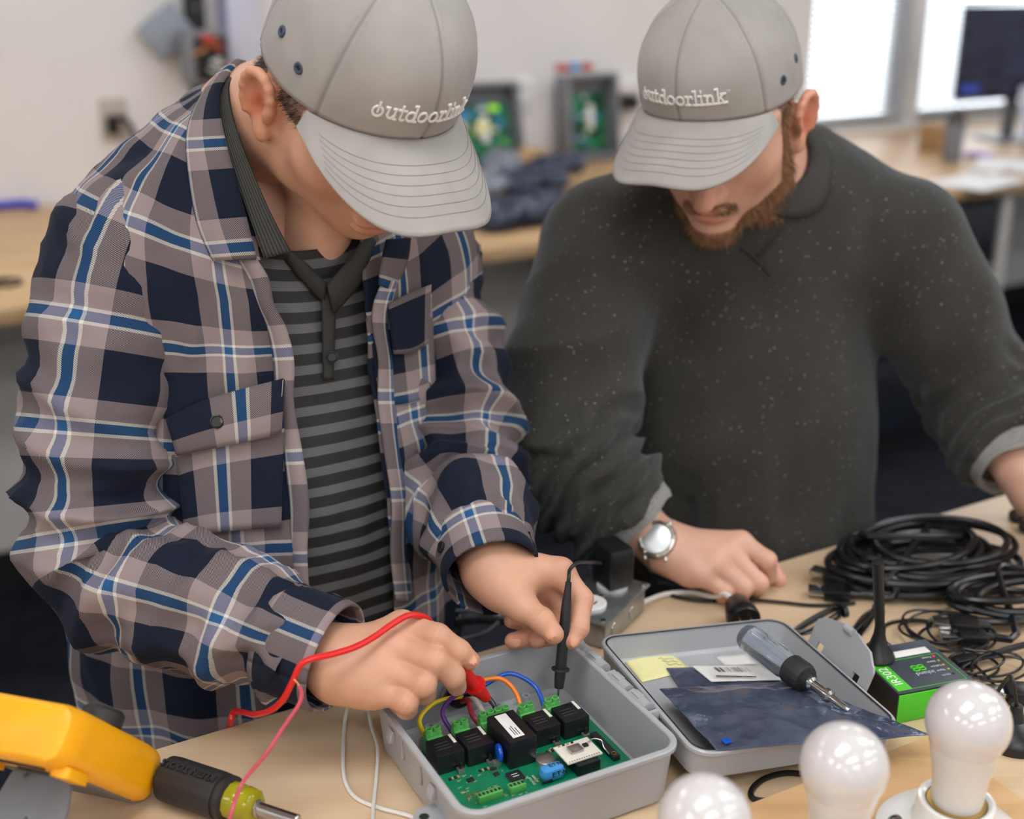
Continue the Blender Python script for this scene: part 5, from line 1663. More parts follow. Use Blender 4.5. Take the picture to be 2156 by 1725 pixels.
# ---- wires from the cable entry to the terminals
def BL(x, y, z): 
    return BOX_O + Matrix.Rotation(BOX_A, 3, 'Z') @ Vector((x, y, z))
for nm, c in (('wire_yellow', (238, 204, 20)), ('wire_purple', (92, 40, 132)), ('wire_maroon', (168, 42, 62)), ('wire_cream', (222, 214, 202)), ('wire_black', (28, 28, 30)), ('wire_orange', (246, 130, 28)), ('wire_blue', (24, 92, 200)), ('wire_red', (214, 30, 34)), ('wire_white', (228, 224, 218)), ('wire_rose', (196, 74, 92))):
    simple(nm, c, .35, var=.04, scale=100)
simple('copper', (196, 130, 84), .3, .8)
gl = thing('cable_gland', 'black cable entry bushing in the back wall of the grey enclosure', 'cable gland', BL(-.016, .0945, .030))
q = BL(-.016, .0945, .030); ydir = Matrix.Rotation(BOX_A, 3, 'Z') @ Vector((0, 1, 0))
Mg = Matrix.Translation(q) @ ydir.to_track_quat('Z', 'Y').to_matrix().to_4x4()
MB().lathe([(.0105, -.012), (.013, -.010), (.013, .0), (.0165, .0), (.0165, .014), (.012, .016)], 24, Mg).build('bushing', 'wire_black', gl)
MB().lathe([(.0180, -.006), (.0180, -.0012), (.0135, -.0012), (.0135, -.006)], 6, Mg).build('lock_nut', 'tin', gl)
def wire_run(color, pts, r, label):
    wire('wire', pts, r, 'wire_' + color, None, 10, 8, label, 'wire', 'coloured wires in the enclosure')
e0 = (-.016, .082)
def T_(i, k=0): x, y, n = TERM[i]; return (x - n * .00375 + .0075 * (k + .5), y)
wire_run('yellow', [BL(-.020, .078, .034), BL(-.026, .068, .042), BL(-.048, .072, .040), BL(-.066, .064, .034), BL(T_(0)[0], T_(0)[1] + .012, .026), BL(*T_(0), .024) + Vector((0, 0, -.002))], .0021, 'yellow wire looping from the cable entry to the leftmost terminal')
wire_run('purple', [BL(-.010, .080, .036), BL(-.016, .070, .044), BL(-.034, .066, .044), BL(-.046, .060, .036), BL(T_(1)[0] - .002, T_(1)[1] + .010, .026), BL(T_(1)[0], T_(1)[1] + .005, .022)], .0021, 'purple wire looping to the second terminal from the left')
wire_run('maroon', [BL(-.018, .080, .028), BL(-.018, .066, .036), BL(-.020, .054, .030), BL(T_(2, 0)[0], T_(2, 0)[1] + .004, .022)], .0024, 'dark red wire running to the four-pole terminal')
wire_run('cream', [BL(-.014, .080, .028), BL(-.012, .066, .036), BL(-.010, .054, .031), BL(T_(2, 1)[0], T_(2, 1)[1] + .004, .022)], .0024, 'cream wire between the dark red and black wires')
wire_run('black', [BL(-.010, .080, .030), BL(-.002, .068, .037), BL(.002, .056, .033), BL(T_(2, 3)[0] - .003, T_(2, 3)[1] + .004, .022)], .0024, 'black wire running to the four-pole terminal')
wire_run('orange', [BL(-.010, .082, .036), BL(.002, .076, .046), BL(.018, .070, .046), BL(.026, .058, .036), BL(T_(3)[0] + .004, T_(3)[1] + .005, .022)], .0021, 'orange wire arching over to the fourth terminal')
wire_run('blue', [BL(-.008, .084, .030), BL(.006, .080, .038), BL(.030, .078, .044), BL(.048, .062, .034), BL(T_(4)[0], T_(4)[1] + .005, .022)], .0021, 'blue wire arching over to the rightmost terminal')
# ------------------------------------------------------------------ probes, meter, screwdrivers
simple('probe_red', (222, 32, 30), .35, var=.05)
simple('probe_black', (34, 34, 36), .42, var=.08, scale=200)
simple('steel', (186, 186, 184), .22, 1.0, var=.04)
simple('meter_yellow', (250, 176, 8), .42, var=.04, scale=40, bmp=.05)
simple('meter_grey', (110, 112, 116), .55, var=.06)
simple('grip_black', (38, 37, 37), .55, var=.1, scale=250, bmp=.1)
m, nt, b = new_mat('yellow_acetate')
b.inputs['Base Color'].default_value = srgb(222, 214, 30); b.inputs['Roughness'].default_value = .12
nz_ = noise_tex(nt, 60, 3); L(nt, ramp(nt, nz_, [(.3, srgb(206, 196, 20)), (.7, srgb(232, 226, 50))]), b.inputs['Base Color'])
b.inputs['Transmission Weight'].default_value = .55; b.inputs['IOR'].default_value = 1.47
m, nt, b = new_mat('clear_acetate')
nz_ = noise_tex(nt, 40, 3); L(nt, ramp(nt, nz_, [(.3, srgb(196, 208, 222)), (.7, srgb(214, 224, 234))]), b.inputs['Base Color'])
b.inputs['Roughness'].default_value = .06; b.inputs['Transmission Weight'].default_value = .8; b.inputs['IOR'].default_value = 1.47

def axis_lathe(a, b, prof, n=20):
    """profile (radius, distance along a->b)"""
    d = (b - a).normalized(); M = Matrix.Translation(a) @ d.to_track_quat('Z', 'Y').to_matrix().to_4x4()
    return MB().lathe(prof, n, M)
# black probe in the left hand
a, b_ = at(1197, 1226, 1.109), at(1174, 1477, 1.118)
ln = (b_ - a).length; k = ln / .100
pr = thing('test_probe', 'black test probe held upright on the rightmost terminal', 'test probe', b_)
axis_lathe(a, b_, [(.0028, 0), (.0030, .004), (.0036, .012), (.0046, .022), (.0050, .045), (.0052, .070 * k), (.0046, .076 * k), (.0040, .080 * k)], 18).build('handle', 'probe_black', pr)
axis_lathe(a, b_, [(.0040, .0715 * k), (.0082, .072 * k), (.0084, .0735 * k), (.0050, .0745 * k), (.0050, .080 * k), (.0042, .0885 * k), (.0036, .0890 * k)], 22).build('finger_guard', 'probe_black', pr)
axis_lathe(a, b_, [(.0010, .086 * k), (.0010, ln - .002), (.0003, ln)], 10).build('tip', 'steel', pr)
MB().tube([a + (b_ - a) * .03, a + (a - b_) * .03 + Vector((0, 0, .002)), at(1200, 1200, 1.118), at(1214, 1186, 1.13), at(1235, 1184, 1.17), at(1262, 1186, 1.27), at(1285, 1194, 1.42), at(1296, 1225, 1.46), at(1298, 1300, 1.46)], .0018, 8, True, 6).build('lead', 'probe_black', pr)
# red probe in the right hand
a, b_ = at(962, 1398, 1.062), at(1041, 1491, 1.106)
a2 = a + (a - b_).normalized() * .045
rp = thing('test_probe', 'red test probe held between the fingers over the four-pole terminal', 'test probe', b_)
ln = (b_ - a2).length
axis_lathe(a2, b_, [(.0036, 0), (.0044, .010), (.0052, .030), (.0062, ln - .044), (.0062, ln - .0385), (.0050, ln - .038)], 20).build('handle', 'probe_red', rp)
axis_lathe(a2, b_, [(.0062, ln - .0395), (.0092, ln - .039), (.0094, ln - .0365), (.0066, ln - .0350), (.0060, ln - .027), (.0046, ln - .0165), (.0036, ln - .016)], 24).build('finger_guard', 'probe_red', rp)
axis_lathe(a2, b_, [(.0011, ln - .018), (.0011, ln - .002), (.0003, ln)], 10).build('tip', 'steel', rp)
MB().tube([a2 + (b_ - a2) * .05, at(918, 1330, 1.085), at(905, 1308, 1.058), at(885, 1297, 1.040), at(858, 1297, 1.030), at(824, 1316, 1.024), at(790, 1340, 1.018), at(750, 1362, 1.008), at(700, 1378, .996), at(655, 1388, .988), at(632, 1402, .987), at(614, 1440, .992), at(594, 1476, 1.002), at(566, 1498, 1.02), at(535, 1505, 1.05), at(512, 1500, 1.09), at(492, 1500, 1.115), at(486, 1520, 1.12), on(480, 1545, TZ - .05)], .0027, 10, True, 6).build('lead', 'probe_red', rp)
# rose wire with a bare copper end rising from the bench
rw = thing('loose_wire', 'rose pink wire with a bare copper end rising past the plaid cuff', 'wire', on(484, 1724, TZ))
MB().tube([on(470, 1790, TZ + .004), on(484, 1724, TZ + .045), at(510, 1650, .960), at(560, 1588, .962), at(598, 1530, .966), at(628, 1486, .970), at(635, 1462, .972), at(630, 1446, .972)], .0017, 10, True, 6).build('insulation', 'wire_rose', rw)
MB().tube([at(630, 1446, .972), at(626, 1438, .973), at(619, 1431, .974)], .0009, 8, True, 4).build('copper_end', 'copper', rw)
# white wires on the bench
wire('loose_wire', [on(735, 1480, TZ + .02), on(726, 1520, TZ + .002), on(722, 1600, TZ + .002), on(728, 1650, TZ + .002), on(752, 1682, TZ + .002), on(800, 1702, TZ + .002), on(860, 1718, TZ + .002), on(930, 1745, TZ + .002)], .0018, 'wire_white', None, 8, 6, 'white wire with print curving along the bench from under the hand', 'wire')
wire('loose_wire', [on(772, 1480, TZ + .012), on(782, 1530, TZ + .0055), on(795, 1575, TZ + .0055), on(792, 1640, TZ + .0055), on(786, 1700, TZ + .0055), on(784, 1760, TZ + .0055)], .0016, 'wire_white', None, 8, 6, 'thin white wire running straight down beside the enclosure wall', 'wire')

# stubby multi-bit screwdriver on the bench
A_, B_ = on(372, 1645, TZ + .0195), on(640, 1735, TZ + .0195)
d = (B_ - A_).normalized()
sd = thing('screwdriver', 'stubby screwdriver with black rubber grip and yellow collar beside the pink wire', 'screwdriver', (A_ + B_) / 2 - Vector((0, 0, .0195)))
def bumps(prof, n, lobes, depth, a, b):
    dd = (b - a).normalized(); M = Matrix.Translation(a) @ dd.to_track_quat('Z', 'Y').to_matrix().to_4x4()
    return MB().loft([[((r - depth * (1 if (j % (n // lobes)) in (0,) else 0)) * math.cos(2 * math.pi * j / n), (r - depth * (1 if (j % (n // lobes)) in (0,) else 0)) * math.sin(2 * math.pi * j / n), z) for j in range(n)] for r, z in prof], M, True)
bumps([(.008, -.013), (.0150, -.0125), (.0185, -.009), (.0192, -.002), (.0192, .044), (.0188, .047), (.0172, .0475), (.0172, .0490), (.0186, .0500), (.0186, .0545), (.0150, .056)], 48, 8, .0008, A_, B_).build('grip', 'grip_black', sd)
axis_lathe(A_, B_, [(.0130, .054), (.0150, .0555), (.0150, .064), (.0138, .067), (.0150, .070), (.0140, .078), (.0110, .081), (.0090, .0815)], 12).build('collar', 'yellow_acetate', sd)
axis_lathe(A_, B_, [(.0075, .078), (.0075, .083), (.0055, .084), (.0055, .120), (.0045, .121)], 18).build('shaft', 'steel', sd)
dz = Vector((0, 0, 1)); nrm = (dz * .86 + (Vector((0, 0, CAM_Z)) - A_).normalized() * .42); nrm = (nrm - d * nrm.dot(d)).normalized()
Mt = Matrix((-d, nrm.cross(-d), nrm)).transposed().to_4x4(); Mt.translation = A_ + d * .018 + nrm * .0196
lettering('raised_lettering', 'KLEIN TOOLS', .0088, Mt, 'grip_black', sd, .0012, True, bold=.0003)

# yellow multimeter leaning on its stand, back to the viewer
phi = math.radians(-16); wv = Vector((math.cos(phi), math.sin(phi), 0)); bv = Vector((wv.y, -wv.x, 0))
tilt = math.radians(43); U = bv * math.sin(tilt) + Vector((0, 0, 1)) * math.cos(tilt); Fd = wv.cross(U) * -1      # Fd: towards the display side
MW, MT, ML = .092, .046, .150
TR = on(126, 1618, TZ + .004 + ML * math.cos(tilt))                       # top right corner of the back
org = TR - wv * MW / 2 - U * ML
org.z = TZ + .004
Mm = Matrix((wv, -Fd, U)).transposed().to_4x4()          # local: x right, y towards the back, z up
Mm.translation = org
mm = thing('multimeter', 'yellow digital multimeter leaning on its grey stand, seen from behind', 'multimeter', Vector((org.x, org.y, TZ)))
def mloft(rings): 
    m_ = MB(); m_.loft([[tuple(Mm @ Vector(p)) for p in r] for r in rings], None, True); return m_
hol = []
for z, s, rr in ((0, .90, .010), (.006, .97, .014), (.02, 1.0, .014), (.125, 1.0, .014), (.143, .98, .014), (.150, .90, .012), (.152, .80, .010)):
    hol.append([(x, y - MT / 2, z) for x, y in rrect(MW / 2 * s, MT / 2 * s, rr, 5)])
mloft(hol).build('holster', 'meter_yellow', mm)
mloft([[(x, y + .0004, z) for x, z in rrect(.036, .052, .006, 4)] for y, s in ((-.004, 1), (.0022, 1))] if False else [[(x, yy, z + .055) for x, z in rrect(.034, .045, .006, 4)] for yy in (-.002, .0012)]).build('back_plate', 'meter_grey', mm)
# rim bosses of the holster and cable slot
for sx in (-1, 1):
    mloft([[(sx * .036 + x, .0005 + yy, z + .118) for x, z in rrect(.008, .016, .004, 3)] for yy in (-.004, .004)]).build('holster_boss', 'meter_yellow', mm)
mloft([[(x, yy, z + .128) for x, z in rrect(.020, .0035, .002, 3)] for yy in (-.003, .0013)]).build('strap_slot', 'print_black', mm)
mloft([[(x, yy, z + .106) for x, z in rrect(.016, .0030, .002, 3)] for yy in (-.003, .0014)]).build('strap_slot', 'print_black', mm)
# folding stand, swung out to the bench
st_top = Mm @ Vector((0, .002, .095)); st_bot = Vector((st_top.x, st_top.y, TZ + .002)) + bv * .075
sdv_ = (st_bot - st_top).normalized(); 
Ms = Matrix((wv, sdv_.cross(wv) * -1, sdv_)).transposed().to_4x4(); Ms.translation = st_top
sl_ = (st_bot - st_top).length
m_ = MB(); m_.loft([[tuple(Ms @ Vector((x, y, z))) for x, y in rrect(w_, .0022, .001, 2)] for z, w_ in ((0, .026), (.02, .031), (sl_ * .8, .031), (sl_ - .002, .028))], None, True)
so_ = m_.build('stand', 'meter_grey', mm)
lettering('stand_print', '△', .014, Ms @ Matrix.Translation((0, -.0024, .045)) @ Matrix.Rotation(math.radians(90), 4, 'X') , 'print_black', so_, .0001, True) if False else None
tri = MB(); 
for a0, a1 in ((( -.005, .040), (.005, .040)), ((.005, .040), (0, .031)), ((0, .031), (-.005, .040))):
    tri.tube([Ms @ Vector((a0[0], -.0024, a0[1])), Ms @ Vector((a1[0], -.0024, a1[1]))], .0004, 4)
tri.build('warning_mark', 'print_black', so_)
for kx in range(4):
    MB().box((0, 0, 0), (.030 - .004 * (kx % 2), .0002, .0010), None).build('caution_line', 'print_black', so_, smooth=False).matrix_world = Ms @ Matrix.Translation((0, -.0023, .052 + kx * .005))
# selector knob visible past the right edge and steel strap wire with a magnet
MB().lathe([(.017, 0), (.017, .010), (.014, .013), (.002, .013)], 22, Mm @ Matrix.Translation((.020, -MT - .0, .075)) @ Matrix.Rotation(math.radians(90), 4, 'X')).build('dial', 'grip_black', mm)
mgp = on(14, 1706, TZ + .011)
hp = [Mm @ Vector((-.018, -.002, .128)), Mm @ Vector((-.030, .012, .126)), Mm @ Vector((-.050, .016, .118)), Mm @ Vector((-.060, .006, .104))]
MB().tube(hp, .0014, 8, True, 6).build('strap_cable', 'steel', mm)
q0 = Mm @ Vector((-.008, .001, .106))
MB().tube([q0, q0.lerp(mgp, .3) + Vector((.004, -.004, .006)), q0.lerp(mgp, .7) + Vector((.004, -.002, .006)), mgp + Vector((.006, .006, .006))], .0014, 8, True, 6).build('strap_cable', 'steel', mm)
mgR = Matrix.Translation(mgp) @ Matrix.Rotation(math.radians(-22), 4, 'Z')
MB().box((0, 0, 0), (.030, .026, .018), None, .003).build('hanging_magnet', 'grip_black', mm).matrix_world = mgR
MB().lathe([(.004, 0), (.004, .0012), (.0015, .0016)], 14).build('rivet', 'tin', mm).matrix_world = mgR @ Matrix.Translation((.002, -.002, .009))
# ------------------------------------------------------------------ things in and around the lid
def LW(x, y, z): return LIDM @ Vector((x, y, z))
def lid_xy(px, py, z=.945):
    p = on(px, py, z); q = LIDM.inverted() @ p
    for _ in range(4):
        w_ = LIDM @ Vector((q.x, q.y, .0034)); p = on(px, py, w_.z); q = LIDM.inverted() @ p
    return q
simple('sticky_yellow', (238, 232, 168), .7, var=.03)
def sheet(name, C, nu, nv, mat, th, parent=None, bend=0.0, wr=0.0, seed=0.0, ridge_=0.0):
    """C: four corners a(0,0) b(1,0) c(1,1) d(0,1) in world space"""
    G = []
    for j in range(nv + 1):
        v = j / nv; row = []
        for i in range(nu + 1):
            u = i / nu
            p = C[0] * (1 - u) * (1 - v) + C[1] * u * (1 - v) + C[2] * u * v + C[3] * (1 - u) * v
            dz = bend * math.sin(math.pi * u) * math.sin(math.pi * v)
            if wr:
                q = p * 24 + Vector((seed, 0, 0))
                r1 = 1 - abs(mnoise.noise(q)) * 2.4; r2 = 1 - abs(mnoise.noise(q * 2.3 + Vector((3, 1, 0)))) * 2.4
                dz += wr * (.6 * r1 + .35 * r2) * (.25 + .75 * min(1, 4 * min(v, 1 - v) + .3))
            row.append(p + Vector((0, 0, dz)))
        G.append(row)
    G = np.array([[tuple(p) for p in r] for r in G])
    if grid_normals(G)[..., 2].mean() < 0: G = G[:, ::-1]
    o = grid_obj(name, G, mat, parent)
    if th: solidify(o, th, -1)
    return o
def lid_pts(L_, z): return [LIDM @ Vector((lid_xy(*p).x, lid_xy(*p).y, z)) for p in L_]
nt_ = sheet('sticky_note', lid_pts([(1296, 1372), (1404, 1370), (1458, 1412), (1352, 1438)], .0040), 10, 10, 'sticky_yellow', .0003, None, .0015)
tag(nt_, 'pale yellow sticky note lying in the enclosure lid', 'sticky note')
nb = MB()
for k in range(3):
    c = lid_pts([(1385 + k * 9, 1392 + k * 6)], .0060)[0]
    nb.tube([c + Vector((.003 * i, .0015 * math.sin(i * 2.1 + k), 0)) for i in range(6)], .00025, 4)
nb.build('handwriting', 'relay_print', nt_)
pl = sheet('paper_label', lid_pts([(1505, 1382), (1570, 1378), (1592, 1398), (1528, 1402)], .0036), 4, 4, 'label_white', .0002)
tag(pl, 'small white label stuck in the enclosure lid', 'label')
m, nt, b = new_mat('antistatic_film')
n1 = noise_tex(nt, 30, 4); n2 = noise_tex(nt, 180, 3)
L(nt, ramp(nt, n1, [(.3, srgb(84, 94, 122)), (.62, srgb(116, 126, 150)), (.78, srgb(150, 122, 116))]), b.inputs['Base Color'])
b.inputs['Roughness'].default_value = .16; b.inputs['Metallic'].default_value = .55
b.inputs['Alpha'].default_value = .93
bump(nt, b, n2, .25, .002)
b2_ = sheet('antistatic_bag', [*lid_pts([(1402, 1412), (1596, 1408)], .0060), *lid_pts([(1690, 1462), (1440, 1466)], .0060)], 40, 24, 'antistatic_film', .0006, None, .004, .0012, 4.0)
tag(b2_, 'antistatic bag with a white barcode label, half under the other bag', 'bag')
lab = sheet('bag_label', [p + Vector((0, 0, .0038)) for p in lid_pts([(1452, 1414), (1592, 1414), (1652, 1446), (1496, 1450)], .0070)], 10, 6, 'label_white', .0003, b2_, .002)
bc_ = MB(); rgb = random.Random(5)
o0, o1, o3 = lid_pts([(1500, 1424), (1570, 1424), (1512, 1434)], .0070)
for k in range(22):
    u = k / 22
    if rgb.random() < .75:
        p = o0.lerp(o1, u) + Vector((0, 0, .0064)); q = p + (o3 - o0); w_ = (o1 - o0).normalized() * rgb.choice((.0003, .0006, .0009))
        bc_.add([p, p + w_, q + w_, q], [(0, 1, 2, 3)])
o0, o1 = lid_pts([(1505, 1442), (1590, 1444)], .0070)
bc_.add([o0 + Vector((0, 0, .0066)), o1 + Vector((0, 0, .0066)), o1 + Vector((0, -.0016, .0066)), o0 + Vector((0, -.0020, .0066))], [(0, 1, 2, 3)])
bc_.build('barcode', 'print_black', b2_, smooth=False)
bag = sheet('antistatic_bag', [on(1388, 1452, .9600), on(1658, 1436, .9570), on(1958, 1548, .9640), on(1508, 1580, .9700)], 90, 60, 'antistatic_film', .0007, None, .006, .0022, 1.0)
tag(bag, 'large dark antistatic bag draped from the lid towards the light bulbs', 'bag')
MB().box(on(1530, 1560, .9725), (.007, .007, .0006), .4, .0001).build('blue_sticker', 'varistor_blue', bag)

# long screwdriver resting across the lid
A_, B_ = on(1572, 1340, .975), on(1788, 1497, .972)
s2 = thing('screwdriver', 'long screwdriver with clear smoky handle lying in the lid', 'screwdriver', (A_ + B_) / 2)
ln = (B_ - A_).length
def fluted(a, b, prof, n=48, lobes=8, dep=.0012):
    dd = (b - a).normalized(); M = Matrix.Translation(a) @ dd.to_track_quat('Z', 'Y').to_matrix().to_4x4()
    return MB().loft([[((r - dep * (.5 + .5 * math.cos(lobes * 2 * math.pi * j / n)) * (k_)) * math.cos(2 * math.pi * j / n), (r - dep * (.5 + .5 * math.cos(lobes * 2 * math.pi * j / n)) * k_) * math.sin(2 * math.pi * j / n), z) for j in range(n)] for r, z, k_ in prof], M, True)
fluted(A_, B_, [(.006, -.004, 0), (.0115, -.001, 0), (.0140, .006, .6), (.0142, .030, 1), (.0142, .052, 1), (.0122, .060, .5), (.0118, .063, 0)]).build('handle', 'clear_acetate', s2)
fluted(A_, B_, [(.0118, .061, 0), (.0138, .063, 0), (.0140, .070, .8), (.0140, .079, .8), (.0120, .083, 0), (.0085, .084, 0), (.0085, .088, 0), (.0050, .089, 0)], 48, 16, .0010).build('chuck', 'grip_black', s2)
axis_lathe(A_, B_, [(.0068, .085), (.0068, .091), (.0046, .093), (.0050, ln - .030), (.0062, ln - .029), (.0062, ln - .024), (.0034, ln - .022), (.0034, ln - .004), (.0018, ln)], 18).build('shaft', 'steel', s2)

# cellular router
simple('router_slate', (62, 68, 78), .4, var=.05)
simple('router_side', (34, 32, 32), .5)
simple('router_green', (78, 196, 40), .4, var=.03)
simple('led_red', (240, 60, 70), .3); simple('led_amber', (236, 150, 40), .3); simple('led_green', (150, 180, 40), .3); simple('print_pale', (206, 210, 210), .5)
ro = on(1924, 1408, TZ + .030); RA = math.radians(17)
rt = thing('router', 'slate and green router box with status lights behind the light bulbs', 'router', (ro.x, ro.y + .004, TZ), RA)
RWx, RDy, RHz = .082, .078, .030
MB().box((0, 0, RHz / 2), (RWx, RDy, RHz), None, .0014).build('case', 'router_side', rt, world=False)
MB().box((0, .0, RHz + .0004), (RWx - .001, RDy - .001, .0010), None, .0004).build('top_plate', 'router_slate', rt, world=False)
MB().box((0, -RDy / 2 - .0006, RHz / 2), (RWx - .001, .0014, RHz - .001), None, .0005).build('front_plate', 'router_green', rt, world=False)
Zt = RHz + .0010
MB().box((-.031, -.011, Zt), (.015, .048, .0004), None, .0001).build('label_stripe', 'router_green', rt, world=False)
lettering('label_text', 'IR302', .0130, Matrix.Translation((-.0310, -.011, Zt + .0003)) @ Matrix.Rotation(math.radians(90), 4, 'Z'), 'label_white', rt, .0001)
MB().box((.006, .021, Zt), (.050, .010, .0006), None, .0002).build('white_sticker', 'label_white', rt, world=False)
# green outline, logo mark and captions
for c, s_ in (((.006, .0125), (.058, .0006)), ((.006, -.0345), (.058, .0006)), ((.0350, -.011), (.0006, .047))):
    MB().box((c[0], c[1], Zt), (s_[0], s_[1], .0003)).build('outline', 'router_green', rt, smooth=False, world=False)
lg = MB()
for dx_ in (-.0034, .0034):
    for dy_ in (-.0022, .0022):
        ring = [(.002 + dx_ + .0030 * math.cos(t), -.0060 + dy_ + .0022 * math.sin(t), Zt + .0003) for t in [2 * math.pi * i / 14 for i in range(15)]]
        lg.tube(ring, .0008, 6)
lg.build('logo_mark', 'router_green', rt, world=False)
lettering('logo_text', 'inhand', .0075, Matrix.Translation((.004, -.0150, Zt + .0002)) @ Matrix.Rotation(math.radians(180), 4, 'Z'), 'print_pale', rt)
for k, (nm_, mt_) in enumerate((('Power', 'led_red'), ('Status', 'led_green'), ('Cellular', 'led_amber'), ('Signal', 'led_green'), ('Wi-Fi', 'relay_print'))):
    y_ = .008 - k * .0078
    MB().lathe([(.0014, Zt - .0003), (.0013, Zt + .0005), (.0003, Zt + .0008)], 12, Matrix.Translation((.0285, y_, 0))).build('status_light', mt_, rt, world=False)
    lettering('caption', nm_, .0038, Matrix.Translation((.0205, y_, Zt + .0002)) @ Matrix.Rotation(math.radians(180), 4, 'Z'), 'print_pale', rt)
MB().lathe([(.0013, 0), (.0004, .0002)], 10, Matrix.Translation((-.004, -RDy / 2 - .0014, RHz * .55)) @ Matrix.Rotation(math.radians(90), 4, 'X')).build('reset_hole', 'print_black', rt, world=False)
lettering('reset_text', 'RESET', .0026, Matrix.Translation((-.004, -RDy / 2 - .0014, RHz * .42)) @ Matrix.Rotation(math.radians(90), 4, 'X'), 'print_black', rt)
# whip antenna standing on the router
ab = on(1846, 1384, TZ + RHz + .002)
an_ = thing('antenna', 'black whip antenna on a flared base at the corner of the router', 'antenna', ab)
MB().lathe([(.0165, 0), (.0170, .002), (.0150, .006), (.0085, .014), (.0055, .026), (.0050, .036)], 26, Matrix.Translation(ab)).build('base', 'relay_black', an_)
tp = at(1850, 1206, 1.155); tp = Vector((ab.x - .0105, ab.y - .004, ab.z + .104))
MB().tube([ab + Vector((0, 0, .030)), tp], [.0046, .0056], 14).build('mast', 'relay_black', an_)
MB().tube([ab + Vector((-.015, .004, .004)), ab + Vector((-.028, .012, .002)), ab + Vector((-.034, .03, -.026)), ab + Vector((-.02, .06, -.0285))], .0014, 6, True, 6).build('lead', 'relay_black', an_)

# ------------------------------------------------------------------ cables
simple('cable_black', (22, 22, 24), .30, var=.08, scale=120)
rc = random.Random(11)
def coil_pts(c, rx, ry, rot, turns, r, seed, lay=3, tail=None):
    rr = random.Random(seed); pts = []
    n = 16; ph = rr.uniform(0, 6)
    for k in range(turns * n + 1):
        t = k / n; a = 2 * math.pi * t + ph
        kx = 1 + .10 * math.sin(t * 2.3 + seed) + .04 * math.sin(a * 2 + t)
        x = rx * kx * math.cos(a) + .012 * math.sin(t * 1.7 + seed); y = ry * kx * math.sin(a) + .010 * math.cos(t * 2.1 + seed)
        z = r + (t / turns) * lay * r * 2.0 + .0035 * (1 + math.sin(a + t * 1.3 + seed))
        pts.append(Vector((c.x + x * math.cos(rot) - y * math.sin(rot), c.y + x * math.sin(rot) + y * math.cos(rot), TZ + z)))
    if tail: pts += tail
    return pts
def hdmi(p, d, parent, r=.0045, k=1.25):
    d = d.normalized(); d.z *= .3; d.normalize(); M = Matrix.Translation(p) @ d.to_track_quat('Y', 'Z').to_matrix().to_4x4()
    MB().box(M @ Vector((0, .014, 0)), (.020 * k, .028, .0100 * k), M.to_3x3().to_4x4(), .0020).build('plug_body', 'cable_black', parent)
    MB().tube([M @ Vector((0, -.012, 0)), M @ Vector((0, .002, 0))], [.0034, .0056], 10).build('strain_relief', 'cable_black', parent)
    MB().box(M @ Vector((0, .036, 0)), (.0140 * k, .018, .0045 * k), M.to_3x3().to_4x4(), .0006).build('metal_shell', 'steel', parent)
def cable(label, pts, r, plugs=(), group='black cables on the bench', k=3):
    t = thing('cable', label, 'cable', Vector((pts[0].x, pts[0].y, TZ)), 0, group)
    MB().tube(pts, r, 8, True, k).build('cord', 'cable_black', t)
    for p, d in plugs: hdmi(p, d, t)
    return t
cA = on(1925, 1204, TZ)
t1 = [on(1870, 1222, TZ + .028), on(1820, 1220, TZ + .020), on(1790, 1222, TZ + .014)]
cable('big black coiled cable nearest the grey sweater with its plug to the left', coil_pts(cA, .080, .050, .3, 6, .0044, 1.0, 3, t1), .0044, ((t1[-1], on(1740, 1208, TZ + .014) - t1[-1]),))
t2 = [on(1880, 1258, TZ + .010), on(1830, 1252, TZ + .008), on(1790, 1250, TZ + .008)]
cable('black coiled cable at the bottom of the big pile, plug pointing left', coil_pts(on(1945, 1222, TZ), .094, .052, .25, 5, .0044, 5.0, 2, t2), .0044, ((t2[-1], on(1730, 1244, TZ + .008) - t2[-1]),))
t3 = [on(2020, 1130, TZ + .034), on(1985, 1118, TZ + .028), on(1960, 1114, TZ + .022)]
cable('black coiled cable on top of the pile with its plug towards the bench edge', coil_pts(on(1955, 1196, TZ + .0), .082, .050, .2, 4, .0044, 9.0, 4, t3), .0044, ((t3[-1], on(1925, 1112, TZ + .02) - t3[-1]),))
t4 = [on(2140, 1335, TZ + .014), on(2085, 1340, TZ + .012), on(2075, 1341, TZ + .012)]
cable('black coiled cable cut by the right edge of the frame', coil_pts(on(2140, 1292, TZ), .066, .034, .2, 5, .0042, 3.0, 3, t4), .0042, ((t4[-1], on(2050, 1340, TZ + .012) - t4[-1]), (on(2060, 1318, TZ + .018), on(2026, 1315, TZ + .018) - on(2060, 1318, TZ + .018))))
t5 = [on(2150, 1360, TZ + .012), on(2090, 1378, TZ + .010), on(2060, 1386, TZ + .008)]
cable('black cord with a flat dark plug lying beside the router', [on(2230, 1345, TZ + .02)] + t5, .0034)
MB().box(on(2030, 1392, TZ + .007), (.026, .012, .009), math.radians(20), .0016).build('plug', 'cable_black', bpy.data.objects[[o.name for o in COL.objects if o.get('label', '').startswith('black cord with a flat')][0]])
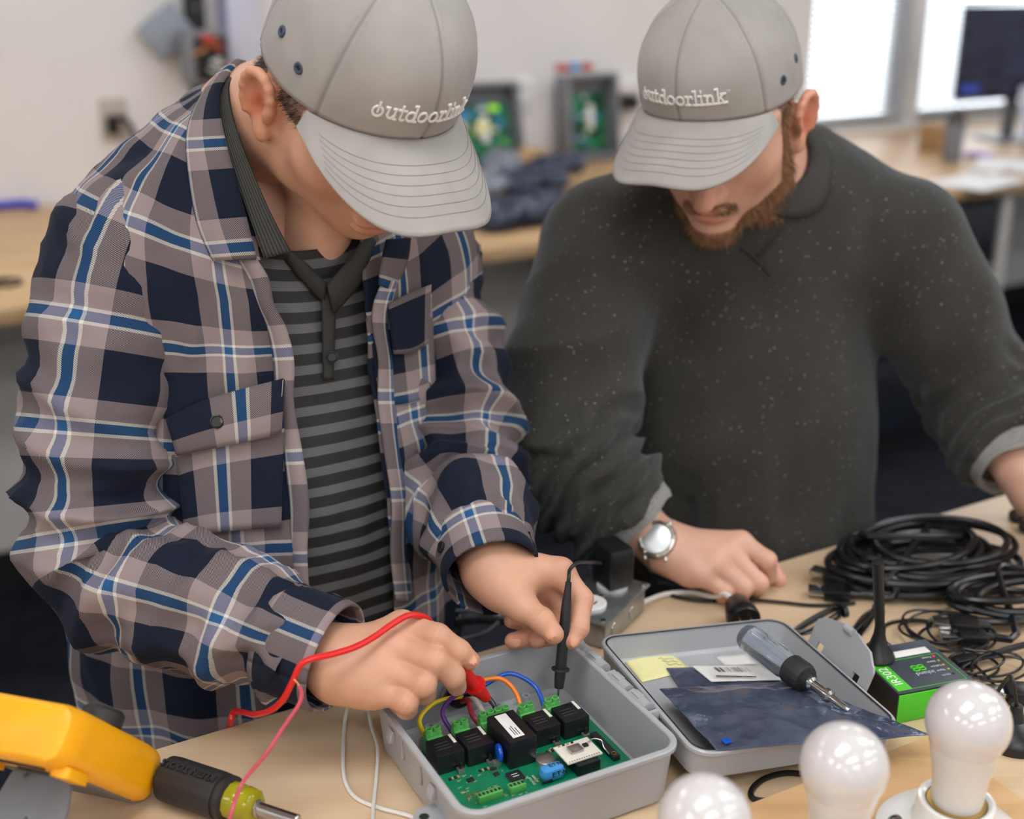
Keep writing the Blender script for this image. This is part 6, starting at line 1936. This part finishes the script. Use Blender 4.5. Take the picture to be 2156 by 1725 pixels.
def bundle(label, line, n, spread_, r, seed):
    t = thing('cable', label, 'cable', Vector((line[0].x, line[0].y, TZ)), 0, 'black cables on the bench')
    rr = random.Random(seed)
    for k in range(n):
        ox, oz = rr.uniform(-1, 1) * spread_, rr.uniform(0, 1) * spread_
        ph = rr.uniform(0, 6)
        pts = [p + Vector((ox * math.sin(i * 1.1 + ph), ox * math.cos(i * .9 + ph), r + oz * (.6 + .4 * math.sin(i + ph)))) for i, p in enumerate(line)]
        MB().tube(pts, r, 6, True, 5).build('strand', 'cable_black', t)
    MB().tube([line[len(line) // 2] + Vector((-.001, 0, .004)), line[len(line) // 2] + Vector((.004, .002, .004))], spread_ * 1.25, 10).build('cable_tie', 'cable_black', t)
    return t
bundle('bundled thin black wires between the lid and the flap', [on(1600, 1362, TZ), on(1640, 1345, TZ), on(1690, 1335, TZ), on(1740, 1318, TZ), on(1772, 1296, TZ), on(1760, 1286, TZ), on(1700, 1318, TZ), on(1650, 1350, TZ)], 7, .006, .0012, 1)
bundle('bundled thin black wires with a tie left of the antenna mast', [on(1790, 1352, TZ), on(1805, 1328, TZ), on(1828, 1302, TZ), on(1846, 1292, TZ), on(1838, 1304, TZ), on(1812, 1340, TZ)], 7, .006, .0012, 2)
cable('thin black cable tied in a loop behind the router', coil_pts(on(1990, 1345, TZ), .036, .034, .2, 5, .0014, 2.0, 3), .0014)
cable('thin black cord looping behind the antenna mast', [on(1852, 1330, TZ + .002), on(1875, 1312, TZ + .002), on(1930, 1306, TZ + .002), on(1990, 1318, TZ + .002), on(2050, 1335, TZ + .002)], .0020, (), k=6)
cable('thin black wires curling beside the right edge behind the bulb', coil_pts(on(2075, 1420, TZ), .030, .018, .3, 4, .0014, 4.0, 3, [on(2100, 1450, TZ + .003), on(2108, 1490, TZ + .003), on(2118, 1515, TZ + .008)]), .0014)
cable('black cord crossing the bench between the fist and the cable pile', [on(1330, 1222, TZ + .004), on(1370, 1230, TZ + .003), on(1420, 1256, TZ + .003), on(1490, 1266, TZ + .003), on(1560, 1262, TZ + .003), on(1640, 1268, TZ + .003), on(1720, 1275, TZ + .003), on(1800, 1270, TZ + .003)], .0019, (), k=6)
cable('thin black cord behind the round plug and the fist', [on(1385, 1226, TZ + .012), on(1440, 1232, TZ + .008), on(1500, 1236, TZ + .006), on(1548, 1252, TZ + .006)], .0014, (), k=6)
cable('black cord curling out from under the plywood board', [on(1720, 1635, TZ + .002), on(1660, 1628, TZ + .002), on(1610, 1640, TZ + .002), on(1582, 1665, TZ + .002), on(1590, 1684, TZ + .002), on(1640, 1686, TZ + .002), on(1700, 1680, TZ + .002)], .0026, (), k=6)
tH = on(2120, 1455, TZ + .008)
hp_ = thing('cable', 'black plug with gold tip at the right edge above the bulb', 'cable', tH, 0, 'black cables on the bench')
hdmi(on(2180, 1462, TZ + .008), on(2120, 1458, TZ + .008) - on(2180, 1462, TZ + .008), hp_)
# purple and red twisted leads by the router
wire('loose_wire', [on(1838, 1352, TZ + .002), on(1855, 1345, TZ + .005), on(1880, 1362, TZ + .003), on(1900, 1372, TZ + .003)], .0011, 'wire_purple', None, 6, 6, 'purple twisted lead behind the antenna base', 'wire')
# round black plug with white cord
pp = on(1562, 1296, TZ + .0175); dpl = Vector((.10, -.99, -.06)).normalized()
rp_ = thing('power_plug', 'round black power plug with brass blades lying on the bench', 'plug', Vector((pp.x, pp.y, TZ)))
axis_lathe(pp - dpl * .026, pp + dpl * .012, [(.0100, 0), (.0125, .004), (.0150, .014), (.0172, .026), (.0175, .036), (.0160, .0385), (.0150, .037)], 26).build('body', 'relay_black', rp_)
axis_lathe(pp - dpl * .026, pp + dpl * .012, [(.0152, .0355), (.0002, .0358)], 26).build('face', 'probe_black', rp_)
for ox in (-.006, .006):
    MB().box(pp + dpl * .016 + Vector((ox, 0, -.001 + abs(ox) * .3)), (.0018, .012, .0062), None, .0003).build('blade', 'gold', rp_)
MB().tube([pp - dpl * .024, pp - dpl * .034 + Vector((-.008, 0, .004)), on(1500, 1256, TZ + .010), on(1450, 1248, TZ + .006), on(1400, 1252, TZ + .004), on(1352, 1270, TZ + .003), on(1332, 1285, TZ + .003)], .0030, 8, True, 6).build('cord', 'wire_white', rp_)

# ------------------------------------------------------------------ metal outlet box with adapter and conduit
simple('galvanised', (168, 172, 174), .32, .85, var=.12, scale=70)
simple('receptacle_white', (232, 230, 226), .35, var=.02)
ob_ = on(1268, 1338, TZ); OA = math.radians(58)
ox_ = thing('outlet_box', 'galvanised metal outlet box with white receptacle behind the enclosure', 'outlet box', (ob_.x, ob_.y + .024, TZ), OA)
MB().box((0, 0, .015), (.094, .058, .030), None, .004).build('box', 'galvanised', ox_, world=False)
MB().box((0, 0, 0.0315), (.104, .064, .003), None, .0015).build('cover_plate', 'galvanised', ox_, world=False)
for x in (-.024, .024):
    rc_ = MB().lathe([(.0168, .033), (.0168, 0.0365), (.0155, 0.0375), (.0002, 0.0376)], 26, Matrix.Translation((x, 0, 0))).build('receptacle', 'receptacle_white', ox_, world=False)
    for yy in (-.0055, .0055): MB().box((x, yy, 0.0377), (.0070, .0018, .0004)).build('slot', 'print_black', rc_, smooth=False, world=False)
for x, y in ((-.045, -.026), (.045, -.026), (-.045, .026), (.045, .026), (0, 0)):
    MB().lathe([(.0030, 0.0330), (.0028, 0.0342), (.0003, 0.0346)], 12, Matrix.Translation((x, y, 0))).build('screw', 'steel', ox_, world=False)
for x in (-.025, .015): MB().lathe([(.008, 0), (.0075, .0008)], 16, Matrix.Translation((x, -.0292, .015)) @ Matrix.Rotation(math.radians(90), 4, 'X')).build('knockout', 'galvanised', ox_, world=False)
MO = Matrix.Translation((ob_.x, ob_.y + .024, TZ)) @ Matrix.Rotation(OA, 4, 'Z')
adp = thing('power_adapter', 'black power adapter block plugged upright into the metal outlet box', 'power adapter', MO @ Vector((.024, 0, .0380)), math.radians(28))
MB().box((0, 0, .0235), (.030, .040, .045), None, .0042).build('body', 'relay_black', adp, world=False)
MB().box((0, 0, .0012), (.026, .034, .0014), None, .0005).build('base_rim', 'print_black', adp, world=False)
MB().tube([(.002, .019, .038), (.004, .032, .038), (.010, .050, .030), (.024, .052, -.020), (.040, .040, -.046)], .0017, 8, True, 6).build('lead', 'relay_black', adp, world=False)
# conduit: ringed flexible pipe leaving the box and dropping over the bench edge
cp_ = [MO @ Vector((-.046, .010, .016)), at(1190, 1335, 1.33), at(1120, 1308, 1.345), at(1060, 1299, 1.36), at(1000, 1299, 1.365), at(940, 1305, 1.36), at(880, 1330, 1.35), at(830, 1400, 1.34), at(815, 1520, 1.33)]
P_ = spline(cp_, 40); 
rad = [.0088 + .0012 * math.sin(i * 1.55) for i in range(len(P_))]
cd_ = MB().tube(P_, rad, 12).build('conduit', 'galvanised'); tag(cd_, 'flexible ringed metal conduit hanging behind the bench edge', 'conduit')
for k, (l_, q_) in enumerate((('pale cable arching just above the metal conduit', [at(880, 1310, 1.345), at(925, 1290, 1.335), at(985, 1286, 1.335), at(1040, 1296, 1.335)]), ('pale cable sagging below the metal conduit', [at(1050, 1310, 1.325), at(1020, 1332, 1.32), at(970, 1346, 1.32), at(900, 1352, 1.32)]))):
    wire('hanging_cable', q_, .0022, 'meter_grey', None, 8, 6, l_, 'cable')

# ------------------------------------------------------------------ lamp board in the foreground
BA = math.radians(28)
bo = Vector((.369, .924, TZ)); ex = Vector((math.cos(BA), math.sin(BA), 0)); ey = Vector((-math.sin(BA), math.cos(BA), 0))
lbx, lby, lbt = .56, .30, .019
lbc = bo - ex * (lbx / 2 - .0) - ey * lby / 2 + ex * .12
lbo = thing('lamp_board', 'plywood board carrying three white light bulbs at the front right', 'board', lbc, BA)
lbc_top = TZ + lbt
bo2 = bo
cx_ = Matrix.Translation(bo - ex * lbx / 2 - ey * lby / 2) @ Matrix.Rotation(BA, 4, 'Z')
MB().box(cx_ @ Vector((0, 0, lbt / 2)), (lbx, lby, lbt), BA, .0012).build('board', 'plywood_board', lbo)
for x, y in ((.245, .045), (.235, -.06), (-.02, .135), (-.13, .12)):
    MB().lathe([(.0040, lbt), (.0036, lbt + .0012), (.0012, lbt + .0006)], 12, cx_ @ Matrix.Translation((x, y, 0))).build('screw', 'chip_black', lbo)
simple('porcelain', (236, 234, 230), .12, var=.02)
m, nt, b = new_mat('bulb_frosted')
nzb = noise_tex(nt, 12, 2); L(nt, ramp(nt, nzb, [(.3, srgb(216, 211, 210)), (.7, srgb(222, 217, 216))]), b.inputs['Base Color'])
b.inputs['Roughness'].default_value = .42; b.inputs['Coat Weight'].default_value = 1.0; b.inputs['Coat Roughness'].default_value = .03; b.inputs['Coat IOR'].default_value = 1.7
b.inputs['Subsurface Weight'].default_value = .35; b.inputs['Subsurface Radius'].default_value = (.02, .02, .02)
simple('bulb_base', (222, 217, 212), .35, var=.02)
def lampholder():
    t = thing('lampholder', '', 'lampholder', (0, 0, 0))
    MB().lathe([(.0560, 0), (.0575, .003), (.0570, .007), (.0520, .012), (.0400, .017), (.0320, .020), (.0300, .024), (.0290, .036), (.0282, .0395), (.0255, .0400), (.0230, .0385), (.0222, .028)], 48).build('base', 'porcelain', t, world=False)
    for a in (2.35, 5.5):
        c = Vector((.043 * math.cos(a), .043 * math.sin(a), .0145)); q = Vector((math.cos(a), math.sin(a), 2.2)).normalized().to_track_quat('Z', 'Y').to_matrix().to_4x4()
        MB().lathe([(.0060, .0005), (.0052, .0022), (.0044, .0012), (.0004, .0010)], 18, Matrix.Translation(c) @ q).build('screw_recess', 'hole_grey', t, world=False)
        MB().lathe([(.0032, .0016), (.0030, .0030), (.0004, .0034)], 14, Matrix.Translation(c) @ q).build('screw', 'steel', t, world=False)
    MB().lathe([(.0222, .030), (.0220, .0385), (.0150, .0390)], 30).build('shell', 'gold', t, world=False)
    return t
simple('hole_grey', (120, 116, 112), .6)
def bulb():
    t = thing('light_bulb', '', 'light bulb', (0, 0, 0))
    MB().lathe([(.0180, .036), (.0192, .044), (.0196, .052), (.0212, .068), (.0242, .082), (.0262, .0905)], 48).build('bulb_base', 'bulb_base', t, world=False)
    pr_ = [(.0262, .0905)]
    for i in range(1, 22):
        a = math.radians(-34 + 124 * i / 21); pr_.append((.0305 * math.cos(a) + .0004, .1090 + .0305 * math.sin(a)))
    MB().lathe(pr_, 56).build('globe', 'bulb_frosted', t, world=False)
    return t
LHB = [(Vector((.339, .7826, 0)), 'rightmost'), (Vector((.2334, .730, 0)), 'middle'), (Vector((.1268, .671, 0)), 'leftmost')]
lh0, bu0 = lampholder(), bulb()
for k, (p, nm_) in enumerate(LHB):
    h_, b_2 = (lh0, bu0) if k == 0 else (copy_tree(lh0), copy_tree(bu0))
    h_.location = (p.x, p.y, TZ + lbt); h_.rotation_euler = (0, 0, BA + .15)
    b_2.location = (p.x, p.y, TZ + lbt)
    tag(h_, 'white porcelain lampholder under the %s light bulb' % nm_, 'lampholder', 'porcelain lampholders on the board')
    tag(b_2, '%s of the three white frosted light bulbs' % nm_, 'light bulb', 'light bulbs on the board')
# magnetic antenna foot behind the right bulb
mf = on(2130, 1558, TZ)
mg_ = thing('antenna', 'black domed magnetic antenna foot half hidden by the rightmost bulb', 'antenna', mf)
MB().lathe([(.0290, 0), (.0300, .006), (.0285, .010), (.0200, .017), (.0090, .022), (.0060, .030), (.0050, .036)], 30, Matrix.Translation(mf)).build('base', 'relay_black', mg_)
MB().tube([mf + Vector((0, 0, .034)), mf + Vector((-.006, .004, .060)), mf + Vector((-.004, .02, .05)), mf + Vector((0, .05, .01))], .0018, 8, True, 6).build('lead', 'relay_black', mg_)
# red handled pliers at the right edge
simple('handle_red', (196, 40, 36), .4, var=.06)
pz = on(2150, 1120, TZ)
pw = thing('pliers', 'pliers with red and black handles at the far right edge of the bench', 'pliers', pz)
for k, dy in enumerate((0, .03)):
    MB().tube([pz + Vector((0, dy, .006)), pz + Vector((.03, dy + .004, .006)), pz + Vector((.08, .02 + dy * .3, .006)), pz + Vector((.10, .016, .006))], [.0095, .0085, .0070, .0050], 12, True, 5).build('handle', 'grip_black', pw)
    MB().tube([pz + Vector((.002, dy, .0125)), pz + Vector((.03, dy + .004, .0120)), pz + Vector((.06, dy + .008, .010))], [.0060, .0058, .0040], 10, True, 5).build('grip_inlay', 'handle_red', pw)
MB().tube([pz + Vector((.098, .016, .006)), pz + Vector((.125, .015, .006)), pz + Vector((.15, .014, .006))], [.0080, .0075, .0030], 10).build('jaw', 'steel', pw)
# ------------------------------------------------------------------ things along the back wall
simple('wall_plate', (186, 178, 168), .5, var=.04); simple('plate_bluewhite', (206, 212, 222), .5, var=.02)
simple('slate_plate', (150, 158, 170), .5, var=.04); simple('rack_black', (24, 24, 27), .5); simple('banner_white', (214, 216, 232), .6, var=.03); simple('banner_blue', (120, 122, 160), .6)
simple('device_grey', (128, 130, 136), .5, var=.05); simple('device_light', (168, 170, 176), .45); simple('lamp_green', (150, 220, 20), .4)
simple('bottle_dark', (66, 58, 56), .35); simple('paper_white', (240, 240, 240), .7, var=.02); simple('paper_purple', (186, 156, 214), .7); simple('laptop_silver', (190, 194, 204), .4, .3); simple('marker_blue', (52, 56, 190), .4)
simple('cardboard', (176, 140, 96), .8); simple('bag_navy', (34, 46, 70), .3, var=.3, scale=40); simple('bag_grey', (120, 124, 136), .3, var=.3, scale=40); simple('vial_white', (226, 226, 224), .4)
simple('red_plastic', (196, 70, 60), .4)
def wallp(px, py, d=D1):
    """point where the sight line meets the plane parallel to the back wall at distance d"""
    r = ray(px, py); n = Vector((N2[0], N2[1], 0)); return Vector((0, 0, CAM_Z)) + r * (d / r.dot(n))
def desk(px, py): return on(px, py, DZ)
def wall_thing(name, label, cat, px, py, d=D1, group=None):
    p = wallp(px, py, d); t = thing(name, label, cat, p, RY, group); return t
# wall plug at the left
t = wall_thing('wall_outlet', 'wall outlet with a black plug left of the plaid shoulder', 'outlet', 240, 252)
MB().box((0, -.004, 0), (.078, .008, .125), None, .003).build('plate', 'wall_plate', t, world=False)
MB().box((-.010, -.022, -.012), (.034, .034, .055), None, .008).build('plug', 'rack_black', t, world=False)
MB().tube([(-.004, -.036, -.002), (.012, -.052, .012), (.036, -.050, -.02), (.052, -.045, -.08), (.062, -.04, -.20), (.066, -.04, -.42)], .0085, 8, True, 6).build('cord', 'rack_black', t, world=False)
# tilted plate, rack post, terminal unit, banner
t = wall_thing('wall_plaque', 'slate blue square plaque hung as a diamond on the wall', 'plaque', 350, 66, D1 - .03)
MB().box((0, 0, 0), (.135, .018, .115), Matrix.Rotation(math.radians(-38), 4, 'Y'), .004).build('plate', 'slate_plate', t, world=False)
MB().box((0, .015, 0), (.03, .03, .03)).build('bracket', 'rack_black', t, smooth=False, world=False)
t = wall_thing('rack_post', 'black vertical rack rail on the wall behind the plaid shoulder', 'rack', 412, 60, D1 - .02)
MB().box((0, 0, 0), (.055, .035, 1.0), None, .003).build('rail', 'rack_black', t, world=False)
for k in range(8): MB().lathe([(.006, 0), (.006, .002)], 10, Matrix.Translation((0, -.018, -.42 + k * .12)) @ Matrix.Rotation(math.radians(90), 4, 'X')).build('rail_hole', 'device_grey', t, world=False)
t = wall_thing('terminal_unit', 'small open terminal unit with red and copper wiring mounted on the rail', 'electrical unit', 436, 122, D1 - .115)
MB().box((0, .03, 0), (.13, .07, .155), None, .006).build('housing', 'device_grey', t, world=False)
MB().box((.012, -.008, 0), (.095, .012, .125), None, .003).build('recess', 'rack_black', t, world=False)
rr = random.Random(6)
for k in range(9):
    p0 = Vector((rr.uniform(-.03, .05), -.018, rr.uniform(-.05, .05)))
    MB().tube([p0, p0 + Vector((rr.uniform(-.02, .02), -.015, rr.uniform(-.02, .02))), p0 + Vector((rr.uniform(-.03, .03), -.004, rr.uniform(-.03, .03)))], .004, 6, True, 5).build('wire', ('red_plastic', 'copper', 'vial_white')[k % 3], t, world=False)
MB().box((.0, -.02, .058), (.04, .014, .018), None, .003).build('red_block', 'red_plastic', t, world=False)
t = wall_thing('banner', 'pale blue and white upright panel on the wall behind the left cap', 'banner', 505, 40, D1 - .02)
MB().box((0, 0, .1), (.13, .02, .75), None, .003).build('panel', 'banner_white', t, world=False)
MB().box((-.055, -.012, .1), (.022, .004, .75)).build('stripe', 'banner_blue', t, smooth=False, world=False)
# board enclosures leaning on the counter
def demo_box(label, px, py, W_, H_, yaw, lean, seed, led):
    base = desk(px, py); t = thing('demo_enclosure', label, 'enclosure', base, RY + math.radians(yaw), 'open demo enclosures on the counter')
    Mx = Matrix.Rotation(math.radians(-lean), 4, 'X')
    def add(name, c, s, mat, bev=.003, par=None):
        o = MB().box(Mx @ Vector(c), s, Mx, bev).build(name, mat, par or t, world=False); return o
    add('back', (0, 0, H_ / 2), (W_, .012, H_), 'device_grey')
    for x in (-W_ / 2 + .008, W_ / 2 - .008): add('side_wall', (x, -.035, H_ / 2), (.016, .07, H_), 'device_grey')
    for z in (.008, H_ - .008): add('end_wall', (0, -.035, z), (W_ - .032, .07, .016), 'device_grey')
    bw, bh = W_ - .06, H_ * .66
    bd = add('board', (0, -.014, H_ * .45), (bw, .004, bh), 'pcb_green', .001)
    rr = random.Random(seed)
    for k in range(26):
        x, z = rr.uniform(-.44, .44) * bw, H_ * .45 + rr.uniform(-.46, .46) * bh
        add('component', (x, -.024, z), (rr.uniform(.010, .030), .014, rr.uniform(.008, .026)), rr.choice(('relay_black', 'terminal_green', 'module_white', 'chip_black', 'capacitor_blue', 'terminal_green')), .001)
    add('sticker', (bw * .02, -.034, H_ * .5), (.024, .012, .085), 'label_white', .001)
    if led:
        for dx_ in (0, .016):
            c = Mx @ Vector((bw * .18 + dx_, -.028, H_ * .45 + bh * .42))
            MB().lathe([(.011, 0), (.010, .006), (.004, .010)], 16, Matrix.Translation(c) @ Matrix.Rotation(math.radians(90), 4, 'X')).build('indicator', 'lamp_green', t, world=False)
        c = Mx @ Vector((-bw * .02, -.024, H_ * .45 + bh * .1)); MB().lathe([(.028, 0), (.028, .014), (.022, .018)], 22, Matrix.Translation(c) @ Matrix.Rotation(math.radians(90), 4, 'X')).build('transformer', 'sticky_yellow', t, world=False)
    return t
emit_ = MATS['lamp_green'].node_tree.nodes['Principled BSDF']; emit_.inputs['Emission Color'].default_value = srgb(150, 230, 10); emit_.inputs['Emission Strength'].default_value = .6
demo_box('grey enclosure with green board and lit indicator beside the left cap', 1020, 372, .26, .30, -6, 14, 3, True)
demo_box('taller grey enclosure with green board between the two caps', 1232, 336, .23, .30, 4, 6, 7, False)
t = thing('loose_parts', 'red and blue plastic pieces lying on top of the taller enclosure', 'part', wallp(1210, 142, 3.56), RY)
for k, (x, m_) in enumerate(((-.05, 'red_plastic'), (.0, 'capacitor_blue'), (.05, 'red_plastic'))): MB().box((x, 0, .0), (.04, .03, .026), .3 * k, .006).build('piece', m_, t, world=False)
t = wall_thing('wall_outlet', 'double white wall outlet between the two demo enclosures', 'outlet', 1100, 200)
MB().box((0, -.004, 0), (.072, .008, .125), None, .003).build('plate', 'window_frame_white', t, world=False)
for z in (-.028, .028): MB().box((0, -.009, z), (.036, .006, .032), None, .006).build('receptacle', 'plate_bluewhite', t, world=False)
t = wall_thing('wall_device', 'pale wall device with a black lower half left of the bearded man\'s cap', 'device', 1318, 190, D1 - .02)
MB().box((0, 0, .02), (.10, .03, .06), None, .005).build('body', 'window_frame_white', t, world=False)
MB().box((0, -.004, -.045), (.10, .036, .05), None, .006).build('lower_block', 'rack_black', t, world=False)
# heap of crumpled antistatic bags on the counter
rr = random.Random(21)
spots = [(1000, 470, 'bag_navy'), (1050, 480, 'bag_navy'), (1100, 470, 'bag_navy'), (1150, 450, 'bag_navy'), (1030, 430, 'bag_grey'), (1085, 425, 'bag_navy'), (1140, 410, 'bag_navy'), (1060, 395, 'bag_grey'), (1115, 385, 'cardboard'), (1170, 395, 'bag_navy')]
wh = ['leftmost in front', 'second from left in front', 'third from left in front', 'rightmost in front', 'grey one at the left', 'dark one in the middle', 'dark one beside the sweater shoulder', 'grey one at the top', 'brown paper one at the top', 'dark one at the top right']
for k, (px, py, m_) in enumerate(spots):
    c = desk(px, py); V, Fc = net(lambda P: ell(P, (0, 0, .030), (.085, .065, .034)), (-.12, -.10, -.01), (.12, .10, .08), .008)
    D = np.array([mnoise.noise(Vector(v) * 22 + Vector((k * 3.1, 0, 0))) * .022 + (1 - abs(mnoise.noise(Vector(v) * 48 + Vector((0, k, 0)))) * 2) * .010 for v in V])
    V = V + vnormals(V, Fc) * D[:, None]; V[:, 2] = np.maximum(V[:, 2], .0)
    V[:, 2] += .02 * (k >= 4) + .02 * (k >= 7)
    a = rr.uniform(0, 3); V = V @ np.array(((math.cos(a), math.sin(a), 0), (-math.sin(a), math.cos(a), 0), (0, 0, 1))) + np.array(tuple(c))
    tag(obj('crumpled_bag', V, Fc, m_), 'crumpled bag on the counter, %s of the heap' % wh[k], 'bag', 'heap of crumpled bags on the counter')
# left end of the counter
for k, (px, w_) in enumerate(((20, .10), (66, .035))):
    c = desk(px, 440); MB_ = MB().tube([(-w_ / 2, 0, .012), (w_ / 2, 0, .012)], .012, 12).build('marker', 'marker_blue'); MB_.location = c; MB_.rotation_euler = (0, 0, RY)
    tag(MB_, ['long blue marker pen on the counter at the left edge', 'short blue cap lying beside the marker pen'][k], 'marker')
c = desk(6, 600); t = thing('cable', 'small tangle of grey cable on the counter at the left edge', 'cable', c)
MB().tube([c + Vector((.04 * math.cos(i * .9), .03 * math.sin(i * .9), .004 + .002 * (i % 3))) for i in range(14)], .004, 6, True, 4).build('cord', 'rack_black', t)
# right end: monitor, laptop, papers, bottle
mc = wallp(2130, 110, 3.35)
t = thing('monitor', 'dark computer monitor at the upper right in front of the window', 'monitor', Vector((mc.x, mc.y, DZ)), RY + math.radians(-18))
m, nt, b = new_mat('monitor_screen')
tc = N(nt, 'ShaderNodeTexCoord'); br = N(nt, 'ShaderNodeTexBrick'); br.inputs['Scale'].default_value = 7; br.inputs['Mortar Size'].default_value = .0
mp = N(nt, 'ShaderNodeMapping'); L(nt, tc.outputs['Object'], mp.inputs[0]); mp.inputs['Rotation'].default_value = (math.radians(90), 0, 0); L(nt, mp.outputs[0], br.inputs['Vector'])
br.inputs['Color1'].default_value = srgb(26, 26, 36); br.inputs['Color2'].default_value = srgb(40, 42, 62); br.inputs['Mortar'].default_value = srgb(30, 30, 40)
L(nt, br.outputs['Color'], b.inputs['Base Color']); L(nt, br.outputs['Color'], b.inputs['Emission Color']); b.inputs['Emission Strength'].default_value = .6; b.inputs['Roughness'].default_value = .3
zc = mc.z - DZ
MB().box((.06, .012, zc), (.56, .03, .35), None, .004).build('housing', 'rack_black', t, world=False)
MB().box((.06, -.0045, zc + .004), (.545, .002, .325)).build('screen', 'monitor_screen', t, smooth=False, world=False)
m2 = simple('screen_blue', (44, 62, 140), .3); m2.node_tree.nodes['Principled BSDF'].inputs['Emission Color'].default_value = srgb(44, 62, 140); m2.node_tree.nodes['Principled BSDF'].inputs['Emission Strength'].default_value = .7
MB().box((-.165, -.006, zc - .135), (.075, .001, .03)).build('taskbar', 'screen_blue', t, smooth=False, world=False)
MB().box((.06, .05, zc * .5), (.05, .03, zc), None, .004).build('stand', 'device_grey', t, world=False)
MB().box((.06, .02, .006), (.22, .18, .012), None, .004).build('foot', 'device_grey', t, world=False)
bp = desk(2002, 342)
t = thing('tumbler', 'dark insulated tumbler on the counter beside the window', 'tumbler', bp)
MB().lathe([(.030, 0), (.032, .004), (.036, .10), (.037, .135), (.034, .138)], 26, Matrix.Translation(bp)).build('body', 'device_grey', t)
MB().lathe([(.0345, .136), (.0345, .150), (.028, .168), (.024, .185), (.022, .190)], 26, Matrix.Translation(bp)).build('lid', 'bottle_dark', t)
bp = desk(1975, 318)
tag(MB().box(bp + Vector((0, 0, .05)), (.12, .10, .10), RY, .003).build('carton', 'cardboard'), 'brown carton half behind the tumbler', 'box')
for k, (px, py, w_, d_, a, m_, lb_) in enumerate(((2060, 385, .30, .20, .2, 'paper_white', 'white paper at the counter edge behind the sweater shoulder'), (2120, 352, .30, .21, .6, 'paper_white', 'stack of white papers at the right end of the counter'), (2060, 330, .12, .09, .4, 'paper_purple', 'purple note pad beside the tumbler'))):
    c = desk(px, py); tag(MB().box(c + Vector((0, 0, .004 + .003 * k)), (w_, d_, .006), RY + a, .001).build('paper', m_), lb_, 'paper')
lp_ = desk(2250, 312); t = thing('laptop', 'open silver laptop seen edge on at the far right', 'laptop', lp_, RY - .5)
MB().box((0, 0, .010), (.30, .21, .016), None, .004).build('base', 'laptop_silver', t, world=False)
MB().box((0, .13, .115), (.30, .008, .21), Matrix.Rotation(math.radians(-20), 4, 'X'), .003).build('display', 'laptop_silver', t, world=False)
for k, (px, py) in enumerate(((2085, 372), (2108, 366))):
    c = desk(px, py) + Vector((0, 0, .012)); tag(MB().tube([c, c + Vector((.05, .02, .006))], .010, 12).build('vial', 'vial_white'), ['white capped vial lying on the papers, left one', 'white capped vial lying on the papers, right one'][k], 'vial')
